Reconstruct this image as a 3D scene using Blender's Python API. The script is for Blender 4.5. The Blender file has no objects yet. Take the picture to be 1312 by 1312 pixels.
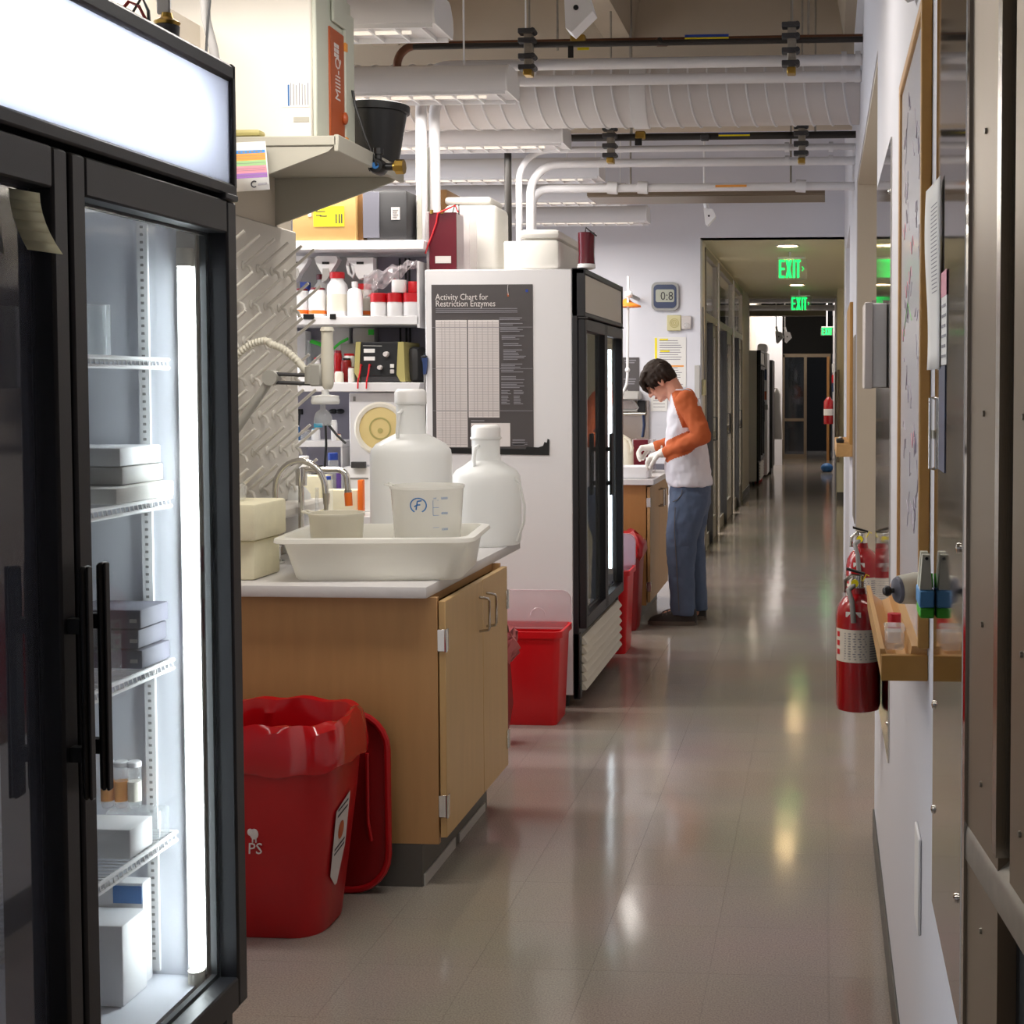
import bpy, bmesh, math, random
from mathutils import Vector, Matrix
random.seed(7)
scene = bpy.context.scene
COL = scene.collection
R = math.radians
# ------------------------------------------------------------------ camera
F_PX = 1750.0; YAW = R(3.9); PIT = R(-2.4); CAM_H = 1.5
PPX = 1056 - F_PX*math.tan(YAW); PPY = 495 + F_PX*math.tan(-PIT)
cam = bpy.data.cameras.new('camera'); camo = bpy.data.objects.new('camera', cam); COL.objects.link(camo)
cam.sensor_width = 36; cam.lens = F_PX/1312*36
cam.shift_x = (656-PPX)/1312; cam.shift_y = -(656-PPY)/1312
cam.clip_start = 0.02; cam.clip_end = 100
camo.location = (0, 0, CAM_H); camo.rotation_euler = (math.pi/2+PIT, 0, YAW)
cam.dof.use_dof = False
scene.camera = camo
_cy, _sy, _cp, _sp = math.cos(YAW), math.sin(YAW), math.cos(PIT), math.sin(PIT)
_R = Vector((_cy, _sy, 0)); _F = Vector((-_sy*_cp, _cy*_cp, _sp)); _U = Vector((_sy*_sp, -_cy*_sp, _cp))
def ray(px, py): return _F + _R*((px-PPX)/F_PX) - _U*((py-PPY)/F_PX)
def at(px, py, Y):                       # surveyed point on the plane y = Y
    d = ray(px, py); t = Y/d.y; return Vector((d.x*t, Y, CAM_H+d.z*t))
def atx(px, py, X):
    d = ray(px, py); t = X/d.x; return Vector((X, d.y*t, CAM_H+d.z*t))
def atz(px, py, Z):
    d = ray(px, py); t = (Z-CAM_H)/d.z; return Vector((d.x*t, d.y*t, Z))
# ------------------------------------------------------------------ world, exposure, lights
w = bpy.data.worlds.new('world'); scene.world = w; w.use_nodes = True
bg = w.node_tree.nodes['Background']; bg.inputs[0].default_value = (0.86, 0.90, 1.0, 1); bg.inputs[1].default_value = 0.6
vs = scene.view_settings; vs.view_transform = 'Standard'; vs.look = 'None'; vs.gamma = 1; vs.use_curve_mapping = False
vs.exposure = 0.0
try:
    scene.cycles.max_bounces = 8; scene.cycles.transparent_max_bounces = 16; scene.cycles.caustics_reflective = False
    scene.cycles.caustics_refractive = False; scene.cycles.sample_clamp_indirect = 6
except Exception: pass
def area(name, loc, size, sy, power, color=(1, 1, 1), rot=(0, 0, 0), parent=None):
    l = bpy.data.lights.new(name, 'AREA'); l.shape = 'RECTANGLE'; l.size = size; l.size_y = sy
    l.energy = power; l.color = color
    o = bpy.data.objects.new(name, l); COL.objects.link(o); o.location = loc; o.rotation_euler = rot
    if parent: o.parent = parent
    return o
LAMP_W = 36.0          # watts in each pendant fixture
WINDOW_W = 420.0       # daylight in the lab's window
area('window_daylight', (-6.85, 6.0, 2.3), 8, 2.2, WINDOW_W, (0.82, 0.90, 1.0), (0, R(-90), 0))
# ------------------------------------------------------------------ materials
def lin(c):
    if isinstance(c, str):
        c = [int(c[i:i+2], 16)/255 for i in (0, 2, 4)]
    return tuple(x/12.92 if x <= .04045 else ((x+.055)/1.055)**2.4 for x in c)
M = {}
def mat(name, col, rough=.5, metal=0, coat=0, var=0, vscale=8, bump=0, bscale=60, em=0, stretch=None, spec=.5, sss=0):
    m = bpy.data.materials.new(name); m.use_nodes = True; nt = m.node_tree; N = nt.nodes; L = nt.links
    p = N['Principled BSDF']; c = lin(col)
    p.inputs['Base Color'].default_value = (*c, 1); p.inputs['Roughness'].default_value = rough
    p.inputs['Metallic'].default_value = metal; p.inputs['Coat Weight'].default_value = coat
    p.inputs['Specular IOR Level'].default_value = spec
    if em:
        p.inputs['Emission Color'].default_value = (*c, 1); p.inputs['Emission Strength'].default_value = em
    if var or bump:
        tc = N.new('ShaderNodeTexCoord'); mp = N.new('ShaderNodeMapping'); L.new(tc.outputs['Object'], mp.inputs[0])
        if stretch: mp.inputs['Scale'].default_value = stretch
    if var:
        n = N.new('ShaderNodeTexNoise'); n.inputs['Scale'].default_value = vscale; n.inputs['Detail'].default_value = 5
        L.new(mp.outputs[0], n.inputs['Vector'])
        mx = N.new('ShaderNodeMix'); mx.data_type = 'RGBA'
        mx.inputs['A'].default_value = (*[max(0, x*(1-var)) for x in c], 1); mx.inputs['B'].default_value = (*[min(1, x*(1+var)) for x in c], 1)
        L.new(n.outputs['Fac'], mx.inputs['Factor']); L.new(mx.outputs['Result'], p.inputs['Base Color'])
    if bump:
        n2 = N.new('ShaderNodeTexNoise'); n2.inputs['Scale'].default_value = bscale; n2.inputs['Detail'].default_value = 3
        L.new(mp.outputs[0], n2.inputs['Vector'])
        b = N.new('ShaderNodeBump'); b.inputs['Strength'].default_value = bump; b.inputs['Distance'].default_value = .002
        L.new(n2.outputs['Fac'], b.inputs['Height']); L.new(b.outputs[0], p.inputs['Normal'])
    M[name] = m; return m
def clear(name, col, alpha=.3, rough=.05, gloss=.12, transl=0):
    """clear or frosted sheet: transparent / translucent / glossy layers"""
    m = bpy.data.materials.new(name); m.use_nodes = True; nt = m.node_tree; N = nt.nodes; L = nt.links
    for n in list(N):
        if n.type == 'BSDF_PRINCIPLED': N.remove(n)
    out = [n for n in N if n.type == 'OUTPUT_MATERIAL'][0]; c = (*lin(col), 1)
    t = N.new('ShaderNodeBsdfTransparent'); t.inputs[0].default_value = (1, 1, 1, 1)
    d = N.new('ShaderNodeBsdfDiffuse'); d.inputs[0].default_value = c
    tr = N.new('ShaderNodeBsdfTranslucent'); tr.inputs[0].default_value = c
    m0 = N.new('ShaderNodeMixShader'); m0.inputs[0].default_value = transl; L.new(d.outputs[0], m0.inputs[1]); L.new(tr.outputs[0], m0.inputs[2])
    m1 = N.new('ShaderNodeMixShader'); m1.inputs[0].default_value = alpha; L.new(t.outputs[0], m1.inputs[1]); L.new(m0.outputs[0], m1.inputs[2])
    g = N.new('ShaderNodeBsdfGlossy'); g.inputs['Roughness'].default_value = rough; g.inputs[0].default_value = (1, 1, 1, 1)
    fr = N.new('ShaderNodeFresnel'); fr.inputs[0].default_value = 1.0+gloss*4
    ge = N.new('ShaderNodeNewGeometry'); iv = N.new('ShaderNodeMath'); iv.operation = 'SUBTRACT'; iv.inputs[0].default_value = 1; L.new(ge.outputs['Backfacing'], iv.inputs[1])
    mu = N.new('ShaderNodeMath'); mu.operation = 'MULTIPLY'; L.new(fr.outputs[0], mu.inputs[0]); L.new(iv.outputs[0], mu.inputs[1])
    m2 = N.new('ShaderNodeMixShader'); L.new(mu.outputs[0], m2.inputs[0]); L.new(m1.outputs[0], m2.inputs[1]); L.new(g.outputs[0], m2.inputs[2])
    L.new(m2.outputs[0], out.inputs[0]); M[name] = m; return m
mat('wall', 'dcdce4', .6, bump=.15, bscale=120); mat('wall_warm', 'd9cfc0', .6, bump=.15, bscale=120)
mat('wall_yellow', 'ded6b8', .6); mat('concrete', 'bcae9a', .85, var=.10, vscale=2.5, bump=.4, bscale=30)
mat('base_rubber', '57544f', .45); mat('white_paint', 'e6e4e6', .45); mat('duct', 'ddd8d8', .5)
mat('white', 'f0eff0', .4); mat('offwhite', 'e8e2d4', .45); mat('cream', 'ece7c8', .55, var=.05, vscale=10)
mat('foam', 'f4f1ea', .75, bump=.35, bscale=300); mat('foam_old', 'e9e2c4', .8, var=.10, vscale=18, bump=.4, bscale=300)
mat('black', '121213', .38); mat('blackmatte', '17171a', .6); mat('gasket', '1c1d1f', .7); mat('dgrey', '3a393b', .5)
mat('frame_black', '1d1c20', .42, bump=.05, bscale=400)
mat('grey', '8d8a88', .5); mat('lgrey', 'b9b6b2', .5); mat('pegboard', 'd2cdc4', .6); mat('greyblue', '6e6d78', .7)
mat('steel', 'b9b4ac', .22, 1, bump=.06, bscale=40, stretch=(30, 30, 1)); mat('chrome', 'd6d4d0', .10, 1)
mat('steel_warm', '877866', .38, .55, var=.06, vscale=5); mat('mirror_steel', 'bdb9b2', .07, 1)
mat('galv', '9a9388', .42, .6, var=.25, vscale=40); mat('brass', 'b2924a', .3, 1); mat('copper', '6e4a38', .42, .7, var=.2, vscale=12)
mat('pipe_black', '26221f', .5); mat('screw', '8a857c', .35, 1)
mat('maple', 'b78d5c', .42, var=.13, vscale=5, bump=.05, bscale=60, stretch=(6, 6, .7)); mat('maple_dark', 'a5733f', .45, var=.14, vscale=5, stretch=(6, 6, .7))
mat('maple_light', 'c6a26d', .4, var=.10, vscale=5, stretch=(6, 6, .7))
mat('oak', 'b58540', .45, var=.10, vscale=6, stretch=(8, .8, 8)); mat('oak_light', 'cda066', .45, var=.10, vscale=6, stretch=(8, .8, 8))
mat('counter', 'd9d6d6', .3); mat('counter_edge', 'a9a6a8', .4)
mat('red', 'b00a14', .35, var=.08, vscale=6); mat('red_bright', 'd60a18', .35); mat('red_dark', '8a0a10', .4)
mat('ext_red', '9e0c16', .22, coat=.5); mat('cap_red', 'c8121f', .4); mat('cap_maroon', '7c1c28', .4)
mat('orange', 'f2731c', .5); mat('blue', '1f3f9c', .45); mat('print_blue', '2d6fb0', .5); mat('green', '4fc235', .5); mat('tape_blue', '5fa0d8', .5)
mat('yellow', 'f2e018', .5); mat('paper', 'e9e7e4', .7); mat('paper_grey', 'cdc6c4', .7); mat('ink', '37353a', .7); mat('inkgrey', '8d8a90', .7)
mat('note', 'ded9b4', .8); mat('cardboard', 'cba266', .8, var=.05, vscale=20); mat('cardboard_dark', '7c5830', .8); mat('poster', '4c4748', .45, bump=.15, bscale=12)
mat('printwhite', 'dcd5d3', .6); mat('milli', 'b2562c', .4); mat('sage', 'd0d3c4', .5); mat('milliwhite', 'eee7dc', .45)
mat('c_orange', 'eea048', .6); mat('c_green', '9bc48a', .6); mat('c_pink', 'd890a0', .6); mat('c_purple', '9a6cb4', .6); mat('c_blue', '3f8fd8', .6)
mat('lcd', 'a3a79a', .3); mat('clock_blue', '26365a', .35); mat('clock_grey', '9a9a98', .35)
mat('skin', 'd49a82', .55); mat('lip', 'a8645a', .5); mat('hair', '26180f', .7, spec=.25, var=.35, vscale=60, bump=.6, bscale=120, stretch=(1, 1, .15)); mat('shirt', 'd9d7de', .8, bump=.4, bscale=25)
mat('sleeve', 'b95a2c', .85, bump=.5, bscale=25); mat('denim', '4e5b72', .85, var=.18, vscale=18, bump=.4, bscale=200); mat('glove', 'eae6de', .6)
mat('shoe', '2e2824', .7, var=.2, vscale=30); mat('sole', '5a5047', .7); mat('stitch', '5f5a58', .8)
mat('exit_green', '12e060', .5, em=2.2); mat('exit_panel', 'b8b4a0', .4); mat('downlight', 'fff2d8', .5, em=6)
mat('tube', 'f0fcff', .4, em=22); mat('tube_far', 'e6f7ff', .4, em=7.0); mat('pendant_lamp', 'fff4e4', .5, em=.6)
mat('liner', 'e4e6ee', .4); mat('board_white', 'd6d6e0', .22); mat('marker', 'b4a8b8', .6); mat('green_lit', '3fd040', .5)
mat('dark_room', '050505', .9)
mat('panel_lav', '9b98a4', .7); mat('hose', 'd9d4c4', .5); mat('arm_grey', 'a6a49c', .45); mat('putty', 'b5b1a4', .5)
mat('wire', '2a2a2c', .5); mat('cyan', '39b8e0', .4); mat('purple', '5b3f92', .5); mat('olive', 'b3a86a', .5)
mat('gel_red', '5e0a1e', .25); mat('white_lid', 'f6f4f2', .4)
clear('glass', 'b8c4c4', .05, .02, .075); clear('glass_dark', '30353a', .30, .03, .13); clear('clear_plastic', 'e8ecee', .28, .12, .08, .5)
clear('frost', 'f4f4f2', .96, .3, .07, .35); clear('frost_warm', 'f2eee0', .95, .3, .07, .35); clear('trayplast', 'fbfaf5', .98, .3, .06, .5); clear('beaker', 'f4f3ee', .62, .18, .08, .5)
clear('bag_clear', 'efe6ea', .2, .15, .10, .5); clear('bag_red', 'c80c18', 1.0, .14, .16, .3); clear('acrylic', 'f0e4e6', .35, .05, .1, .4); clear('acrylic_red', '6a0c22', .88, .05, .15, .3)
clear('sign_glass', 'ccd2c4', .13, .05, .1); clear('panel_lit', 'f4f8ff', .97, .3, .04, .85); clear('lid_clear', 'e8d4da', .35, .12, .1, .5)
mat('header_lamp', 'f4f8ff', .4, em=26); mat('cream_grille', 'd8d2c4', .5); clear('glass_left', '6a6e7c', .32, .03, .20); mat('panel_off', 'cfc8bd', .45)  # glass_left: tint stands in for the dim bay and the reflected wall
mat('porthole', 'e6d092', .35); mat('tablerule', 'b5adad', .7); mat('pip_blue', '2c3f6e', .4); mat('bag_pink', 'c46a6c', .4); clear('lid_frost', 'd5cde0', .7, .2, .1, .5)
mat('shower_orange', 'f58a2a', .5, em=0); mat('olive_light', 'cfc79a', .45)
mat('label_cream', 'ddd5c8', .5); mat('putty_light', 'd8d6c6', .45)
# polished speckled vinyl floor
def floor_mat():
    m = bpy.data.materials.new('floor_vinyl'); m.use_nodes = True; nt = m.node_tree; N = nt.nodes; L = nt.links
    p = N['Principled BSDF']; geo = N.new('ShaderNodeNewGeometry')
    n1 = N.new('ShaderNodeTexNoise'); n1.inputs['Scale'].default_value = 220; n1.inputs['Detail'].default_value = 2
    n2 = N.new('ShaderNodeTexNoise'); n2.inputs['Scale'].default_value = 1.3; n2.inputs['Detail'].default_value = 4
    for n in (n1, n2): L.new(geo.outputs['Position'], n.inputs['Vector'])
    cr = N.new('ShaderNodeValToRGB'); cr.color_ramp.elements[0].position = .30; cr.color_ramp.elements[1].position = .62
    cr.color_ramp.elements[0].color = (*lin('8b7d71'), 1); cr.color_ramp.elements[1].color = (*lin('a39588'), 1)
    L.new(n1.outputs['Fac'], cr.inputs[0])
    mx = N.new('ShaderNodeMix'); mx.data_type = 'RGBA'; mx.blend_type = 'MULTIPLY'; mx.inputs['Factor'].default_value = .35
    L.new(cr.outputs[0], mx.inputs['A']); L.new(n2.outputs['Color'], mx.inputs['B'])
    hs = N.new('ShaderNodeHueSaturation'); hs.inputs['Saturation'].default_value = .8; hs.inputs['Value'].default_value = 1.12
    L.new(mx.outputs['Result'], hs.inputs['Color'])
    oi = N.new('ShaderNodeObjectInfo'); mr = N.new('ShaderNodeMapRange'); mr.inputs['To Min'].default_value = 1.11; mr.inputs['To Max'].default_value = 1.13
    L.new(oi.outputs['Random'], mr.inputs['Value']); L.new(mr.outputs[0], hs.inputs['Value'])
    L.new(hs.outputs[0], p.inputs['Base Color'])
    p.inputs['Roughness'].default_value = .115; p.inputs['Specular IOR Level'].default_value = .5
    mp = N.new('ShaderNodeMapping'); mp.inputs['Scale'].default_value = (1, .45, 1); L.new(geo.outputs['Position'], mp.inputs[0])
    n3 = N.new('ShaderNodeTexNoise'); n3.inputs['Scale'].default_value = 7; n3.inputs['Detail'].default_value = 2; L.new(mp.outputs[0], n3.inputs['Vector'])
    b = N.new('ShaderNodeBump'); b.inputs['Strength'].default_value = .10; b.inputs['Distance'].default_value = .01
    L.new(n3.outputs['Fac'], b.inputs['Height']); L.new(b.outputs[0], p.inputs['Normal'])
    M['floor'] = m
floor_mat(); mat('grout', '8d8075', .3)
# ------------------------------------------------------------------ mesh helpers
ORG = {}
class MB:
    def __init__(s): s.v = []; s.f = []; s.m = []; s.smooth = True
    def add(s, vs, fs, mi=0):
        k = len(s.v); s.v += [Vector(v) for v in vs]; s.f += [tuple(i+k for i in f) for f in fs]; s.m += [mi]*len(fs); return s
    def box(s, x0, x1, y0, y1, z0, z1, mi=0, bev=0, seg=1):
        x0, x1 = min(x0, x1), max(x0, x1); y0, y1 = min(y0, y1), max(y0, y1); z0, z1 = min(z0, z1), max(z0, z1)
        vs = [(x0, y0, z0), (x1, y0, z0), (x1, y1, z0), (x0, y1, z0), (x0, y0, z1), (x1, y0, z1), (x1, y1, z1), (x0, y1, z1)]
        fs = [(3, 2, 1, 0), (4, 5, 6, 7), (0, 1, 5, 4), (1, 2, 6, 5), (2, 3, 7, 6), (3, 0, 4, 7)]
        if bev:
            bev = min(bev, .45*min(x1-x0, y1-y0, z1-z0))
            bm = bmesh.new(); bv = [bm.verts.new(v) for v in vs]
            for f in fs: bm.faces.new([bv[i] for i in f])
            bmesh.ops.bevel(bm, geom=bm.edges[:], offset=bev, segments=seg, affect='EDGES', profile=.5)
            s.bm(bm, mi); return s
        return s.add(vs, fs, mi)
    def bm(s, bm, mi=0, mtx=None):
        bm.verts.index_update()
        s.add([(mtx @ v.co) if mtx else v.co.copy() for v in bm.verts], [tuple(v.index for v in f.verts) for f in bm.faces], mi); bm.free(); return s
    def cyl(s, p0, p1, r0, r1=None, n=16, mi=0, caps=True):
        r1 = r0 if r1 is None else r1; p0 = Vector(p0); p1 = Vector(p1); d = (p1-p0).normalized()
        a = d.orthogonal().normalized(); b = d.cross(a)
        vs = []
        for p, r in ((p0, r0), (p1, r1)):
            for i in range(n):
                t = 2*math.pi*i/n; vs.append(p+a*(r*math.cos(t))+b*(r*math.sin(t)))
        fs = [(i, (i+1) % n, n+(i+1) % n, n+i) for i in range(n)]
        if caps: fs += [tuple(range(n-1, -1, -1)), tuple(range(n, 2*n))]
        return s.add(vs, fs, mi)
    def tube(s, pts, r, n=10, mi=0, closed=False, flat=1.0):
        pts = [Vector(p) for p in pts]; k = len(pts); vs = []; fs = []
        def tan(i):
            if closed: return (pts[(i+1) % k]-pts[i-1]).normalized()
            return (pts[min(i+1, k-1)]-pts[max(i-1, 0)]).normalized()
        t0 = tan(0); a = t0.orthogonal().normalized()
        for i in range(k):
            t = tan(i); a = (a-t*a.dot(t)).normalized(); b = t.cross(a)
            rr = r[i] if isinstance(r, (list, tuple)) else r
            for j in range(n):
                q = 2*math.pi*j/n; vs.append(pts[i]+a*(rr*math.cos(q))+b*(rr*flat*math.sin(q)))
        for i in range(k if closed else k-1):
            o = i*n; o2 = ((i+1) % k)*n
            fs += [(o+j, o+(j+1) % n, o2+(j+1) % n, o2+j) for j in range(n)]
        if not closed: fs += [tuple(range(n-1, -1, -1)), tuple(range((k-1)*n, k*n))]
        return s.add(vs, fs, mi)
    def lathe(s, prof, c=(0, 0, 0), n=24, mi=0, axis='z', sx=1, sy=1, closed=False):
        c = Vector(c); vs = []; fs = []
        for r, z in prof:
            for i in range(n):
                t = 2*math.pi*i/n; x, y = r*math.cos(t)*sx, r*math.sin(t)*sy
                vs.append(c+(Vector((x, y, z)) if axis == 'z' else Vector((z, x, y)) if axis == 'x' else Vector((y, z, x))))
        k = len(prof)
        for i in range(k if closed else k-1):
            o = i*n; o2 = ((i+1) % k)*n
            fs += [(o+j, o+(j+1) % n, o2+(j+1) % n, o2+j) for j in range(n)]
        if not closed:
            if prof[0][0] > 1e-5: fs.append(tuple(range(n-1, -1, -1)))
            if prof[-1][0] > 1e-5: fs.append(tuple(range((k-1)*n, k*n)))
        return s.add(vs, fs, mi)
    def loft(s, rings, mi=0, cap0=True, cap1=True):
        n = len(rings[0]); vs = [v for r in rings for v in r]; fs = []
        for i in range(len(rings)-1):
            o = i*n; fs += [(o+j, o+(j+1) % n, o+n+(j+1) % n, o+n+j) for j in range(n)]
        if cap0: fs.append(tuple(range(n-1, -1, -1)))
        if cap1: fs.append(tuple(range((len(rings)-1)*n, len(rings)*n)))
        return s.add(vs, fs, mi)
    def prism(s, poly, ax, a0, a1, mi=0):
        """poly of 2-D points in the plane across axis ax ('x': (y,z), 'y': (x,z), 'z': (x,y))"""
        def P(p, a): return (a, p[0], p[1]) if ax == 'x' else (p[0], a, p[1]) if ax == 'y' else (p[0], p[1], a)
        n = len(poly); vs = [P(p, a0) for p in poly]+[P(p, a1) for p in poly]
        fs = [(i, (i+1) % n, n+(i+1) % n, n+i) for i in range(n)]+[tuple(range(n-1, -1, -1)), tuple(range(n, 2*n))]
        return s.add(vs, fs, mi)
    def ball(s, c, r, n=14, mi=0):
        r = (r, r, r) if not isinstance(r, (tuple, list)) else r
        bm = bmesh.new(); bmesh.ops.create_uvsphere(bm, u_segments=n, v_segments=max(6, n*2//3), radius=1)
        return s.bm(bm, mi, Matrix.Translation(Vector(c)) @ Matrix.Diagonal((*r, 1)))
    def quad(s, a, b, c, d, mi=0): return s.add([a, b, c, d], [(0, 1, 2, 3)], mi)
    def build(s, name, mats, parent=None, smooth=True, fix=True):
        off = ORG.get(parent.name, Vector()) if parent else Vector()
        me = bpy.data.meshes.new(name); me.from_pydata([v-off for v in s.v], [], s.f)
        for m in (mats if isinstance(mats, (list, tuple)) else [mats]): me.materials.append(M[m] if isinstance(m, str) else m)
        me.polygons.foreach_set('material_index', s.m)
        if fix:
            bm = bmesh.new(); bm.from_mesh(me); bmesh.ops.recalc_face_normals(bm, faces=bm.faces[:]); bm.to_mesh(me); bm.free()
        if smooth:
            me.polygons.foreach_set('use_smooth', [True]*len(me.polygons)); me.set_sharp_from_angle(angle=R(38))
        me.update()
        o = bpy.data.objects.new(name, me); COL.objects.link(o)
        if parent: o.parent = parent; ORG[o.name] = off
        return o
def tag(o, label, cat, group=None, kind=None):
    if label: o['label'] = label
    if cat: o['category'] = cat
    if group: o['group'] = group
    if kind: o['kind'] = kind
    return o
def thing(name, label, cat, loc, group=None, rz=None):
    """an Empty at the base of a thing; parts are given in world space unless rz is set (then local)"""
    o = bpy.data.objects.new(name, None); COL.objects.link(o); o.location = loc; o.empty_display_size = .05
    tag(o, label, cat, group)
    if rz is None: ORG[o.name] = Vector(loc)
    else: o.rotation_euler = (0, 0, rz); ORG[o.name] = Vector()
    return o
def struct(name, mb, m, parent=None, label=None):
    o = mb.build(name, m, parent)
    if parent is None: o['kind'] = 'structure'
    if label: o['label'] = label
    return o
def copy_tree(o, parent=None, loc=None, rz=None, label=None):
    c = o.copy(); COL.objects.link(c); ORG[c.name] = ORG.get(o.name, Vector())
    if parent: c.parent = parent
    if loc is not None: c.location = loc
    if rz is not None: c.rotation_euler.z = rz
    if label: c['label'] = label
    for ch in list(o.children):
        if ch.type in ('MESH', 'LIGHT'): copy_tree(ch, c)
    return c
def text(s, name, m, origin, xdir, updir, size, parent=None, depth=.0006, align='LEFT', squeeze=1.0):
    cu = bpy.data.curves.new('lettering', 'FONT'); cu.body = s; cu.size = size; cu.extrude = depth; cu.align_x = align; cu.resolution_u = 2
    to = bpy.data.objects.new('lettering_tmp', cu); COL.objects.link(to)
    dg = bpy.context.evaluated_depsgraph_get(); dg.update()
    me = bpy.data.meshes.new_from_object(to.evaluated_get(dg)); bpy.data.objects.remove(to)
    x = Vector(xdir).normalized(); u = Vector(updir).normalized(); z = x.cross(u)
    mb = MB(); mb.add([Vector(origin)+x*(v.co.x*squeeze)+u*v.co.y+z*v.co.z for v in me.vertices], [tuple(p.vertices) for p in me.polygons])
    bpy.data.meshes.remove(me)
    return mb.build(name, m, parent, smooth=False, fix=False)
def arc(c, r, a0, a1, n, u, v):
    c = Vector(c); u = Vector(u); v = Vector(v)
    return [c+u*(r*math.cos(a0+(a1-a0)*i/n))+v*(r*math.sin(a0+(a1-a0)*i/n)) for i in range(n+1)]
def rrect(cx, cy, w, h, r, n=4):
    out = []
    for qx, qy, a in ((1, 1, 0), (-1, 1, 90), (-1, -1, 180), (1, -1, 270)):
        for i in range(n+1):
            t = R(a+90*i/n); out.append((cx+qx*(w/2-r)+r*math.cos(t), cy+qy*(h/2-r)+r*math.sin(t)))
    return out
# ================================================================== THE SETTING
XR = .17; ZS = 2.79; YS = 11.9; ZC = 3.9
fl = struct('floor', MB().box(-7, 1.6, -3, 32, -.12, -.003), 'grout')
ts = .305
cols = [-.29+ts*k for k in range(-5, 2)]
tile_mesh = None; cnt = 0
bm_ = MB().box(-ts/2+.0003, ts/2-.0003, -ts/2+.0003, ts/2-.0003, -.003, 0)
y = 2.2
while y < 15 and cnt < 290:
    for cx in cols:
        if tile_mesh is None:
            o = bm_.build('floor_tile', 'floor', fl); tile_mesh = o.data
        else:
            o = bpy.data.objects.new('floor_tile', tile_mesh); COL.objects.link(o); o.parent = fl
        o.location = (cx+ts/2, y+ts/2, 0); cnt += 1
    y += ts
mb = MB()
XL0, XR0 = cols[0], cols[-1]+ts
for (x0, x1, y0, y1) in ((-7, 1.6, -3, 2.2), (-7, XL0, 2.2, y), (XR0, 1.6, 2.2, y), (-7, 1.6, y, 32)):
    mb.box(x0, x1, y0, y1, -.003, 0)
rest = mb.build('floor_tile', 'floor', fl); rest['kind'] = 'stuff'
# ceiling slab with concrete ribs and girder
ce = struct('ceiling', MB().box(-7.2, 1.8, -3, YS+.2, ZC, ZC+.2), 'concrete')
for i in range(7):
    x = -.66+1.42*(i-4.6)+1.42*.6+.85
    MB().prism([(x-.14, ZC), (x+.14, ZC), (x+.08, 3.56), (x-.08, 3.56)], 'y', -3, 8.2).build('rib', 'concrete', ce)
MB().box(-7, 1.6, 8.2, 8.75, 3.12, ZC).build('girder', 'concrete', ce)
# right wall: near run, header over the alcove, run after it
wr = MB()
wr.box(XR, XR+.6, 1.62, 4.5, 0, ZC); wr.box(XR, XR+.6, 4.5, 7.35, 2.59, ZC)
wr.box(XR, XR+.6, 7.35, 9.3, 0, ZC); wr.box(XR, XR+.6, 9.3, 10.9, 2.59, ZC); wr.box(XR, XR+.6, 10.9, YS, 0, ZC)
wall_r = struct('wall_right', wr, 'wall')
struct('wall_alcove', MB().box(XR+.6, XR+.75, 4.4, 11, 0, 3), 'wall_warm')
struct('warm_light_tint_1', MB().box(XR+.004, XR+.6, 7.33, 7.349, 0, 2.588), 'wall_warm', label='end of the alcove in the right wall, coloured beige for warm light')  # thin sheet whose beige paints in the warm light on the jamb
struct('warm_light_tint_2', MB().box(XR+.004, XR+.6, 4.5, 7.33, 2.57, 2.588), 'wall_warm')  # alcove underside, same warm light put into its colour
struct('baseboard_right', MB().box(XR-.006, XR, 1.62, 4.5, 0, .10, bev=.002).box(XR-.006, XR, 7.35, 9.3, 0, .10, bev=.002), 'base_rubber')
# end wall of the lab bay with the opening into the corridor
we = MB()
we.box(-7, -1.08, YS, YS+.2, 0, ZC); we.box(-1.08, .34, YS, YS+.2, ZS, ZC); we.box(.21, 1.6, YS, YS+.2, 0, ZC)
struct('wall_end', we, 'wall')
# corridor beyond
struct('wall_corridor_left', MB().box(-1.3, -1.08, YS+.2, 12.35, 0, ZS).box(-1.3, -1.08, 17.95, 19.6, 0, ZS).box(-1.3, -1.08, 12.35, 17.95, 2.755, ZS), 'wall_warm')
struct('wall_corridor_right', MB().box(.345, .6, YS+.2, 18.1, 0, ZS).box(.17, .6, 18.1, 19.6, 0, ZS), 'wall_yellow')
struct('baseboard_corridor', MB().box(.169, .345, 18.085, 18.1, 0, .1).box(-1.08, -1.068, 17.95, 19.6, 0, .1), 'base_rubber')
struct('ceiling_corridor', MB().box(-1.3, .6, YS+.001, 19.6, ZS, ZS+.12), 'wall_yellow')
struct('wall_far_left', MB().box(-1.5, -1.3, 19.6, 30, 0, 3.6).box(-2.5, -1.08, 19.6, 19.75, 2.0, 3.6), 'wall_warm')
struct('wall_far_right', MB().box(.17, .4, 19.6, 30, 0, 3.6), 'wall')
struct('wall_header', MB().box(-1.5, .6, 19.6, 19.75, ZS-.03, 3.7), 'wall_warm')
struct('ceiling_far', MB().box(-2, .6, 19.75, 30, 3.6, 3.75), 'concrete')
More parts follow.
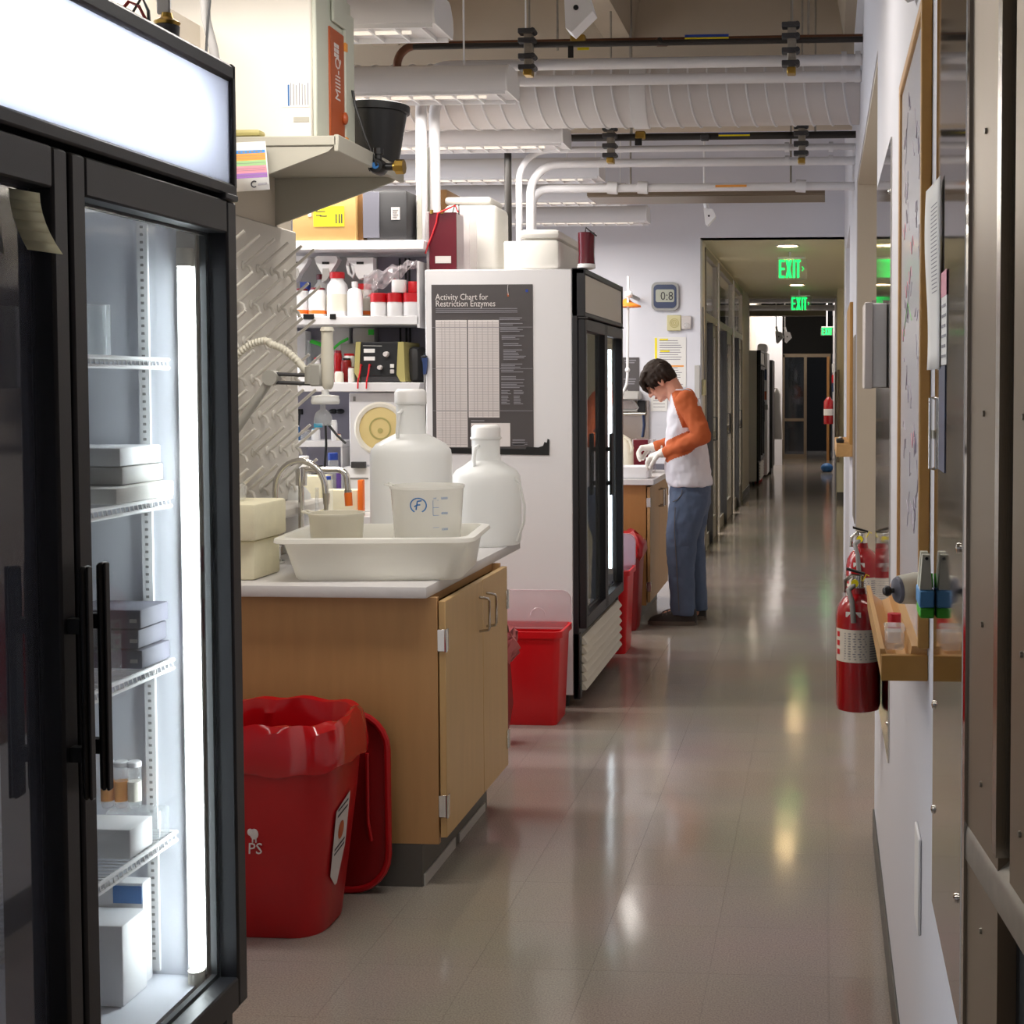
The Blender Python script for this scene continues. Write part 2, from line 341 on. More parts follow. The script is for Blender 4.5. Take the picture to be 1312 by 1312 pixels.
# far end: unlit room behind a glazed partition, its darkness painted near-black
YF = 28.2
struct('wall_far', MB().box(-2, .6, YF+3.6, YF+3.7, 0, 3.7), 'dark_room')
dg = struct('door_4', MB().box(-.86, -.815, YF, YF+.08, 0, 2.15).box(-.42, -.36, YF-.02, YF+.08, 0, 2.15).box(.05, .13, YF-.02, YF+.08, 0, 2.15)
            .box(-.86, .13, YF, YF+.08, 2.1, 2.17).box(-.815, -.42, YF, YF+.06, .78, .84).box(-.815, -.42, YF, YF+.06, 0, .1), 'steel_warm')
MB().box(-.815, -.42, YF+.03, YF+.04, .1, 2.1).build('pane', 'glass_dark', dg)
MB().box(.05, .10, YF-.6, YF-.02, 0, 2.1).build('leaf', 'maple_dark', dg)
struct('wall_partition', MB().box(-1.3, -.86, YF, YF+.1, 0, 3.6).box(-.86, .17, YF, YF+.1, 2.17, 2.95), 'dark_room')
struct('wall_stub', MB().box(-1.3, -.80, YF-2.2, YF-2.1, 0, 2.95), 'wall')
# left and back walls
struct('wall_left', MB().box(-7.1, -7, -3, YS, 0, 1.1).box(-7.1, -7, -3, YS, 3.4, ZC).box(-7.1, -7, -3, 2, 1.1, 3.4).box(-7.1, -7, 10, YS, 1.1, 3.4), 'wall')
w1 = struct('window_1', MB().box(-7.08, -7.02, 2, 10, 1.1, 1.16).box(-7.08, -7.02, 2, 10, 3.34, 3.4), 'steel_warm')
for k in range(6): MB().box(-7.08, -7.02, 2+1.59*k, 2.06+1.59*k, 1.16, 3.34).build('mullion', 'steel_warm', w1)
MB().box(-7.06, -7.05, 2, 10, 1.16, 3.34).build('pane', 'glass', w1)
struct('wall_back', MB().box(-7.1, 1.6, -3.1, -3, 0, ZC), 'wall')
struct('wall_right_back', MB().box(1.5, 1.6, -3, 1.2, 0, ZC), 'wall')

# glazed doors along the corridor's left side
YD = [(12.36, 13.75), (13.95, 16.05), (16.25, 17.92)]
for i, (a, b) in enumerate(YD):
    d = struct('door_%d' % (i+1), MB().box(-1.13, -1.07, a, a+.07, 0, 2.755).box(-1.13, -1.07, b-.07, b, 0, 2.755)
               .box(-1.13, -1.07, a+.07, b-.07, 2.69, 2.755).box(-1.13, -1.07, a+.07, b-.07, 2.10, 2.17), 'galv')
    MB().box(-1.105, -1.095, a+.07, b-.07, 2.17, 2.69).build('transom_pane', 'glass_dark', d)
    mid = a+.07+(b-a-.14)*.42
    MB().box(-1.13, -1.06, mid, mid+.09, 0, 2.10).build('post', 'dgrey', d)
    MB().box(-1.105, -1.095, a+.07, mid, .0, 2.10).build('side_pane', 'glass_dark', d)
    MB().box(-1.12, -1.09, a+.07, mid, .0, .12).build('kick_rail', 'galv', d)
    lf = MB().box(-1.12, -1.085, mid+.09, mid+.17, .001, 2.10).box(-1.12, -1.085, b-.15, b-.07, .001, 2.10).box(-1.12, -1.085, mid+.17, b-.15, .001, .22).box(-1.12, -1.085, mid+.17, b-.15, 1.98, 2.10).box(-1.12, -1.085, mid+.17, b-.15, 1.0, 1.06).build('leaf', 'galv', d)
    MB().box(-1.107, -1.097, mid+.17, b-.15, .22, 1.98).build('pane', 'glass_dark', lf)
    MB().tube([(-1.085, mid+.25, .98), (-1.04, mid+.25, .98), (-1.04, mid+.25, 1.2), (-1.085, mid+.25, 1.2)], .01, 8).build('handle', 'dgrey', lf)
struct('wall_office', MB().box(-3.4, -3.3, YS+.2, 19, 0, 2.8), 'greyblue')

# near right: stainless glazed door standing slightly open towards the camera
dd = Vector((.106, -1, 0)).normalized(); nn = Vector((-dd.y, dd.x, 0)); nn = -nn if nn.x > 0 else nn     # nn points into the corridor
h0 = Vector((XR-.002, 1.612, 0))
def lp(s, n, z): p = h0+dd*s+nn*n; return (p.x, p.y, z)
def lbox(mb, s0, s1, n0, n1, z0, z1, mi=0):
    vs = [lp(s0, n0, z0), lp(s1, n0, z0), lp(s1, n1, z0), lp(s0, n1, z0), lp(s0, n0, z1), lp(s1, n0, z1), lp(s1, n1, z1), lp(s0, n1, z1)]
    return mb.add(vs, [(3, 2, 1, 0), (4, 5, 6, 7), (0, 1, 5, 4), (1, 2, 6, 5), (2, 3, 7, 6), (3, 0, 4, 7)], mi)
d5 = struct('door_5', lbox(lbox(lbox(MB(), 0, .166, -.05, .0, 0, 2.6), .213, .9, -.03, -.001, .99, 2.6), .213, .9, -.05, -.02, 0, .93), 'steel_warm', label='brushed stainless door standing beside the right wall')
lbox(MB(), .0, .012, -.03, .004, 0, 2.6).build('edge_strip', 'mirror_steel', d5)
lbox(MB(), .150, .168, -.03, .003, 1.0, 2.6).build('stop', 'steel', d5)
lbox(MB(), .1685, .2125, -.05, -.02, 0, 2.6).build('gasket', 'gasket', d5)
# sill rail
rl = MB(); sec = [(-.049, .93), (-.049, .996), (-.012, .996), (0, .985), (.002, .975), (.002, .945), (-.008, .93)]
rl.loft([[lp(s, n, z) for n, z in sec] for s in (0.004, .9)]); rl.build('sill_rail', 'galv', d5)
lbox(MB(), .17, .9, -.049, -.031, .996, 1.02).build('glazing_bead', 'galv', d5)
for s, z in ((.085, 1.78), (.085, 1.47), (.085, 1.235), (.085, 1.055), (.09, .89), (.256, 1.235), (.256, 1.055), (.256, 1.47)):
    p = Vector(lp(s, 0 if s < .2 else -.001, z)); MB().cyl(p-nn*.001, p+nn*.0025, .004, .003, 10).build('screw', 'screw', d5)

# ------------------------------------------------------------------ overhead services
def hanger_rods(mb, pts, ztop=ZC):
    for (x, y, z) in pts: mb.cyl((x, y, z), (x, y, ztop), .006, n=6)
def pipe_run(name, label, pts, r, m, group=None, bands=()):
    t = thing(name, label, 'pipe', pts[0], group)
    MB().tube(pts, r, 12).build('pipe_run', m, t)
    return t
def bendpath(x0, x1, y, z, zdown, rad):
    """run along x at height z with an elbow at x0 going down to zdown"""
    return [(x0, y, zdown), (x0, y, z-rad)]+[tuple(p) for p in arc((x0+rad, y, z-rad), rad, math.pi, math.pi/2, 8, (1, 0, 0), (0, 0, 1))][1:]+[(x1, y, z)]
Y1, Y2 = 6.3, 7.6
def zz(py, Y): return at(800, py, Y).z
def xx(px, Y): return at(px, 100, Y).x
c1 = pipe_run('copper_pipe', 'brown copper pipe crossing nearest the camera, elbow turning down above the bucket', bendpath(xx(509, Y1), XR-.001, Y1, zz(54, Y1), 2.62, .09), .019, 'copper')
for px, m in ((905, 'blue'), (905, 'yellow'), (905, 'green')): pass
for k, m in enumerate(('blue', 'yellow', 'green')):
    MB().box(xx(878, Y1), xx(934, Y1), Y1-.021, Y1-.0195, zz(49+k*3.8, Y1)-.006, zz(49+k*3.8, Y1)+.006).build('label_band', m, c1)
MB().box(xx(741, Y1), xx(756, Y1), Y1-.022, Y1-.0195, zz(63, Y1)-.006, zz(63, Y1)+.006).build('label_band', 'yellow', c1)
c1b = pipe_run('black_pipe', 'thin black gas pipe running just under the nearest copper pipe', [(xx(530, Y1-.05), Y1-.05, zz(59, Y1))]+[(XR-.001, Y1-.05, zz(59, Y1))], .013, 'pipe_black')
w1p = pipe_run('white_pipe', 'upper of two white insulated pipes in front of the big duct', bendpath(xx(532.5, Y1), XR-.001, Y1+.08, zz(76, Y1), 2.165, .14), .026, 'white_paint')
w2p = pipe_run('white_pipe', 'lower of two white insulated pipes in front of the big duct', bendpath(xx(543.5, Y1), XR-.001, Y1+.16, zz(92, Y1), 2.165, .16), .026, 'white_paint')
for t_, z in ((w1p, zz(74, Y1)), (w2p, zz(91, Y1))):
    for px in (1078, 1096): MB().cyl((xx(px, Y1), t_.location.y, z), (xx(px+7, Y1), t_.location.y, z), .032, n=14).build('coupling', 'white_paint', t_)
c2 = pipe_run('black_pipe', 'black gas pipe of the second pipe row, behind the big duct', [(xx(650, Y2), Y2, 1.0), (xx(650, Y2), Y2, zz(176, Y2)-.05), (xx(655, Y2), Y2, zz(176, Y2)), (XR-.001, Y2, zz(176, Y2))], .02, 'pipe_black')
MB().box(xx(921, Y2), xx(961, Y2), Y2-.022, Y2-.0195, zz(174.5, Y2), zz(173, Y2)).build('label_band', 'blue', c2)
MB().box(xx(921, Y2), xx(961, Y2), Y2-.022, Y2-.0195, zz(177, Y2), zz(175, Y2)).build('label_band', 'yellow', c2)
w3p = pipe_run('white_pipe', 'upper white pipe of the second row, bending down left of the white fridge boxes', bendpath(xx(660, Y2), XR-.001, Y2+.08, zz(188, Y2), 1.0, .17), .018, 'white_paint')
w4p = pipe_run('white_pipe', 'second white pipe of the second row, bending down beside the first', bendpath(xx(671, Y2), XR-.001, Y2+.16, zz(203, Y2), 1.0, .17), .024, 'white_paint')
w5p = pipe_run('white_pipe', 'lowest white sprinkler pipe of the second row, just above the long steel tray', bendpath(xx(681, Y2+.3), XR-.001, Y2+.3, zz(231, Y2), 1.0, .10), .024, 'white_paint')
for px in (786, 825, 1028): MB().cyl((xx(px-8, Y2+.3), Y2+.3, zz(230, Y2)), (xx(px+5, Y2+.3), Y2+.3, zz(231, Y2)), .036, n=14).build('coupling', 'white_paint', w5p)
MB().box(xx(917, Y2+.3), xx(957, Y2+.3), Y2+.268, Y2+.272, zz(232, Y2), zz(229, Y2)).build('label_band', 'c_orange', w5p)
for t_, z in ((w3p, zz(188, Y2)), (w4p, zz(202, Y2))):
    for px in (1005, 1062): MB().cyl((xx(px, Y2), t_.location.y, z), (xx(px+6, Y2), t_.location.y, z), .028, n=14).build('coupling', 'white_paint', t_)
# spiral duct
YDU = 6.85; zd = (zz(163, YDU)+zz(90, YDU-.1))/2+.03; rd = zd-zz(163, YDU)
du = thing('spiral_duct', 'big white round spiral duct crossing the ceiling', 'duct', (-1, YDU, zd))
MB().cyl((-4.5, YDU, zd), (XR-.001, YDU, zd), rd, n=48).build('duct_body', 'duct', du)
x = -4.4; k = 0
while x < .12:
    mb = MB(); pts = []
    for i in range(40):
        t = 2*math.pi*i/40; pts.append((x+.03*math.cos(t+.6), YDU+(rd+.002)*math.cos(t), zd+(rd+.002)*math.sin(t)))
    mb.tube(pts, .0055, 6, closed=True).build('seam', 'white_paint', du); x += .094; k += 1
MB().lathe([(rd+.002, -.04), (rd+.008, -.038), (rd+.008, .038), (rd+.002, .04)], (xx(822, YDU), YDU, zd), 48, axis='x').build('joint_band', 'white_paint', du)
# hangers (trapeze struts with clamps)
def hanger(px, Y, ytop, ybot, label, group, steps):
    x = xx(px, Y); t = thing('pipe_hanger', label, 'hanger', (x, Y-.06, zz(ybot, Y)), group)
    for q in ((x, Y-.06), (x+.07, Y+.25)): MB().cyl((*q, zz(ytop, Y)-.02), (*q, ZC), .006, n=6).build('rod', 'galv', t)
    zt, zb = zz(ytop, Y), zz(ybot, Y)
    st = MB(); st.box(x-.02, x+.02, Y-.09, Y-.05, zb, zt, bev=.003)
    for i in range(6): st.box(x-.012, x+.012, Y-.094, Y-.09, zb+(zt-zb)*(i+.3)/6, zb+(zt-zb)*(i+.7)/6)
    st.build('strut', 'galv', t)
    for s in steps:
        z = zz(s, Y); MB().box(x-.045, x+.03, Y-.10, Y-.045, z-.012, z+.012, bev=.003).cyl((x+.025, Y-.11, z), (x+.025, Y-.05, z), .012, n=8).build('clamp', 'dgrey', t)
    MB().box(x-.022, x+.018, Y-.10, Y-.04, zb-.03, zb, bev=.004).build('end_cap', 'brass', t)
hanger(682, Y1, 40, 92, 'steel pipe hanger left, on the nearest pipe row beside the white spotlight', 'pipe hangers', (44, 56, 76, 90))
hanger(1015, Y1, 37, 95, 'steel pipe hanger right, on the nearest pipe row', 'pipe hangers', (42, 56, 74, 90))
hanger(785, Y2, 164, 205, 'steel pipe hanger left, on the second pipe row', 'pipe hangers', (168, 177, 190, 202))
hanger(1028, Y2, 164, 208, 'steel pipe hanger right, on the second pipe row', 'pipe hangers', (168, 177, 190, 202))
# valve and tag on the nearest row
v = thing('gas_valve', 'brass valve with a hanging black tag on the nearest copper pipe', 'valve', (xx(742, Y1), Y1-.03, zz(52, Y1)))
MB().box(xx(733, Y1), xx(752, Y1), Y1-.05, Y1-.01, zz(57, Y1), zz(46, Y1), bev=.006).cyl((xx(742, Y1), Y1-.03, zz(46, Y1)), (xx(742, Y1), Y1-.03, zz(40, Y1)), .01).build('valve_body', 'brass', v)
MB().box(xx(731, Y1), xx(738, Y1), Y1-.062, Y1-.058, zz(77, Y1), zz(62, Y1)).build('tag', 'black', v)
v2 = thing('gas_valve', 'small dark valve on the nearest copper pipe, left of its coloured band', 'valve', (xx(848, Y1), Y1-.03, zz(58, Y1)))
MB().box(xx(841, Y1), xx(857, Y1), Y1-.05, Y1-.015, zz(62, Y1), zz(53, Y1), bev=.006).build('valve_body', 'copper', v2)
MB().cyl((xx(848, Y1), Y1-.05, zz(57, Y1)), (xx(848, Y1), Y1-.075, zz(57, Y1)), .012, n=8).build('stem', 'black', v2)
v3 = thing('gas_valve', 'dark valve with a square black tag on the second black pipe', 'valve', (xx(820, Y2), Y2-.03, zz(178, Y2)))
MB().box(xx(815, Y2), xx(828, Y2), Y2-.05, Y2-.015, zz(180, Y2), zz(170, Y2), bev=.006).build('valve_body', 'brass', v3)
MB().box(xx(815, Y2), xx(824, Y2), Y2-.06, Y2-.056, zz(189, Y2), zz(180, Y2)).build('tag', 'black', v3)
v4 = thing('gas_valve', 'small dark valve mid-way along the second black pipe', 'valve', (xx(903, Y2), Y2-.03, zz(178, Y2)))
MB().box(xx(898, Y2), xx(909, Y2), Y2-.05, Y2-.015, zz(183, Y2), zz(175, Y2), bev=.006).build('valve_body', 'dgrey', v4)
# long stainless tray under the second row
tb = thing('cable_tray', 'long brownish steel channel hung under the second pipe row', 'channel', (-.9, 8.0, zz(250, 8)))
YT = 8.0; ztb = at(752, 252, YT).z; a, b = at(752, 241, YT), at(1057, 262, YT)
MB().box(a.x, b.x, YT, YT+.02, at(752, 251, YT).z, a.z).build('front_face', 'steel_warm', tb)
MB().add([(a.x, YT+.02, ztb), (b.x, YT+.02, ztb), (b.x, YT+.34, ztb), (a.x, YT+.34, ztb), (a.x, YT+.02, a.z), (b.x, YT+.02, a.z), (b.x, YT+.34, a.z), (a.x, YT+.34, a.z)], [(0, 1, 2, 3), (4, 5, 6, 7), (0, 1, 5, 4), (1, 2, 6, 5), (2, 3, 7, 6), (3, 0, 4, 7)]).build('underside', 'steel_warm', tb)
for q in (a.x+.25, b.x-.2): MB().cyl((q, YT+.06, a.z), (q, YT+.06, ZC), .006, n=6).build('rod', 'galv', tb)
# wedge spotlights
def spot(px, py, Y, s, label, tilt):
    c = at(px, py, Y); t = thing('spotlight', label, 'spotlight', c)
    poly = [(-.5, .9), (.55, .9), (1.0, .1), (.25, -1.0), (-.05, -.85)]
    mtx = Matrix.Rotation(tilt, 2)
    pl = [(c.x+(mtx @ Vector(p)).x*s, c.z+(mtx @ Vector(p)).y*s) for p in poly]
    MB().prism(pl, 'y', Y-.6*s, Y+.6*s).build('housing', 'white', t)
    MB().cyl((c.x+.25*s, Y-.62*s, c.z+.05*s), (c.x+.25*s, Y-.58*s, c.z+.05*s), .12*s, n=12).build('sensor', 'black', t)
    MB().cyl((c.x, Y, c.z+.8*s), (c.x-.02, Y, c.z+.8*s+.09), .018, n=8).cyl((c.x-.02, Y, c.z+.8*s+.08), (c.x-.02, Y, ZC), .008, n=8).build('stem', 'white', t)
    return t
spot(734, 16, 5.2, .085, 'white wedge-shaped spotlight at the top, in front of the nearest pipes', R(-12))
spot(906, 278, 9.6, .062, 'small white spotlight hanging under the long steel channel', R(-8))
# pendant light fixtures
def pendant(Y, x1, label, lamp=LAMP_W):
    z0, z1 = 2.805, 2.925
    t = thing('pendant_light', label, 'light', (x1, Y, z0), 'pendant strip lights over the benches')
    prof = [(-.115, z0), (.115, z0), (.125, z0+.03), (.12, z0+.07), (.09, z1-.01), (.07, z1), (-.07, z1), (-.09, z1-.01), (-.12, z0+.07), (-.125, z0+.03)]
    ins = [(-.105, z0+.012), (.105, z0+.012)]
    MB().loft([[(x, Y+p[0], p[1]) for p in prof] for x in (x1-2.4, x1-.004)], cap0=True).build('housing', 'white_paint', t)
    MB().loft([[(x, Y+p[0]*1.03, z0-.004+(p[1]-z0)*1.05) for p in prof] for x in (x1-.004, x1+.004)]).build('end_plate', 'white', t)
    lv = MB()
    for k in range(24): lv.box(x1-2.36+.1*k, x1-2.352+.1*k, Y-.1, Y+.1, z0-.014, z0)
    lv.box(x1-2.4, x1-.01, Y-.11, Y-.10, z0-.016, z0).box(x1-2.4, x1-.01, Y+.10, Y+.11, z0-.016, z0); lv.build('louvre', 'white', t)
    MB().cyl((x1-2.3, Y, z0-.004), (x1-.12, Y, z0-.004), .008, n=8).build('lamp_tube', 'pendant_lamp', t)
    MB().cyl((x1-.22, Y, z1), (x1-.22, Y, ZC), .005, n=6).cyl((x1-2.2, Y, z1), (x1-2.2, Y, ZC), .005, n=6).build('cord', 'white', t)
    if lamp: area('lamp', Vector((x1-1.2, Y, z0-.03))-Vector((x1, Y, z0)), 2.2, .2, lamp, (1, .955, .89), (0, 0, 0), t)
XP = -1.40
for Y, lb in ((4.99, 'pendant strip light nearest the camera, top left'), (6.11, 'second pendant strip light, level with the black bucket'), (7.40, 'third pendant strip light, below the spiral duct'), (8.57, 'fourth pendant strip light, just above the white fridge boxes'), (9.65, 'fifth pendant strip light, partly hidden by the long channel'), (10.84, 'sixth and farthest pendant strip light, near the end wall')):
    pendant(Y, XP, lb)
for Y, lb in ((3.5, 'added pendant strip light above the near bench, out of frame'), (2.2, 'added pendant strip light above the near fridge, out of frame'), (.8, 'added pendant strip light behind the camera')):
    pendant(Y, -.1 if Y > 3 else XP+.5, lb, {3.5: 33, 2.2: 5, .8: 12}[Y])  # unseen pendants added to brighten the near bench, fridge and floor
area('added_corridor_fill', (-2.3, 14.8, 2.7), 1.6, 5, 480, (1, .95, .84), (0, R(35), 0), None)  # unseen lamp added behind the glass doors to brighten the corridor
# recessed lights and exit signs in the corridor
for px, py in ((1009, 315), (1021, 365)):
    c = atz(px, py, ZS-.004); t = thing('recessed_light', 'round recessed light in the corridor ceiling, '+('nearer, before' if py < 340 else 'farther, behind')+' the large exit sign', 'light', c, 'recessed corridor lights')
    MB().lathe([(.11, .003), (.11, -.004), (.095, -.006), (.092, .003)], c, 28).build('trim_ring', 'white', t)
    MB().lathe([(0, -.001), (.092, -.001)], c, 28).build('diffuser', 'downlight', t)
def exit_sign(px0, px1, y0, y1, Y, label, arrow):
    a, b = at(px0, y0, Y), at(px1, y1, Y); wd = b.x-a.x; h = a.z-b.z
    t = thing('exit_sign', label, 'exit sign', ((a.x+b.x)/2, Y, b.z), 'green exit signs')
    MB().box(a.x-.10*wd, b.x+.28*wd, Y, Y+.012, b.z-.10*h, a.z+.06*h, bev=.002).build('panel', 'sign_glass', t)
    MB().box(a.x-.05*wd, b.x+.2*wd, Y-.02, Y+.03, a.z+.06*h, a.z+.16*h, bev=.003).cyl(((a.x+b.x)/2, Y+.005, a.z+.1*h), ((a.x+b.x)/2, Y+.005, ZS if Y < 20 else 3.6), .012, n=8).build('mount', 'white', t)
    # block letters built as strokes
    lw = wd/4.0; s = .30*lw+.006
    def L(x, w_): return a.x+x*wd, a.x+(x+w_)*wd
    mbx = MB(); x0, x1 = L(0, .26)
    mbx.box(x0, x0+s, Y-.003, Y-.0005, b.z, a.z)
    for z in (b.z, (a.z+b.z)/2-s/2, a.z-s): mbx.box(x0+s, x1, Y-.003, Y-.0005, z, z+s)
    mbx.build('letter_e', 'exit_green', t)
    x0, x1 = L(.30, .30); xm = (x0+x1)/2; sl = s*1.15
    mbx = MB()
    for p, q in ((x0, x1-sl), (x1-sl, x0)): mbx.prism([(p, b.z), (p+sl, b.z), (q+sl, a.z), (q, a.z)], 'y', Y-.003-(.0004 if p == x0 else 0), Y-.0005)
    mbx.build('letter_x', 'exit_green', t)
    x0, x1 = L(.64, .09); MB().box(x0, x0+s, Y-.003, Y-.0005, b.z, a.z).build('letter_i', 'exit_green', t)
    x0, x1 = L(.76, .24); xm = (x0+x1)/2
    MB().box(xm-s/2, xm+s/2, Y-.003, Y-.0005, b.z, a.z-s).box(x0, x1, Y-.003, Y-.0005, a.z-s, a.z).build('letter_t', 'exit_green', t)
    if arrow:
        x = b.x+.06*wd; zm = (a.z+b.z)/2
        MB().tube([(x, Y-.002, zm+.12*h), (x+.07*wd, Y-.002, zm), (x, Y-.002, zm-.12*h)], .004, 5).build('arrow', 'exit_green', t)
    return t
exit_sign(998, 1026, 333, 356, 13.2, 'nearest and largest green exit sign, on a clear panel under the corridor ceiling', True)
exit_sign(1014, 1034, 381, 397, 18.3, 'second green exit sign, below and behind the largest one', True)
exit_sign(1053, 1066, 420, 429, 25.5, 'farthest and smallest green exit sign, by the dark doorway', False)
area('lamp', (-.5, 25, 3.5), 1.2, 2, 70, (1, .94, .84), (0, 0, 0), None)  # fill lamp without a fixture, added to brighten the far lab
# ================================================================== GLASS-DOOR FRIDGES
def fridge(label, Xf, Y0, Y1, lit, split, header_mat, zd=.372):
    Z1 = 2.045; Xb = Xf-.75; t = thing('glass_door_fridge', label, 'fridge', (Xf-.35, (Y0+Y1)/2, 0), None)
    xc = Xf-.062                                              # front of the cabinet shell
    cab = MB().box(Xb, xc, Y0, Y0+.03, .06, Z1-.005, bev=.004).box(Xb, xc, Y1-.03, Y1, .06, Z1-.005, bev=.004).box(Xb, Xb+.03, Y0+.03, Y1-.03, .06, Z1-.005)
    cab.box(Xb+.03, xc, Y0+.03, Y1-.03, Z1-.04, Z1-.006).box(Xb+.03, xc, Y0+.03, Y1-.03, zd-.06, zd+.03)
    cab.build('cabinet', 'white_paint', t)
    li = MB().box(Xb+.03, xc-.0, Y0+.03, Y0+.035, zd+.03, 1.80).box(Xb+.03, xc, Y1-.035, Y1-.03, zd+.03, 1.80).box(Xb+.03, Xb+.035, Y0+.035, Y1-.035, zd+.03, 1.80)
    li.box(Xb+.03, xc, Y0+.035, Y1-.035, zd+.031, zd+.052).box(Xb+.03, xc, Y0+.035, Y1-.035, 1.795, 1.80).build('liner', 'liner', t)
    # front frame
    fr = MB().box(xc, Xf-.035, Y0, Y0+.04, .09, Z1, bev=.003).box(xc, Xf-.035, Y1-.04, Y1, .09, Z1, bev=.003).box(xc, Xf-.04, Y0+.04, Y1-.04, 1.775, 1.83).box(xc, Xf-.04, Y0+.04, Y1-.04, zd-.027, zd+.028)
    fr.box(xc-.03, Xf-.045, split-.035, split+.035, zd+.028, 1.775); fr.build('front_frame', 'frame_black', t)
    # header light box
    hz0, hz1 = 1.835, Z1
    hd = MB().box(xc, Xf+.0, Y0, Y1, hz1-.03, hz1, bev=.006).box(xc, Xf, Y0, Y1, hz0-.014, hz0+.008, bev=.004).box(xc, Xf, Y0, Y0+.014, hz0, hz1, bev=.003).box(xc, Xf, Y1-.014, Y1, hz0, hz1, bev=.003)
    hd.build('header_frame', 'frame_black', t)
    MB().box(xc-.04, xc-.035, Y0+.014, Y1-.014, hz0, hz1-.02).box(xc-.04, Xf-.01, Y1-.02, Y1-.015, hz0, hz1-.02).box(xc-.04, Xf-.01, Y0+.015, Y0+.02, hz0, hz1-.02).box(xc-.04, Xf-.01, Y0+.02, Y1-.02, hz0, hz0+.004).build('header_liner', 'white', t)
    if lit:
        MB().cyl((xc-.005, Y0+.04, (hz0+hz1)/2), (xc-.005, Y1-.10, (hz0+hz1)/2), .013, n=14).build('header_tube', 'header_lamp', t)
    MB().box(Xf-.012, Xf-.007, Y0+.012, Y1-.012, hz0+.004, hz1-.028).build('header_panel', header_mat, t)
    # doors
    for k, (a, b) in enumerate(((Y0+.006, split-.004), (split+.004, Y1-.006))):
        x0, x1 = Xf-.036, Xf+.0; s = .036; z0, z1 = zd, 1.812
        dr = MB().box(x0, x1, a, a+s, z0, z1, bev=.004).box(x0, x1, b-s, b, z0, z1, bev=.004).box(x0, x1, a+s, b-s, z1-.055, z1, bev=.003).box(x0, x1, a+s, b-s, z0, z0+.055, bev=.003).build('door', 'frame_black', t)
        MB().box(x0+.006, x0+.010, a+s-.004, b-s+.004, z0+.05, z1-.05).build('pane', 'glass' if k or not lit else 'glass_left', dr)
        MB().box(x0-.010, x0, a+.012, a+s+.006, z0+.03, z1-.03).box(x0-.010, x0, b-s-.006, b-.012, z0+.03, z1-.03).box(x0-.010, x0, a+s, b-s, z1-.06, z1-.045).box(x0-.010, x0, a+s, b-s, z0+.045, z0+.06).build('gasket', 'gasket', dr)
        hy = (b-s/2) if k == 0 else (a+s/2)
        hz = (.95, 1.262)
        MB().box(x1+.018, x1+.028, hy-.012, hy+.012, hz[0], hz[1], bev=.004).box(x1+.028, x1+.032, hy-.010, hy+.002, hz[0], hz[1], bev=.0015).box(x1, x1+.02, hy-.007, hy+.007, hz[0]+.05, hz[0]+.07).box(x1, x1+.02, hy-.007, hy+.007, hz[1]-.09, hz[1]-.07).build('handle', 'black', dr)
        ht = MB().box(x0, x1+.004, (b-.05 if k else a), (b if k else a+.05), z1+.001, z1+.012, bev=.002).build('hinge', 'dgrey', dr)
        # lamp tube on the inner door mullion
        ty = b-.055 if k else a+.055
        if k: 
            tx = Xf-.066
            tb = MB().cyl((tx, ty, .505), (tx, ty, 1.70), .0080, n=14).build('lamp_tube', 'tube' if lit else 'tube_far', t)
            MB().box(tx-.02, tx+.012, ty+.012, ty+.018, zd+.06, 1.76).build('lamp_reflector', 'lgrey', tb)
            MB().cyl((tx, ty, .475), (tx, ty, .505), .014, n=12).cyl((tx, ty, 1.70), (tx, ty, 1.73), .014, n=12).build('lamp_socket', 'offwhite', tb)
    # pilasters with slots
    for yy, sg in ((Y0+.035, 1), (Y1-.035, -1)):
        for xx_ in (Xf-.15, Xb+.14):
            p = MB().box(xx_-.009, xx_+.009, yy, yy+sg*.006, zd+.06, 1.78).build('pilaster', 'white', t)
            sl = MB(); z = zd+.08
            while z < 1.77: sl.box(xx_-.003, xx_+.0025, yy+sg*.0058, yy+sg*.0066, z, z+.0045); z += .0128
            sl.build('slots', 'grey', p)
    # wire shelves
    for z in (1.545, 1.312, 1.035, .738):
        sh = MB(); ya, yb = Y0+.05, Y1-.045; xa, xb = Xb+.06, Xf-.105
        for x in (xb, xb-.001): pass
        sh.tube([(xb, ya, z), (xb, yb, z)], .0035, 6).tube([(xb, ya, z-.014), (xb, yb, z-.014)], .0035, 6).tube([(xa, ya, z), (xa, yb, z)], .0035, 6).tube([(xa, ya, z), (xb, ya, z)], .0035, 6).tube([(xa, yb, z), (xb, yb, z)], .0035, 6)
        sh.build('shelf', 'white', t)
        ww = MB(); y = ya+.012
        while y < yb: ww.tube([(xa, y, z+.002), (xb, y, z+.002), (xb+.002, y, z-.014)], .0016, 5); y += .0135
        o = ww.build('shelf_wires', 'white', t); o['kind'] = 'stuff'
    # grille
    gz0, gz1 = .075, .335
    MB().box(xc, xc+.02, Y0, Y1, .05, zd-.027).box(xc, Xf-.03, Y0, Y0+.045, .04, zd-.02, bev=.004).box(xc, Xf-.03, Y1-.03, Y1, .04, zd-.02, bev=.004).build('base_frame', 'frame_black', t)
    for k in range(6):
        z = gz0+.043*k
        MB().loft([[(xc+.02, y, z+.002), (Xf-.012, y, z+.0), (Xf-.006, y, z+.005), (Xf-.010, y, z+.014), (xc+.034, y, z+.036), (xc+.02, y, z+.036)] for y in (Y0+.045, Y1-.03)]).build('louvre', 'cream_grille', t)
    for (lx, ly) in ((Xb+.08, Y0+.08), (Xb+.08, Y1-.08), (xc-.05, Y0+.05), (xc-.05, Y1-.05)):
        MB().cyl((lx, ly, 0), (lx, ly, .065), .018, .022, 12).build('leg', 'black', t)
    return t
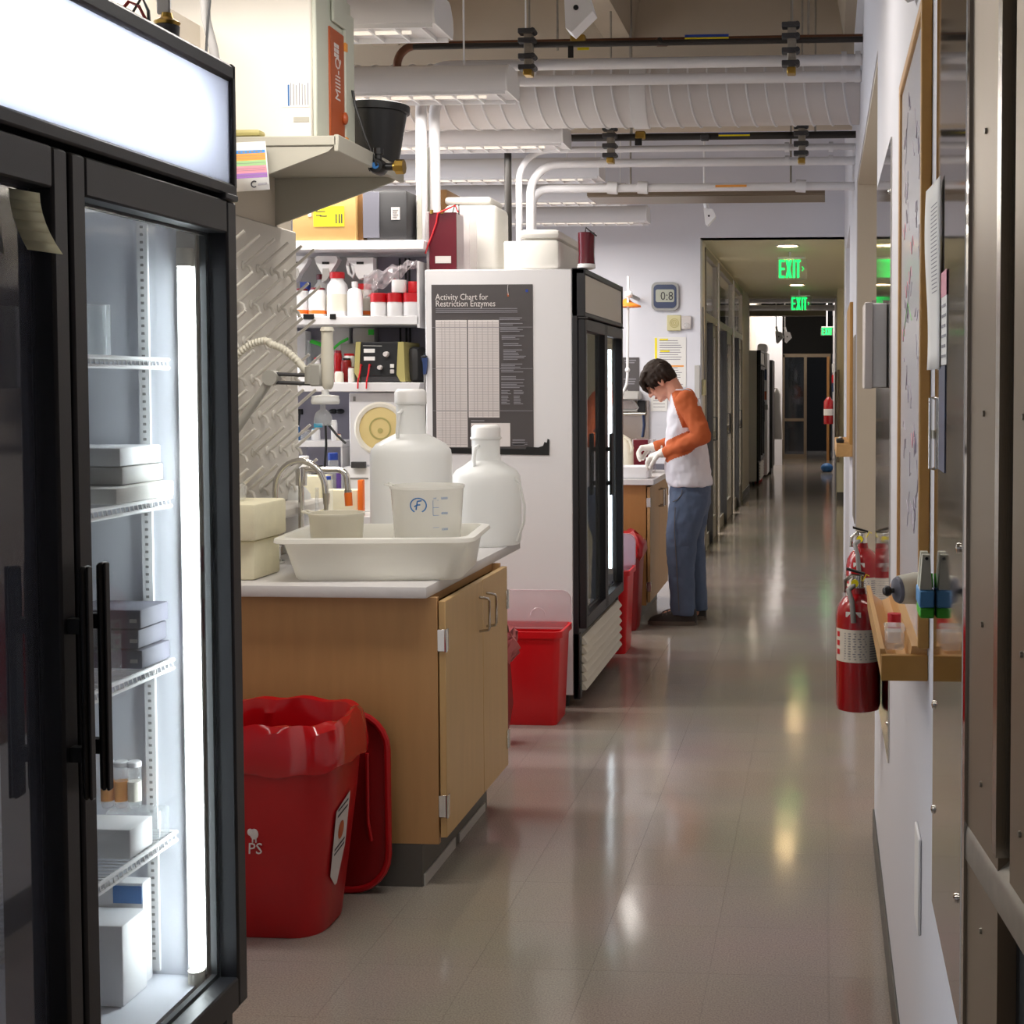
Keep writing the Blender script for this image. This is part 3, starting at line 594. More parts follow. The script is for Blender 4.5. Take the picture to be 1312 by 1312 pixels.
f1 = fridge('tall black-framed double glass-door fridge at the left edge with a lit white header', -1.0, 1.24, 2.285, True, 1.762, 'panel_lit', .432)
f2 = fridge('white-sided glass-door fridge in the middle with a dark poster on its side', -1.10, 6.25, 7.44, False, 6.86, 'panel_off')
# taped note on the left door
nt = thing('paper_note', 'pale yellow paper note taped on the left fridge door glass', 'note', (-.995, 1.67, 1.69))
N0 = []
for i in range(7):
    u = i/6; N0.append([(-1.018+.012*u*u, 1.655+.018*u**2, 1.748-.075*u), (-.998+.012*u*u, 1.688+.030*u**2, 1.746-.075*u)])
mb = MB()
for i in range(6): mb.quad(N0[i][0], N0[i][1], N0[i+1][1], N0[i+1][0])
sol = mb.build('sheet', 'note', nt); sm = sol.modifiers.new('solid', 'SOLIDIFY'); sm.thickness = .0012
# things in the near fridge
def bottle(name, label, cat, p, h, r, prof, m, group=None, cap=None, capmat='white', lab=None, n=20):
    """p = base centre; prof = [(radius fraction, height fraction)]; cap = (r frac, z0, z1)"""
    t = thing(name, label, cat, p, group); p = Vector(p)
    MB().lathe([(r*a, h*b) for a, b in prof], p, n).build('body', m, t)
    if cap: MB().lathe([(0, h*cap[1]), (r*cap[0], h*cap[1]), (r*cap[0], h*cap[2]-.002), (r*cap[0]-.002, h*cap[2]), (0, h*cap[2])], p, n).build('cap', capmat, t)
    if lab: MB().lathe([(r*1.012, h*lab[0]), (r*1.012, h*lab[1])], p, n).build('label', lab[2], t)
    return t
def boxthing(name, label, cat, a, b, m, group=None, bev=.003, lid=None, lidmat=None, extra=None):
    x0, x1 = min(a[0], b[0]), max(a[0], b[0]); y0, y1 = min(a[1], b[1]), max(a[1], b[1]); z0, z1 = min(a[2], b[2]), max(a[2], b[2])
    t = thing(name, label, cat, ((x0+x1)/2, (y0+y1)/2, z0), group)
    zt = z1-lid if lid else z1
    MB().box(x0, x1, y0, y1, z0, zt, bev=bev, seg=2).build('body', m, t)
    if lid: MB().box(x0-.004, x1+.004, y0-.004, y1+.004, zt+.001, z1, bev=bev, seg=2).build('lid', lidmat or m, t)
    return t
def fx_(px, Y=2.2): return at(px, 600, Y).x
bottle('plastic_jar', 'tall clear cylinder standing on the top shelf of the near fridge', 'jar', (fx_(132), 2.19, 1.549), .086, .021, [(0, 0), (1, 0), (1, 1), (.94, 1), (.94, .02), (0, .02)], 'clear_plastic')
boxthing('white_box', 'flat white carton, upper of two on the second shelf of the near fridge', 'box', (-1.30, 2.10, 1.372), (-1.118, 2.235, 1.402), 'white')
boxthing('white_box', 'white carton, lower of two on the second shelf of the near fridge', 'box', (-1.31, 2.10, 1.342), (-1.115, 2.237, 1.371), 'lgrey')
boxthing('foam_slab', 'bumpy translucent packing slab under the white cartons in the near fridge', 'packing', (-1.31, 2.05, 1.316), (-1.098, 2.238, 1.341), 'foam')
for i, z in enumerate((1.039, 1.072, 1.105)):
    dx = (.0, -.006, -.002)[i]
    bx = boxthing('freezer_box', ('bottom', 'middle', 'topmost')[i]+' grey cardboard freezer box of the stack in the near fridge', 'box', (-1.24, 2.14, z), (-1.108+dx, 2.237, z+.031), 'greyblue', 'grey freezer boxes in the near fridge')
    MB().box(-1.128, -1.116, 2.1385, 2.1395, z+.010, z+.016).build('pull_tab', 'lgrey', bx)
boxthing('glass_plate', 'pale glass plate leaning by the grey freezer boxes', 'plate', (-1.155, 2.12, 1.04), (-1.135, 2.126, 1.10), 'clear_plastic', bev=.001)
for i, (px, m) in enumerate(((128, 'c_orange'), (146, 'c_orange'), (163, 'offwhite'))):
    bottle('sample_tube', ('left', 'middle', 'right')[i]+' clear tube of liquid on the lowest shelf of the near fridge', 'tube', (fx_(px), 2.205, .79), .075, .011, [(0, 0), (.8, 0), (1, .1), (1, .95), (0, .95)], 'clear_plastic', 'clear tubes in the near fridge', (1.05, .93, 1.05), 'white', (.15, .6, m))
boxthing('tube_rack', 'clear rack holding tubes on the lowest shelf of the near fridge', 'rack', (-1.20, 2.185, .742), (-1.108, 2.225, .789), 'clear_plastic')
boxthing('white_box', 'white carton with a folded front on the lowest shelf of the near fridge', 'box', (-1.22, 2.09, .742), (-1.108, 2.165, .79), 'white')
boxthing('white_box', 'tall white carton on the floor of the near fridge', 'box', (-1.25, 2.12, .485), (-1.140, 2.20, .62), 'white')
bx = boxthing('tall_box', 'narrow pale box with a blue label behind the tall white carton', 'box', (-1.27, 2.205, .485), (-1.148, 2.235, .66), 'white')
MB().box(-1.2, -1.15, 2.2035, 2.2045, .625, .655).build('blue_label', 'print_blue', bx)
boxthing('blue_box', 'blue plastic box low behind the left door of the near fridge', 'box', (-1.25, 1.5, .485), (-1.1, 1.66, .58), 'print_blue')
boxthing('wire_rack', 'pale rack low behind the left door of the near fridge', 'rack', (-1.25, 1.5, .582), (-1.1, 1.66, .63), 'lgrey')
# junk on top of the near fridge
sj = thing('condenser_fan', 'brass-rimmed fan housing with a silver bracket and loose wires on top of the near fridge', 'fan', (-1.09, 2.2, 2.046))
ce_ = at(214, 24, 2.2); cx_ = ce_.x
MB().cyl((cx_, 2.2, 2.046), (cx_, 2.2, ce_.z-.012), .016, .020, 14).build('motor', 'dgrey', sj)
MB().lathe([(0, 0), (.018, 0), (.021, .005), (.010, .012), (.008, .02), (0, .02)], (cx_, 2.2, ce_.z-.011), 20).build('rim', 'brass', sj)
MB().box(cx_-.018, cx_+.004, 2.20, 2.206, ce_.z+.008, ce_.z+.06, bev=.002).build('bracket', 'lgrey', sj)
for i, pts in enumerate((((150, 20), (165, 2), (178, 8), (184, 20), (196, 40)), ((150, 6), (170, 16), (182, -4), (190, 14), (192, 40)))):
    MB().tube([tuple(at(u, v, 2.2)) for u, v in pts], .0028, 6).build('wire', ('red_dark', 'wire')[i], sj)
hs = thing('grey_hose', 'grey hose and thin black cord hanging behind the near fridge', 'hose', (-1.62, 3.9, 2.2))
MB().tube([tuple(at(262, -10, 3.85)), tuple(at(264, 25, 3.85)), tuple(at(273, 60, 3.85)), tuple(at(279, 95, 3.86))], .014, 10, flat=.5).build('hose_body', 'grey', hs)
MB().tube([tuple(at(270, -10, 3.84)), tuple(at(266, 30, 3.84)), tuple(at(264, 70, 3.84)), tuple(at(266, 100, 3.84))], .004, 6).build('cord', 'wire', hs)

# ================================================================== NEAR BENCH UNIT
cb = thing('base_cabinet', 'wooden base cabinet under the near counter, seen end-on with two doors', 'cabinet', (-1.5, 4.4, 0))
CY0, CY1, CXF = 3.965, 4.765, -1.142
MB().box(-1.885, CXF-.004, CY0, CY0+.02, .13, .873, bev=.001).box(-1.885, CXF-.004, CY1-.02, CY1, .13, .873).box(-1.885, -1.865, CY0+.02, CY1-.02, .13, .873).box(-1.865, CXF-.03, CY0+.02, CY1-.02, .13, .15).box(-1.865, CXF-.03, CY0+.02, CY1-.02, .85, .873).build('carcass', 'maple', cb)
MB().box(-1.885, CXF-.065, CY0-.001, CY1, 0, .129).box(CXF-.065, CXF-.055, CY0-.001, CY1-.02, 0, .128).build('toe_kick', 'base_rubber', cb)
MB().box(CXF-.0549, CXF-.050, CY0+.01, CY0+.35, .0, .035).box(CXF-.0549, CXF-.050, CY0+.40, CY0+.74, .0, .03).build('peeling_edge', 'lgrey', cb)
cm = 4.415
for k, (a, b) in enumerate(((CY0+.003, cm-.0015), (cm+.0015, CY1-.003))):
    d = MB().box(CXF, CXF+.02, a, b, .15, .862, bev=.0015).build('door', 'maple_light', cb)
    hy = b-.045 if k == 0 else a+.045
    MB().tube([(CXF+.02, hy, .70), (CXF+.05, hy, .705), (CXF+.053, hy, .712), (CXF+.053, hy, .80), (CXF+.05, hy, .807), (CXF+.02, hy, .812)], .0045, 8).build('handle', 'steel', d)
    ey = a if k == 0 else b; sg = 1 if k == 0 else -1
    for z in (.245, .745):
        hg = MB().box(CXF-.004, CXF+.0225, ey-sg*.004, ey+sg*.0005, z-.033, z+.033, bev=.001).box(CXF+.02, CXF+.0235, ey, ey+sg*.022, z-.033, z+.033, bev=.001).cyl((CXF+.022, ey-sg*.003, z-.034), (CXF+.022, ey-sg*.003, z+.034), .005, n=8)
        hg.build('hinge', 'chrome', d)
ct = thing('countertop', 'white laminate countertop of the near bench unit', 'countertop', (-1.53, 4.55, .875))
MB().box(-1.90, -1.166, 3.925, 5.175, .8755, .91, bev=.003, seg=2).build('slab', 'counter', ct)
# partition with pegboard, and overhead shelf
pt = struct('wall_divider', MB().box(-1.99, -1.905, 3.2, 4.80, 0, 2.60), 'wall_warm', label='low dividing panel carrying the drying rack')
pg = thing('drying_rack', 'grey pegboard drying rack on the divider with long slanted pegs', 'drying rack', (-1.9, 4.4, 1.1))
MB().box(-1.904, -1.882, 3.98, 4.785, 1.10, 2.05, bev=.004).build('board', 'pegboard', pg)
pm = None
for r in range(7):
    for c in range(7):
        y = 4.10+.115*c+(.057 if r % 2 else 0); z = 1.16+.122*r
        if y > 4.745: continue
        if pm is None:
            mb = MB(); mb.tube([(-1.885, 4.0, 1.0), (-1.870, 4.0, 1.004), (-1.775, 4.0, 1.085)], [.0062, .006, .005], 8).lathe([(.015, 0), (.015, .004), (.009, .008), (0, .008)], (-1.882, 4.0, 1.0), 12, axis='x')
            mb.tube([(-1.87, 4.0, 1.0), (-1.858, 4.0, .992), (-1.852, 4.0, .975)], .006, 6)
            o = mb.build('peg', 'pegboard', pg); pm = o; o.location = (0, y-4.0, z-1.0)
        else:
            o = bpy.data.objects.new('peg', pm.data); COL.objects.link(o); o.parent = pg; o.location = (0, y-4.0, z-1.0)
MB().box(-1.883, -1.78, 4.0, 4.78, 1.06, 1.10, bev=.01).build('drip_trough', 'pegboard', pg)
sh = thing('wall_shelf', 'beige overhead shelf with triangular brackets above the drying rack', 'shelf', (-1.7, 4.36, 2.22))
MB().box(-2.25, -1.462, 4.04, 4.68, 2.222, 2.252, bev=.003).box(-1.47, -1.455, 4.04, 4.68, 2.205, 2.255, bev=.002).build('board', 'putty', sh)
for y in (4.045, 4.655):
    MB().prism([(-2.2, 2.221), (-1.472, 2.221), (-1.49, 2.205), (-1.90, 2.06), (-1.90, 1.99) if y > 4.3 else (-2.2, 2.0)]+([(-2.2, 1.99)] if y > 4.3 else []), 'x' if 0 else 'y', y, y+.012).build('bracket', 'putty', sh)
mq = thing('water_purifier', 'cream water purifier cabinet with a rust-brown side strip on the overhead shelf', 'purifier', (-1.75, 4.25, 2.252))
MB().box(-2.0, -1.556, 4.1, 4.40, 2.2535, 3.0, bev=.006).build('housing', 'milliwhite', mq)
MB().box(-1.556, -1.542, 4.1, 4.405, 2.2535, 2.74, bev=.003).build('front_cover', 'sage', mq)
MB().box(-1.545, -1.536, 4.20, 4.325, 2.256, 2.62, bev=.002).build('strip', 'milli', mq)
MB().box(-1.545, -1.532, 4.326, 4.41, 2.254, 2.70, bev=.004).box(-1.54, -1.53, 4.22, 4.34, 2.64, 2.76, bev=.003).build('door_panel', 'sage', mq)
text('Milli-Q', 'lettering', 'printwhite', (-1.5355, 4.285, 2.40), (0, 0, 1), (0, -1, 0), .062, mq, squeeze=.8)
for k in range(2):
    for j in range(3): MB().box(-1.536, -1.5353, 4.235+.022*k, 4.253+.022*k, 2.535+.015*j, 2.547+.015*j).build('logo_block', 'printwhite', mq)
MB().ball((-1.53, 4.31, 2.355), (.01, .013, .02)).build('knob', 'milli', mq)
for z in (2.27, 2.57): MB().box(-1.54, -1.53, 4.325, 4.345, z, z+.03, bev=.003).build('clip', 'c_orange', mq)
pa, pb = at(361, 98, 4.098), at(396, 137, 4.098)
MB().box(pa.x, pb.x, 4.0985, 4.0995, pb.z, pa.z).build('pasted_label', 'paper', mq)
mb = MB()
for k in range(7): mb.box(pa.x+.026+.009*k, pa.x+.028+.009*k, 4.0978, 4.0984, pb.z+.006, pa.z-.02-.003*(k % 3))
mb.build('fine_print', 'inkgrey', mq)
MB().box(pa.x+.018, pa.x+.023, 4.0978, 4.0984, pb.z+.004, pa.z-.025).build('blue_print', 'print_blue', mq)
qa, qb = at(376, 150, 4.098), at(396, 156, 4.098); MB().box(qa.x, qb.x, 4.0985, 4.0995, qb.z, qa.z).build('small_plate', 'putty', mq)
# colour-banded card
cc = thing('colour_card', 'white card with rainbow colour bands hanging below the overhead shelf', 'card', tuple(at(325, 245, 4.02)))
tl, tr, bl, br = at(303, 183, 4.02), at(340, 181, 4.02), at(306, 246, 4.0), at(346, 243, 4.0)
tl = Vector((tl.x-.02, tl.y, tl.z)); bl = Vector((bl.x-.02, bl.y, bl.z))
def card(u, v, off=0): return tl.lerp(tr, u).lerp(bl.lerp(br, u), v)+Vector((0, -off, 0))
so = MB().quad(card(0, 0), card(1, 0), card(1, 1), card(0, 1)).build('sheet', 'paper', cc); sm = so.modifiers.new('solid', 'SOLIDIFY'); sm.thickness = .001
for v0, v1, m in ((.17, .235, 'c_blue'), (.235, .38, 'c_orange'), (.38, .49, 'c_green'), (.49, .64, 'c_pink'), (.64, .74, 'c_purple')):
    MB().quad(card(.03, v0, .0015), card(.97, v0, .0015), card(.97, v1, .0015), card(.03, v1, .0015)).build('colour_band', m, cc)
mb = MB()
for k in range(7): mb.quad(card(.1+.12*k, .185, .002), card(.17+.12*k, .185, .002), card(.17+.12*k, .22, .002), card(.1+.12*k, .22, .002))
for v in (.28, .33, .43, .54, .58, .68): mb.quad(card(.05, v, .002), card(.95, v, .002), card(.95, v+.006, .002), card(.05, v+.006, .002))
mb.build('fine_print', 'inkgrey', cc)
mb = MB(); c0 = card(.60, .87, .002); mb.tube([tuple(p) for p in arc(c0, .009, R(50), R(310), 10, (1, 0, 0), (0, 0, 1))], .0022, 5).build('logo', 'ink', cc)
MB().quad(card(.7, .86, .002), card(.95, .85, .002), card(.95, .89, .002), card(.7, .90, .002)).build('logo_text', 'inkgrey', cc)
boxthing('folder', 'pale olive rounded dish beside the water purifier on the overhead shelf', 'dish', (-1.95, 4.045, 2.254), (-1.70, 4.095, 2.275), 'olive', bev=.02)
# bucket, tubing valve on the shelf
bk = thing('bucket', 'black plastic bucket standing on the overhead shelf', 'bucket', (-1.525, 4.56, 2.253))
MB().lathe([(0, 0), (.072, 0), (.100, .165), (.109, .167), (.111, .19), (.105, .193), (.098, .188), (.07, .006), (0, .006)], (-1.51, 4.56, 2.2535), 36).build('body', 'black', bk)
vt = thing('shelf_valve', 'black plastic valve with a blue centre and brass fitting clamped to the overhead shelf edge', 'valve', tuple(at(486, 218, 4.4)))
c0 = at(485, 214, 4.38)
mb = MB().lathe([(0, -.03), (.022, -.03), (.026, -.02), (.026, .02), (.02, .03), (0, .03)], c0, 12, axis='y').cyl(c0, c0+Vector((0, 0, .045)), .012).cyl(c0+Vector((0, 0, .04)), c0+Vector((0, 0, .06)), .016).cyl(c0, c0+Vector((.05, 0, 0)), .012).cyl(c0, c0+Vector((-.03, 0, 0)), .014).build('body', 'black', vt)
MB().cyl(c0+Vector((0, -.034, 0)), c0+Vector((0, -.03, 0)), .011).build('centre', 'print_blue', vt)
MB().cyl(c0+Vector((.05, 0, 0)), c0+Vector((.058, 0, 0)), .014).cyl(c0+Vector((.058, 0, 0)), c0+Vector((.085, 0, 0)), .024, n=8).build('fitting', 'brass', vt)
tu = MB().tube([tuple(at(441, 121, 4.38)), tuple(at(448, 116, 4.38)), tuple(at(452, 117, 4.38)), tuple(at(455, 135, 4.38)), tuple(at(468, 175, 4.38)), tuple(at(483, 212, 4.345))], .0045, 8).build('tubing', 'black', vt)
# ---------- things on the counter
def carboy(label, x, y, z0, r, h, zs, neck, capr):
    t = thing('carboy', label, 'carboy', (x, y, z0), 'white plastic carboys on the near counter')
    prof = [(0, .012), (r*.75, .006), (r*.80, 0), (r*.95, 0), (r, .018), (r, zs-.05), (r*.97, zs-.02), (r*.85, zs+.002), (r*.60, zs+.022), (neck*1.08, zs+.038), (neck, zs+.055), (neck, h-.055), (neck*1.12, h-.052), (neck*1.12, h-.045), (0, h-.045)]
    MB().lathe(prof, (x, y, z0), 40).build('body', 'frost', t)
    cp = MB(); n = 48; vs = []
    for zz_, rr in ((h-.05, capr), (h-.012, capr), (h-.006, capr*.93), (h, capr*.80)):
        vs.append([(x+(rr+(.0014 if i % 2 and zz_ < h-.011 else 0))*math.cos(2*math.pi*i/n), y+(rr+(.0014 if i % 2 and zz_ < h-.011 else 0))*math.sin(2*math.pi*i/n), z0+zz_) for i in range(n)])
    cp.loft(vs).build('cap', 'white_lid', t)
    for a in (-1.9, 1.2):
        u = Vector((math.cos(a), math.sin(a), 0)); b = Vector((x, y, z0))
        MB().tube([tuple(b+u*(neck*.95)+Vector((0, 0, h-.075))), tuple(b+u*(neck*1.35)+Vector((0, 0, h-.085))), tuple(b+u*(neck*1.55)+Vector((0, 0, zs+.05))), tuple(b+u*(neck*1.5)+Vector((0, 0, zs+.012)))], .007, 8).build('handle', 'frost', t)
    return t
carboy('tall white carboy behind the tub, larger of the two on the near counter', -1.452, 4.72, .911, .142, .58, .385, .050, .054)
k2 = carboy('smaller cloudy carboy with a side tube at the far corner of the near counter', -1.262, 5.03, .911, .130, .445, .275, .052, .053)
MB().tube([(-1.17, 4.99, 1.185), (-1.125, 4.985, 1.14), (-1.106, 4.98, 1.06), (-1.108, 4.98, 1.0), (-1.135, 4.98, .925)], .005, 8).build('side_tube', 'frost', k2)
MB().cyl((-1.262-.06, 4.905, .955), (-1.262-.06, 4.86, .955), .018).cyl((-1.322, 4.865, .955), (-1.322, 4.85, .955), .012).build('spigot', 'white', k2)
tr = thing('plastic_tub', 'shallow white rectangular plastic tub overhanging the counter edge', 'tub', (-1.35, 4.19, .911))
def rr3(cx, cy, w, h, r, z): return [(p[0], p[1], z) for p in rrect(cx, cy, w, h, r, 5)]
rings = [rr3(-1.345, 4.2, .49, .37, .04, .9112), rr3(-1.345, 4.2, .505, .385, .045, .918), rr3(-1.352, 4.2, .555, .43, .05, 1.03), rr3(-1.352, 4.2, .595, .47, .055, 1.034), rr3(-1.352, 4.2, .60, .475, .055, 1.028), rr3(-1.352, 4.2, .605, .48, .055, 1.03), rr3(-1.352, 4.2, .60, .475, .055, 1.042), rr3(-1.352, 4.2, .55, .425, .05, 1.044), rr3(-1.345, 4.2, .495, .375, .042, .921), rr3(-1.345, 4.2, .48, .36, .04, .917)]
RT = Matrix.Translation((-1.6, 3.98, 0)) @ Matrix.Rotation(R(7), 4, 'Z') @ Matrix.Translation((1.6, -3.98, 0))
MB().loft([[RT @ Vector(p) for p in r_] for r_ in rings]).build('body', 'trayplast', tr)
def beaker(label, x, y, z0, r0, r1, h, m):
    t = thing('beaker', label, 'beaker', (x, y, z0), 'plastic beakers in the white tub')
    MB().lathe([(0, 0), (r0*.96, 0), (r0, .006), (r1, h-.012), (r1*1.03, h-.008), (r1*1.03, h), (r1*.985, h), (r0*.975, .008), (0, .004)], (x, y, z0), 40).build('body', m, t)
    MB().tube([(x-r1*.95, y-.02, z0+h-.004), (x-r1-.018, y-.02, z0+h+.003), (x-r1-.018, y+.02, z0+h+.003), (x-r1*.95, y+.02, z0+h-.004)], .004, 6).build('spout', m, t)
    return t
b1 = beaker('large clear beaker printed with a blue F in a circle, in the white tub', -1.262, 4.27, .918, .098, .114, .268, 'beaker')
c0 = Vector((-1.262, 4.27, 1.12)); 
def onb(a, z, r=.1115): return Vector((-1.262+r*math.sin(a), 4.27-r*math.cos(a), z))
pr = MB()
pr.tube([tuple(onb(.03+.0225/.1*math.cos(t), 1.130+.0225*math.sin(t))) for t in [R(-68+ (i*316/24)-0) +R(0) for i in range(25)] if not (R(248) < t % (2*math.pi) < R(292))][0:25], .0018, 5) if 0 else None
pts = [tuple(onb(.03+.225*math.cos(R(-62+304*i/28)), 1.130+.0225*math.sin(R(-62+304*i/28)))) for i in range(29)]
pr.tube(pts, .0021, 5)
for (a0, z0_, a1, z1_) in ((-.03, 1.116, .01, 1.143), (.01, 1.143, .13, 1.145), (-.01, 1.131, .09, 1.132), (-.08, 1.126, -.01, 1.131)):
    pr.tube([tuple(onb(a0, z0_)), tuple(onb(a1, z1_))], .0022, 5)
pr.build('logo', 'print_blue', b1)
pr = MB()
for z in (1.145, 1.122, 1.098, 1.06): pr.tube([tuple(onb(.44, z)), tuple(onb(.60, z))], .0008, 4)
pr.tube([tuple(onb(.44, 1.145)), tuple(onb(.44, 1.098))], .0008, 4).build('scale_marks', 'print_blue', b1)
for s, z in (('5000', 1.147), ('4000', 1.10), ('1000', 1.05)):
    a = .66; text(s, 'scale_number', 'print_blue', onb(a, z, .1135), (math.cos(a), math.sin(a), 0), (0, 0, 1), .011, b1, depth=.0003)
text('ml', 'scale_number', 'print_blue', onb(.45, 1.149, .1135), (math.cos(.45), math.sin(.45), 0), (0, 0, 1), .009, b1, depth=.0003)
beaker('small cream beaker at the left in the white tub', -1.515, 4.15, .918, .072, .083, .19, 'frost_warm')
MB().box(-1.455, -1.452, 4.075, 4.079, 1.0, 1.03).build('mark', 'ink', bpy.data.objects['beaker.001'])
# foam box, wash bottle
boxthing('foam_box', 'old cream foam box on the near counter beside the fridge, lower block', 'foam box', (-1.95, 4.02, .911), (-1.725, 4.22, 1.03), 'foam_old', bev=.008)
boxthing('foam_box', 'old cream foam lid block lying on the foam box beside the fridge', 'foam box', (-1.95, 4.0, 1.032), (-1.71, 4.24, 1.145), 'foam_old', bev=.010)
boxthing('clear_dish', 'small clear plastic dish on top of the old foam blocks', 'dish', (-1.86, 4.05, 1.147), (-1.79, 4.13, 1.20), 'clear_plastic', bev=.01)
p = at(381, 690, 4.72); bottle('wash_bottle', 'round-shouldered bottle with a blue stripe behind the faucets', 'bottle', (p.x, 4.72, .911), .24, .052, [(0, 0), (1, 0), (1, .72), (.9, .86), (.6, .96), (0, 1)], 'frost', None, None, 'white', (.60, .66, 'blue'))
# faucets
fa = thing('lab_faucet', 'chrome gooseneck faucet nearest the fridge with serrated tip', 'faucet', tuple(at(352, 722, 4.42)))
Yf = 4.42
def f(px, py, Y=None): return tuple(at(px, py, Y or Yf))
b0 = at(353, 722, Yf); b0.z = .911
pts = [f(353, 705), f(353, 640)]+[tuple(p) for p in arc(at(385, 628, Yf), (at(417, 628, Yf)-at(385, 628, Yf)).x, math.pi, R(8), 14, (1, 0, 0), (0, 0, 1.15))]+[f(418, 640)]
MB().tube(pts, .0105, 12).build('spout', 'chrome', fa)
MB().lathe([(0, 0), (.03, 0), (.03, .008), (.018, .014), (.016, .05), (.02, .055), (.016, .062), (0, .062)], b0, 20).build('base', 'chrome', fa)
MB().cyl(f(418, 632), f(418, 646), .012, .010, 12).cyl(f(418, 646), f(418, 662), .008, .006, 10).build('tip', 'steel', fa)
MB().cyl(f(345, 700), f(331, 694), .006, n=8).ball(f(330, 694), .011, 10).build('lever', 'chrome', fa)
fb = thing('lab_faucet', 'chrome faucet with a right-angled spout and orange sleeve', 'faucet', tuple(at(386, 700, 4.5)))
Yf = 4.5; b1_ = at(386, 700, Yf); b1_.z = .911
MB().tube([tuple(b1_), f(386, 610), f(386, 605)], .010, 12).cyl(f(386, 622), f(386, 600), .018, .020, 14).build('riser', 'chrome', fb)
MB().tube([f(386, 602), f(434, 602)]+[tuple(p) for p in arc(at(434, 613, Yf), .028, math.pi/2, 0, 6, (1, 0, 0), (0, 0, 1))]+[f(446, 628)], .0105, 12).build('spout', 'chrome', fb)
MB().cyl(f(446, 628), f(446, 632), .012).build('tip', 'steel', fb)
MB().cyl(f(446, 631), f(447, 648), .013, .0125, 14).build('sleeve', 'orange', fb)
MB().lathe([(0, 0), (.028, 0), (.028, .008), (.016, .016), (.015, .05), (0, .05)], (b1_.x, b1_.y, .911), 20).build('base', 'chrome', fb)
sk = thing('sink_spigot', 'thin clear plastic tube standing beside the chrome faucets', 'tube', tuple(at(406, 690, 4.55)))
MB().cyl((at(406, 690, 4.55).x, 4.55, .9105), tuple(at(406, 625, 4.55)), .006).build('tube_body', 'clear_plastic', sk)
# water dispenser arm with corrugated hose
Ya = 4.16
ar = thing('dispenser_arm', 'grey swivelling water dispenser arm with a hanging gun in front of the drying rack', 'dispenser', tuple(at(330, 520, Ya)))
A, B_, C_ = at(296, 560, Ya), at(348, 484, Ya), at(401, 486, Ya)
MB().tube([tuple(A), tuple(B_)], .014, 10).cyl(B_+Vector((0, -.02, 0)), B_+Vector((0, .02, 0)), .024, n=20).build('lower_arm', 'arm_grey', ar)
MB().tube([tuple(B_+Vector((0, 0, .012))), tuple(C_+Vector((0, 0, .012)))], .006, 8).tube([tuple(B_+Vector((0, 0, -.014))), tuple(C_+Vector((0, 0, -.014)))], .006, 8).build('upper_arm', 'dgrey', ar)
MB().cyl(f(399, 492, Ya), f(399, 470, Ya), .020, n=18).box(at(399, 480, Ya).x, at(414, 480, Ya).x, Ya-.02, Ya+.02, at(400, 495, Ya).z, at(400, 466, Ya).z, bev=.005).build('clamp', 'arm_grey', ar)
g0 = at(420, 499, Ya); zt = at(420, 419, Ya).z
MB().lathe([(0, 0), (.010, 0), (.016, .008), (.0185, .02), (.0195, .10), (.0175, .17), (.019, .19), (.022, zt-g0.z-.012), (.018, zt-g0.z), (0, zt-g0.z)], g0, 24).build('gun', 'hose', ar)
f0 = at(417, 518, Ya)
MB().lathe([(0, 0), (.04, 0), (.043, .004), (.043, .014), (.041, .018), (.041, .026), (.012, .030), (.010, .045), (0, .045)], f0, 28).build('filter', 'frost', ar)
e0 = at(414, 545, Ya)
MB().lathe([(.028, 0), (.027, .025), (.020, .042), (.008, .05), (.008, .068), (0, .068)], e0, 20).lathe([(.026, .001), (.0, .001)], e0, 20).build('bell', 'clear_plastic', ar)
MB().cyl(tuple(e0+Vector((-.012, -.01, -.006))), tuple(e0+Vector((-.012, -.01, .006))), .013).build('blue_ring', 'cyan', ar)
ch = MB(); hp = []
for i in range(61):
    u = i/60; px = 290+112*u; py = 480-42*math.sin(math.pi*min(1, u*1.02+.02))**.8+(-4 if u < .5 else 0)+(6*u)
    hp.append(tuple(at(px, py, Ya+.03)))
ch.tube(hp, [.013 if i % 2 else .0105 for i in range(61)], 12).build('corrugated_hose', 'hose', ar)
# ================================================================== RED BIN (near)
rb = thing('sharps_bin', 'large red bin lined with a red bag, in front of the wooden cabinet end', 'bin', (-1.6, 3.72, 0))
BX0, BX1, BY0, BY1 = -1.88, -1.335, 3.53, 3.84
def ring(z, g, r=.09): return rr3((BX0+BX1)/2, (BY0+BY1)/2, BX1-BX0+2*g, BY1-BY0+2*g, r, z)
MB().loft([ring(0, -.035, .07), ring(.006, -.028), ring(.36, .008), ring(.465, .016), ring(.465, .026), ring(.48, .030), ring(.49, .026), ring(.49, .016), ring(.36, .0), ring(.01, -.036)], ).build('body', 'red', rb)
# crease ribs on body front
MB().tube([(-1.60, 3.557, .02), (-1.585, 3.521, .40)], .006, 6).build('rib', 'red', rb)
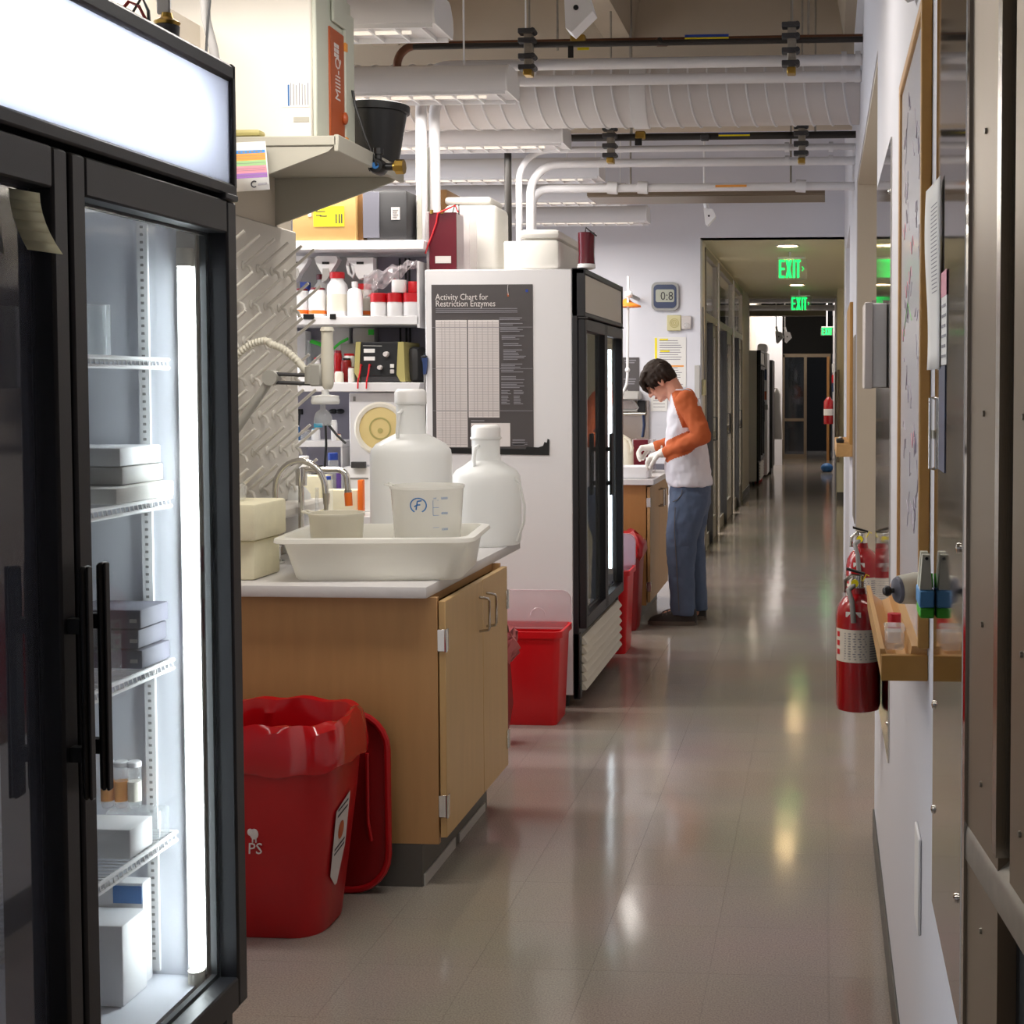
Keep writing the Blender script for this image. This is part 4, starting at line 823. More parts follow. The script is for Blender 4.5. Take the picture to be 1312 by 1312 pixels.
# liner bag folded over the rim
random.seed(3)
def bagring(z, g, amp, ph, r=.10):
    pts = rr3((BX0+BX1)/2, (BY0+BY1)/2, BX1-BX0+2*g, BY1-BY0+2*g, r, z); dense = []
    n = len(pts)
    for i in range(n):
        a, b = Vector(pts[i]), Vector(pts[(i+1) % n]); k = max(1, int((b-a).length/.03)) if (b-a).length > .08 else 1
        for j in range(k): dense.append(a.lerp(b, j/k))
    return dense
base = bagring(0, 0, 0, 0); NB = len(base)
def wob(i, k): return math.sin(i*1.7+k*2.1)*.5+math.sin(i*.63+k)*.5
def bagr(z, g, k, az, ag):
    c = Vector(((BX0+BX1)/2, (BY0+BY1)/2, 0)); full = []
    src = rr3(c.x, c.y, BX1-BX0+2*g, BY1-BY0+2*g, .10, z)
    n = len(src); out = []
    for i in range(n):
        a, b = Vector(src[i]), Vector(src[(i+1) % n]); m_ = 16 if i % 6 == 5 else 2
        for j in range(m_): out.append(a.lerp(b, j/m_))
    res = []
    arc_ = 0.0
    for i, p in enumerate(out):
        arc_ += (p-out[i-1]).length if i else 0
        d = (p-c); d.z = 0; d.normalize(); w_ = wob(arc_/.035, k)
        res.append(p+d*(ag*w_)+Vector((0, 0, az*wob(arc_/.035+5, k+1))))
    return res
rg = [bagr(z, g, k, az, ag) for z, g, k, az, ag in ((.468, .036, 6, .008, .002), (.49, .037, 6, .006, .002), (.53, .034, 5, .004, .003), (.575, .028, 5, .007, .004), (.592, .018, 5, .009, .004), (.588, .004, 5, .008, .004), (.55, -.006, 4, .004, .007), (.47, -.012, 2, .004, .010), (.34, -.022, 1, 0, .014), (.2, -.04, 0, 0, .010), (.12, -.06, 0, 0, .006))]
o = MB().loft(rg, cap0=False, cap1=True).build('liner_bag', 'bag_red', rb)
o.data.set_sharp_from_angle(angle=R(22))
MB().loft([rr3(-1.49, 0, .36, 0, .0, 0)], cap0=False, cap1=False) if 0 else None
# lid hinged open, hanging behind on the right
ld = MB(); lidp = [(p[0], p[1]) for p in rrect(-1.60, .275, .64, .53, .11, 6)]
ld.prism(lidp, 'y', 3.905, 3.925); o = ld.build('lid', 'red_dark', rb)
fr = MB(); fr.tube([(p[0], 3.902, p[1]) for p in lidp], .010, 8, closed=True).tube([(-1.34, 3.898, .42), (-1.34, 3.898, .22), (-1.33, 3.898, .16)], .006, 6).build('lid_rim', 'red', o)
# printing
text('PS', 'lettering', 'printwhite', (at(317, 1082, 3.524).x, 3.5245, .245), (1, 0, 0), (0, .09, 1), .042, rb)
ex_ = at(324, 1060, 3.52).x+1.612
mb = MB().ball((-1.612, 3.527, .298), (.012, .002, .015), 8).ball((-1.623, 3.527, .303), (.008, .002, .010), 8).box(-1.618, -1.615, 3.526, 3.529, .275, .292).box(-1.609, -1.606, 3.526, 3.529, .275, .29)
for v in mb.v: v.x += ex_
mb.build('emblem', 'printwhite', rb)
# hazard label on the bin's right end
def binside(u, z): return Vector((BX1+.008-(.33-z)*.11+.0015, 3.60+u, z))
hl = MB().add([binside(0, .34), binside(.10, .37), binside(.10, .22), binside(.06, .12), binside(.045, .12), binside(.0, .16)], [(0, 1, 2, 3, 4, 5)]).build('hazard_label', 'paper_grey', rb)
mb = MB()
for z in (.335, .318, .225, .212):
    mb.add([binside(.012, z)+Vector((.001, 0, 0)), binside(.088, z+.012)+Vector((.001, 0, 0)), binside(.088, z+.018)+Vector((.001, 0, 0)), binside(.012, z+.006)+Vector((.001, 0, 0))], [(0, 1, 2, 3)])
o = mb.build('label_print', 'ink', hl); o['kind'] = 'stuff'
MB().add([binside(.05+.022*math.cos(t*math.pi/8), .275+.026*math.sin(t*math.pi/8))+Vector((.001, 0, 0)) for t in range(16)], [tuple(range(16))]).build('label_emblem', 'milli', hl)
# ================================================================== BENCH SHELVING BEHIND THE NEAR BENCH
YB = 6.25
def bx_(px, Y=YB): return at(px, 450, Y).x
def bz_(py, Y=YB): return at(450, py, Y).z
XSR = bx_(544)
bench = thing('lab_bench', 'white lab bench behind the drying rack, left of the white-sided fridge', 'bench', (-2.9, 6.6, 0))
MB().box(-4.2, -1.872, 6.05, 6.95, .875, .91, bev=.003).build('worktop', 'counter', bench)
MB().box(-4.2, -1.88, 6.15, 6.9, 0, .874).build('carcass', 'maple', bench)
rk = thing('shelf_unit', 'tall white lab shelving with three boards behind the near bench', 'shelving', (-2.9, 6.6, .91))
for (y0, y1, xr) in ((308, 320, 544), (405, 416, 537), (490, 502, 537)):
    MB().box(-4.1, bx_(xr), YB, YB+.36, bz_(y1), bz_(y0), bev=.003).build('board', 'white_paint', rk)
MB().box(-4.1, bx_(544), YB+.362, YB+.38, .911, bz_(318)).build('back_panel', 'panel_lav', rk)
MB().box(bx_(374, 6.55), bx_(480, 6.55), YB+.35, YB+.361, bz_(404), bz_(320)).build('light_panel', 'lgrey', rk)
for px in (482, 490, 495): MB().box(bx_(px), bx_(px+2), YB+.352, YB+.361, bz_(490), bz_(322)).build('slot_strip', 'blackmatte', rk)
MB().box(bx_(535), bx_(538), YB, YB+.36, bz_(420), bz_(335)).build('bracket', 'white_paint', rk)
MB().box(bx_(528), bx_(534), YB+.1, YB+.36, bz_(308), bz_(180)).build('upright', 'putty', rk)
ZT, ZM, ZL = bz_(308)+.0005, bz_(405)+.0005, bz_(490)+.0005
MB().box(-4.1, at(576, 310, 6.65).x, YB+.385, YB+.72, bz_(320), bz_(308), bev=.003).build('board', 'white_paint', rk)
# top shelf boxes
def pbox(name, label, cat, px0, px1, py0, py1, Y, D, m, group=None, bev=.003, z0=None, **k):
    a, b = at(px0, py0, Y), at(px1, py1, Y); z = b.z if z0 is None else z0
    return boxthing(name, label, cat, (a.x, Y, z), (b.x, Y+D, a.z), m, group, bev, **k)
cbx = pbox('cardboard_box', 'cardboard box with a bright yellow sticker on the top shelf', 'box', 374, 456, 236, 307, 6.27, .3, 'cardboard', z0=ZT)
st = MB().box(bx_(404, 6.268), bx_(443, 6.268), 6.2665, 6.2695, bz_(290, 6.268), bz_(264, 6.268)).build('sticker', 'yellow', cbx)
mb = MB()
for k, (u, v, ww) in enumerate(((407, 270, 12), (407, 275, 7), (412, 276, 9))): mb.box(bx_(u, 6.266), bx_(u+ww, 6.266), 6.2655, 6.2664, bz_(v+1.2, 6.266), bz_(v, 6.266))
for u in (432, 436, 439): mb.box(bx_(u, 6.266), bx_(u+1.6, 6.266), 6.2655, 6.2664, bz_(286, 6.266), bz_(274, 6.266))
mb.build('fine_print', 'ink', st)
MB().box(bx_(397, 6.268), bx_(401, 6.268), 6.2665, 6.2695, bz_(277, 6.268), bz_(272, 6.268)).build('white_tag', 'paper', cbx)
pbox('cardboard_box', 'narrow dark brown carton side between the yellow-stickered box and the black case', 'box', 457.5, 466, 238, 307, 6.30, .25, 'cardboard_dark', z0=ZT)
ba = pbox('equipment_case', 'black and blue-grey instrument case with a small white label on the top shelf', 'case', 467, 522, 243, 307, 6.28, .3, 'dgrey', bev=.02, z0=ZT)
MB().box(bx_(467, 6.277), bx_(488, 6.277), 6.275, 6.2795, bz_(305, 6.277), bz_(246, 6.277), bev=.006).build('side_panel', 'greyblue', ba)
MB().box(bx_(503, 6.277), bx_(514, 6.277), 6.277, 6.2795, bz_(282, 6.277), bz_(266, 6.277)).build('label', 'paper_grey', ba)
mb = MB()
for k in range(4): mb.box(bx_(505, 6.276), bx_(512-(k % 2)*2, 6.276), 6.2755, 6.2768, bz_(270.5+3*k, 6.276), bz_(269+3*k, 6.276))
o = mb.build('label_print', 'grey', ba); o['kind'] = 'stuff'
pbox('cardboard_box', 'brown carton behind the white pipes at the end of the top shelf', 'box', 548, 573, 243, 310, 6.68, .25, 'cardboard_dark', z0=ZT)
# hanging white scoops / funnels on the panel
for i, (px0, px1, cx, lb) in enumerate(((366, 395, 379, 'white spray-bottle head hanging at the left under the top shelf'), (403, 433, 418, 'white trigger head hanging in the middle under the top shelf'), (444, 478, 462, 'white jug with a looped handle hanging at the right under the top shelf'))):
    t = thing('hanging_bottle', lb, 'bottle', tuple(at(cx, 352, 6.36)), 'white bottles hanging under the top shelf')
    Y = 6.36; P = lambda u, v: (at(u, v, Y).x, at(u, v, Y).z)
    if i < 2: poly = [P(px0, 331), P(px0+3, 328), P(px1-3, 328), P(px1, 332), P(px1-2, 337), P(cx+4, 351), P(cx+1, 359), P(cx-6, 362), P(cx-5, 352), P(px0+2, 338)]
    else: poly = [P(px0, 330), P(px1, 330), P(px1, 347), P(px1-6, 353), P(px0+16, 358), P(px0+12, 352), P(px0+9, 340), P(px0+2, 334)]
    MB().prism(poly, 'y', Y, Y+.05).build('body', 'white', t)
    if i == 2: MB().tube([tuple(at(u, v, Y+.02)) for u, v in ((447, 333), (445, 340), (447, 350), (452, 355), (454, 349), (451, 338), (448, 333))], .008, 8, closed=True).build('handle', 'white', t)
    MB().box(at(cx-5, 335, Y).x, at(cx+4, 335, Y).x, Y-.004, Y-.0005, at(cx, 338.5, Y).z, at(cx, 335.5, Y).z).build('hook', 'black', t)
    if i < 2: MB().prism([P(cx-4, 344), P(cx+3, 344), P(cx+5, 352), P(cx+1, 359), P(cx-5, 360)], 'y', Y-.006, Y-.0005).build('window', 'lgrey', t)
# middle shelf bottles
JAR = [(0, 0), (.96, 0), (1, .02), (1, .62), (.93, .72), (.62, .82), (.6, .84), (.6, .90), (0, .90)]
SQ = [(0, 0), (.97, 0), (1, .02), (1, .80), (.9, .9), (.85, .92), (0, .92)]
def pb(name, label, px0, px1, py0, z, Y, prof, m, cap, capm, group=None, lab=None):
    a, b = at(px0, py0, Y), at(px1, py0, Y); r = (b.x-a.x)/2
    return bottle(name, label, 'bottle', ((a.x+b.x)/2, Y, z), a.z-z, r, prof, m, group, cap, capm, lab)
G2 = 'white chemical bottles on the middle shelf'
pb('reagent_bottle', 'squat white bottle with maroon cap and orange band, leftmost on the middle shelf', 377, 396, 370, ZM, 6.36, SQ, 'white', (.8, .9, 1), 'cap_maroon', G2, (.12, .25, 'orange'))
pb('reagent_bottle', 'squat white bottle with maroon cap and orange band, second from left on the middle shelf', 396, 418, 369, ZM, 6.33, SQ, 'white', (.8, .9, 1), 'cap_maroon', G2, (.10, .22, 'orange'))
pb('reagent_bottle', 'pale bottle with maroon cap behind the tall red-capped bottle', 402, 426, 352, ZM, 6.52, JAR, 'frost', (.68, .88, 1), 'cap_maroon', G2)
rbt = pb('reagent_bottle', 'tall white bottle with a bright red cap in the middle of the shelf', 419, 445, 349, ZM, 6.33, JAR, 'white', (.70, .86, 1), 'cap_red', G2, (.12, .5, 'offwhite'))
pb('reagent_bottle', 'slim white bottle with a white cap right of the tall red-capped bottle', 445, 464, 361, ZM, 6.31, [(0, 0), (1, 0), (1, .68), (.8, .78), (.38, .82), (.38, .9), (0, .9)], 'white', (.42, .86, 1), 'white', G2)
pb('reagent_bottle', 'cream bottle with wide red cap and orange band behind the slim white bottle', 458, 476, 364, ZM, 6.42, SQ, 'offwhite', (.98, .74, 1), 'cap_red', G2, (.08, .2, 'orange'))
for i, (px0, px1, lb) in enumerate(((475, 495, 'left of three white tubs with translucent red lids'), (496, 516, 'middle of three white tubs with translucent red lids'), (517, 538, 'right of three white tubs with translucent red lids, next to the fridge'))):
    pb('lidded_tub', lb, px0, px1, 376, ZM, 6.31, [(0, 0), (.95, 0), (1, .03), (1, .55), (.95, .62), (0, .64)], 'white', (1.02, .62, 1), 'lid_red' if 0 else 'cap_red', 'white tubs with red lids')
pb('lidded_tub', 'white cup standing on the lid of the middle red-lidded tub', 502, 521, 359, bz_(375.5, 6.31), 6.312, [(0, 0), (.95, 0), (1, .05), (1, .95), (.95, 1), (0, 1)], 'white_lid', None, 'white', 'white tubs with red lids')
pb('lidded_tub', 'small red cup on the lid of the right red-lidded tub', 523, 537, 361, bz_(375.5, 6.31), 6.315, [(0, 0), (.95, 0), (1, .05), (1, .95), (.95, 1), (0, 1)], 'cap_red', None, 'white', 'white tubs with red lids')
pbox('blue_box', 'small blue box at the left behind the squat bottles', 'box', 384, 394, 361, 404, 6.48, .05, 'blue', z0=ZM)
bg_ = thing('plastic_bag', 'crumpled clear plastic bag slung over the middle shelf tubs', 'bag', tuple(at(500, 370, 6.27)))
vs = []; random.seed(11)
for j in range(7):
    for i in range(12):
        u, v = i/11, j/6; px = 466+68*u; py = 352-20*u+v*(8+22*(1-u)**.8)+3*math.sin(i*1.9+j); Y = 6.245+.03*math.sin(i*1.3+j*2.1)-.01
        vs.append(at(px, py, Y))
mb = MB(); mb.add(vs, [(j*12+i, j*12+i+1, (j+1)*12+i+1, (j+1)*12+i) for j in range(6) for i in range(11)])
o = mb.build('film', 'bag_clear', bg_); sm = o.modifiers.new('solid', 'SOLIDIFY'); sm.thickness = .0015
for i, px in enumerate((389, 423)):
    t = thing('shelf_clip', ('left', 'right')[i]+' black price clip on the edge of the middle shelf', 'clip', tuple(at(px+4, 408, 6.245)), 'black shelf clips')
    MB().box(bx_(px, 6.245), bx_(px+(14 if i == 0 else 8), 6.245), 6.243, 6.2495, bz_(409, 6.245), bz_(402, 6.245), bev=.002).build('clip_body', 'black', t)
# lower shelf: red and white jars, power supply
G3 = 'small red and white jars on the lower shelf'
for i, (px0, px1, py, Y, m, cm_, lb) in enumerate(((371, 384, 470, 6.34, 'cap_maroon', 'cap_maroon', 'small maroon jar at the far left of the lower shelf'), (380, 393, 468, 6.30, 'white', 'cap_red', 'small white jar with a red cap at the left of the lower shelf'), (428, 438, 449, 6.38, 'red', 'cap_maroon', 'dark red jar with a brown cap just right of the dispenser gun'), (437, 450, 459, 6.36, 'red_dark', 'black', 'small dark red jar right of the dispenser gun'), (440, 455, 453, 6.40, 'white', 'cap_red', 'white jar with a red cap left of the power supply'), (446, 454, 470, 6.31, 'white', 'cap_maroon', 'narrow white tube with a maroon cap left of the power supply'), (429, 440, 476, 6.30, 'offwhite', 'white', 'short cream cup right of the dispenser gun'), (402, 410, 458, 6.38, 'white', 'cap_red', 'white vial with a red cap just left of the dispenser gun'))):
    pb('reagent_jar', lb, px0, px1, py, ZL, Y, SQ, m, (.85, .82, 1), cm_, G3)
bb_ = pbox('storage_bin', 'clear grey bin with a green rim at the back of the lower shelf', 'bin', 393, 412, 436, 489, 6.48, .09, 'clear_plastic', z0=ZL)
pbox('storage_bin', 'grey bin behind the white jars on the lower shelf', 'bin', 436, 456, 440, 489, 6.50, .08, 'lgrey', z0=ZL)
pbox('white_carton', 'white carton at the back left of the lower shelf', 'box', 368, 392, 424, 489, 6.52, .08, 'white', z0=ZL)
pbox('white_carton', 'white carton behind the dispenser gun on the lower shelf', 'box', 413, 448, 420, 489, 6.57, .04, 'white', z0=ZL)
pbox('timer', 'grey timer with a green button hung under the middle shelf', 'timer', 452, 480, 420, 440, 6.52, .06, 'lgrey', z0=None)
t = thing('green_strap', 'bright green strap tying bins on the lower shelf', 'strap', tuple(at(420, 450, 6.46)))
MB().tube([tuple(at(u, v, 6.46)) for u, v in ((398, 437), (410, 441), (421, 446), (428, 446), (436, 439), (446, 434))], .012, 8, flat=.4).build('strap_body', 'green_lit', t)
MB().box(at(472, 425, 6.515).x, at(479, 425, 6.515).x, 6.512, 6.5195, at(475, 429, 6.515).z, at(475, 422, 6.515).z).build('button', 'green_lit', bpy.data.objects['timer'])
ps = thing('power_supply', 'black electrophoresis power supply with olive side panels and red leads on the lower shelf', 'power supply', tuple(at(487, 489, 6.28)))
Y = 6.28; P = lambda u, v: (at(u, v, Y).x, at(u, v, Y).z)
MB().box(bx_(461, Y), bx_(513, Y), Y, Y+.24, ZL+.004, bz_(438, Y), bev=.004).build('body', 'dgrey', ps)
MB().prism([P(455, 477), P(461, 488), P(463, 438), P(457, 438)], 'y', Y-.012, Y+.24).build('side_panel', 'olive', ps)
MB().prism([P(509, 480), P(514, 489), P(520, 489), P(518, 438), P(511, 438)], 'y', Y-.012, Y+.24).build('side_panel', 'olive', ps)
MB().box(bx_(462, Y), bx_(510, Y), Y-.006, Y-.0005, bz_(481, Y), bz_(440, Y)).build('front_panel', 'blackmatte', ps)
for v in (447, 457): MB().box(bx_(467, Y), bx_(481, Y), Y-.010, Y-.0065, bz_(v+5, Y), bz_(v, Y)).build('meter', 'paper', ps)
for u, v, r in ((496, 454, .013), (488, 471, .011)): MB().cyl((bx_(u, Y), Y-.0065, bz_(v, Y)), (bx_(u, Y), Y-.03, bz_(v, Y)), r, r*.85, 14).build('knob', 'paper_grey', ps)
for u, v, m in ((503, 469, 'paper'), (503, 476, 'paper_grey')): MB().box(bx_(u-2.5, Y), bx_(u+2.5, Y), Y-.012, Y-.0065, bz_(v+2.5, Y), bz_(v-2.5, Y), bev=.001).build('switch', m, ps)
MB().tube([(bx_(466, Y), Y-.008, bz_(443, Y)), (bx_(490, Y), Y-.008, bz_(443.5, Y))], .0022, 4).build('panel_lettering', 'lgrey', ps)
for u in (464, 475): MB().tube([(bx_(u, Y), Y-.007, bz_(468, Y)), (bx_(u+1, Y), Y-.03, bz_(467, Y)), (bx_(u, Y), Y-.035, bz_(478, Y)), (bx_(u-2, Y), Y-.04, bz_(488, Y)), (bx_(u-2, Y), Y-.045, bz_(498, Y))], .004, 6).build('lead', 'cap_red', ps)
dk = pbox('black_case', 'dark rounded case right of the power supply, against the fridge', 'case', 519, 537, 444, 489, 6.34, .2, 'dgrey', bev=.03, z0=ZL)
# things under the lower shelf and on the bench
ov = thing('incubator', 'white bench incubator with a round yellow porthole behind the tall carboy', 'incubator', tuple(at(490, 598, 6.3)))
Y = 6.3; ZB = .9105
MB().box(bx_(446, Y), bx_(533, Y), Y, Y+.3, bz_(597, Y), bz_(503, Y), bev=.006).build('housing', 'white_paint', ov)
c0 = Vector((bx_(487, Y), Y, bz_(549, Y))); R0 = 35/1750*Y
MB().lathe([(R0, 0), (R0, -.008), (R0*.93, -.014), (R0*.80, -.012), (R0*.80, 0)], c0, 48, axis='y').build('porthole_ring', 'offwhite', ov)
MB().lathe([(0, .0), (R0*.80, -.001), (R0*.8, -.008), (R0*.4, -.010), (0, -.010)], c0, 40, axis='y').build('porthole', 'porthole', ov)
MB().lathe([(R0*.42, -.0105), (R0*.42, -.012), (R0*.36, -.012), (R0*.36, -.0105)], c0, 32, axis='y', closed=True).cyl(c0+Vector((0, -.0105, -.01)), c0+Vector((0, -.013, -.01)), .012).build('porthole_mark', 'olive', ov)
MB().box(bx_(452, Y), bx_(455, Y), Y-.003, Y-.0003, bz_(514, Y), bz_(508, Y)).build('label', 'grey', ov)
dr_ = pbox('drawer_unit', 'white paper drawer unit carrying the incubator', 'drawers', 440, 533, 598, 655, 6.28, .3, 'white', z0=ZB)
MB().box(bx_(443, 6.277), bx_(470, 6.277), 6.2765, 6.2795, bz_(614, 6.277), bz_(612, 6.277)).build('seam', 'grey', dr_)
MB().box(bx_(452, Y), bx_(470, Y), 6.255, 6.2785, bz_(599, Y), bz_(591, Y), bev=.002).build('plug_strip', 'dgrey', dr_)
rs = thing('riser_shelf', 'narrow white riser shelf over the bench, left of the incubator', 'shelf', tuple(at(410, 572, 6.3)))
MB().box(bx_(368, 6.3), bx_(437, 6.3), 6.3, 6.5, bz_(573, 6.3), bz_(565, 6.3), bev=.002).build('board', 'white_paint', rs)
for px in (369, 435): MB().box(bx_(px, 6.3), bx_(px+2, 6.3), 6.3, 6.5, .911, bz_(573.2, 6.3)).build('leg', 'white_paint', rs)
ZR = bz_(565, 6.3)+.0005
for i, (px, cpy) in enumerate(((374, 527), (384, 527))):
    t = thing('hanging_cable', ('left', 'right')[i]+' black plug and cord hanging under the lower shelf', 'cord', tuple(at(px, 527, 6.6)), 'black cords under the lower shelf')
    MB().cyl(tuple(at(px, 524, 6.58)), tuple(at(px, 531, 6.58)), .016).build('plug', 'black', t)
    MB().tube([tuple(at(px, 530, 6.58)), tuple(at(px-1-i, 545, 6.58)), tuple(at(px-3, 560, 6.58)), tuple(at(px-4, 590, 6.58))], .006, 6).build('cable', 'black', t)
for i, px in enumerate((427, 436)):
    t = thing('outlet_plug', ('left', 'right')[i]+' black plug in the strip left of the incubator', 'plug', tuple(at(px, 528, 6.58)), 'black plugs by the incubator')
    MB().ball(tuple(at(px, 527, 6.58)), (.022, .02, .013), 12).cyl(tuple(at(px, 527, 6.58)), tuple(at(px, 527, 6.6)), .008).build('plug_body', 'black', t)
tc = thing('hanging_cable', 'black cord falling beside the dispenser gun to the bench', 'cord', tuple(at(418, 545, 6.2)))
MB().tube([tuple(at(417, 543, 6.2)), tuple(at(418, 570, 6.2)), tuple(at(416, 600, 6.2))], .006, 6).tube([tuple(at(420, 543, 6.2)), tuple(at(432, 558, 6.2)), tuple(at(443, 568, 6.2))], .006, 6).build('cable', 'black', tc)
for i, (px0, px1, py, m, cm_, lb) in enumerate(((372, 384, 545, 'print_blue', 'white', 'pale blue bottle at the left on the riser shelf'), (385, 398, 551, 'clear_plastic', 'lgrey', 'clear jar on the riser shelf'), (399, 410, 549, 'white', 'cyan', 'white bottle with a cyan cap on the riser shelf'), (424, 432, 538, 'white', 'white', 'tall white bottle at the right on the riser shelf'), (431, 437, 556, 'offwhite', 'orange', 'small vial with an orange cap on the riser shelf'))):
    pb('small_bottle', lb, px0, px1, py, ZR, 6.36, SQ, m, (.8, .82, 1), cm_, 'small bottles on the riser shelf')
for i, (px0, px1, py, m, cm_, lb) in enumerate(((373, 380, 590, 'purple', 'wire', 'purple-grey bottle at the left end of the bench'), (383, 396, 584, 'white', 'white', 'white bottle under the riser shelf'), (398, 414, 596, 'dgrey', 'black', 'black tub under the riser shelf'), (420, 433, 580, 'clear_plastic', 'blue', 'clear bottle with a wide blue cap under the riser shelf'), (430, 437, 600, 'purple', 'purple', 'purple bottle beside the wide blue cap'))):
    pb('bench_bottle', lb, px0, px1, py, ZB, 6.24, SQ, m, (.95, .88, 1), cm_, 'bottles under the riser shelf')
pbox('tip_box', 'orange tip box at the left on the bench behind the faucets', 'box', 367, 375, 617, 655, 6.1, .1, 'orange', z0=ZB)
pbox('cream_box', 'cream foam box on the bench behind the gooseneck faucet', 'box', 375, 412, 610, 655, 6.1, .15, 'foam_old', z0=ZB)
pbox('cream_box', 'low cream box on the bench behind the orange-sleeved faucet', 'box', 413, 458, 628, 655, 6.08, .1, 'foam_old', z0=ZB)
pbox('tip_rack', 'orange ribbed tip rack just left of the tall carboy', 'rack', 458, 465, 615, 655, 6.06, .03, 'orange', z0=ZB)
pb('bench_bottle', 'white squirt bottle on the bench right of the gooseneck spout', 416, 426, 610, ZB, 6.07, SQ, 'clear_plastic', (.6, .9, 1), 'blue', 'bottles under the riser shelf')

# ================================================================== ON AND AROUND THE MIDDLE FRIDGE
ZF = 2.046
gb = thing('gel_box', 'dark red acrylic gel tank with a red lead on top of the middle fridge', 'gel tank', tuple(at(573, 342, 6.3)))
Y = 6.3
MB().box(bx_(551, Y), bx_(586, Y), Y, Y+.13, ZF, bz_(273, Y), bev=.002).build('tank', 'gel_red', gb)
MB().box(bx_(548, Y), bx_(551, Y), Y-.004, Y+.135, ZF, bz_(272, Y)).box(bx_(586, Y), bx_(603, Y), Y+.001, Y+.135, ZF, bz_(275, Y), bev=.002).build('clear_wall', 'acrylic', gb)
MB().box(bx_(559, Y), bx_(579, Y), Y-.004, Y-.0005, bz_(338, Y), bz_(329, Y)).build('label', 'paper_grey', gb)
MB().tube([tuple(at(u, v, Y-.01)) for u, v in ((587, 272), (583, 263), (577, 266), (566, 271), (561, 273), (559, 285), (554, 300), (548, 315), (545, 325))], .004, 6).build('red_lead', 'cap_red', gb)
MB().tube([tuple(at(u, v, Y-.005)) for u, v in ((580, 272), (583, 262), (588, 262), (588, 275))], .003, 6).build('black_lead', 'wire', gb)
for u in (553, 566): MB().cyl(tuple(at(u, 274, Y)), tuple(at(u, 269, Y)), .008, n=8).build('terminal', 'brass', gb)
cn = thing('foam_tub', 'tall rounded white foam container behind the dark red gel tank', 'foam box', tuple(at(605, 342, 6.5)))
Y = 6.5
MB().box(bx_(569, Y), bx_(638, Y), Y, Y+.26, ZF, bz_(263, Y), bev=.03, seg=3).build('body', 'foam', cn)
MB().box(bx_(570, Y), bx_(630, Y), Y+.01, Y+.25, bz_(263, Y)+.001, bz_(253, Y), bev=.02, seg=3).build('lid', 'foam', cn)
pbox('foam_box', 'small white foam box between the tall container and the wide foam box on the fridge', 'foam box', 645, 672, 309, 342, 6.40, .2, 'foam', bev=.008, z0=ZF)
fb_ = pbox('foam_box', 'wide white foam box with a lid on top of the middle fridge', 'foam box', 666, 716, 294, 342, 6.32, .75, 'foam', bev=.02, z0=ZF, lid=.045)
rc = thing('red_canister', 'dark red canister with a pale base at the right end of the fridge top', 'canister', (-1.16, 7.25, ZF))
MB().lathe([(0, .02), (.040, .02), (.037, .07), (.040, .17), (0, .17)], (-1.135, 6.80, ZF), 24).build('body', 'gel_red', rc)
MB().lathe([(0, 0), (.030, .0), (.042, .006), (.042, .02), (.04, .024), (0, .024)], (-1.135, 6.80, ZF), 24).build('base', 'white', rc)
MB().tube([(-1.135, 6.765, ZF+.16), (-1.13, 6.76, ZF+.19), (-1.10, 6.76, ZF+.165), (-1.08, 6.76, ZF+.15)], .004, 6).build('wire', 'wire', rc)
rc.location = (-1.135, 6.80, ZF); ORG[rc.name] = Vector(rc.location)
for ch in rc.children: ch.location = (.0, 0, 0)
# poster on the fridge side
Y = 6.2485
def px_(u): return at(u, 450, Y).x
def pz_(v): return at(620, v, Y).z
po = thing('poster', 'dark grey printed chart poster taped to the side of the middle fridge', 'poster', (px_(618), Y, pz_(580)))
MB().box(px_(553.5), px_(683), Y-.0006, Y+.001, pz_(580), pz_(364.5)).build('sheet', 'poster', po)
def plate(name, u0, u1, v0, v1, m, off=.0012): return MB().box(px_(u0), px_(u1), Y-off-.0005, Y-off+.0006, pz_(v1), pz_(v0)).build(name, m, po)
ta = plate('table_column', 558.5, 598.5, 410, 573, 'printwhite'); tb2 = plate('table_column', 600, 639.5, 410, 535, 'printwhite'); plate('inset_panel', 603, 653, 542, 572, 'printwhite')
lines = MB(); cl2 = MB()
def tl_(mb, u0, u1, v, h=.9, off=.0022): mb.box(px_(u0), px_(u1), Y-off-.0003, Y-off+.0004, pz_(v+h), pz_(v))
random.seed(5)
v = 413
while v < 571:
    tl_(cl2, 559.5, 597.5, v, .55); 
    if v < 533: tl_(cl2, 601, 638.5, v, .55)
    v += 2.2
for u in (566, 570, 576, 583, 589): cl2.box(px_(u), px_(u+.6), Y-.0026, Y-.0021, pz_(572), pz_(411))
for u in (607, 611, 618, 625, 631): cl2.box(px_(u), px_(u+.6), Y-.0026, Y-.0021, pz_(534), pz_(411))
for v in (395, 397.3, 399.6): tl_(lines, 559, 662+random.random()*2, v, .9)
v = 407
blocks = [(407, 411, 640), (414, 417, 641), (420, 426, 641), (430, 436, 643), (440, 444, 645), (448, 462, 645), (466, 478, 642), (482, 488, 642), (490, 498, 642)]
for a, b, u in blocks:
    v = a
    while v < b: tl_(lines, u, u+random.uniform(16, 30), v, 1.0); v += 2.0
for a in (500, 507, 513):
    for u in (642, 658):
        for k in range(3): tl_(lines, u, u+random.uniform(7, 13), a+1.9*k, 1.0)
for k in range(3): tl_(lines, 656, 672, 563+3*k, 1.4)
for k in range(2): tl_(lines, 655, 675, 567+2*k, .8)
tl_(lines, 603, 620, 538.5, 1.2)
o = lines.build('fine_print', 'inkgrey', po); o['kind'] = 'stuff'
o = cl2.build('table_rules', 'tablerule', po); o['kind'] = 'stuff'
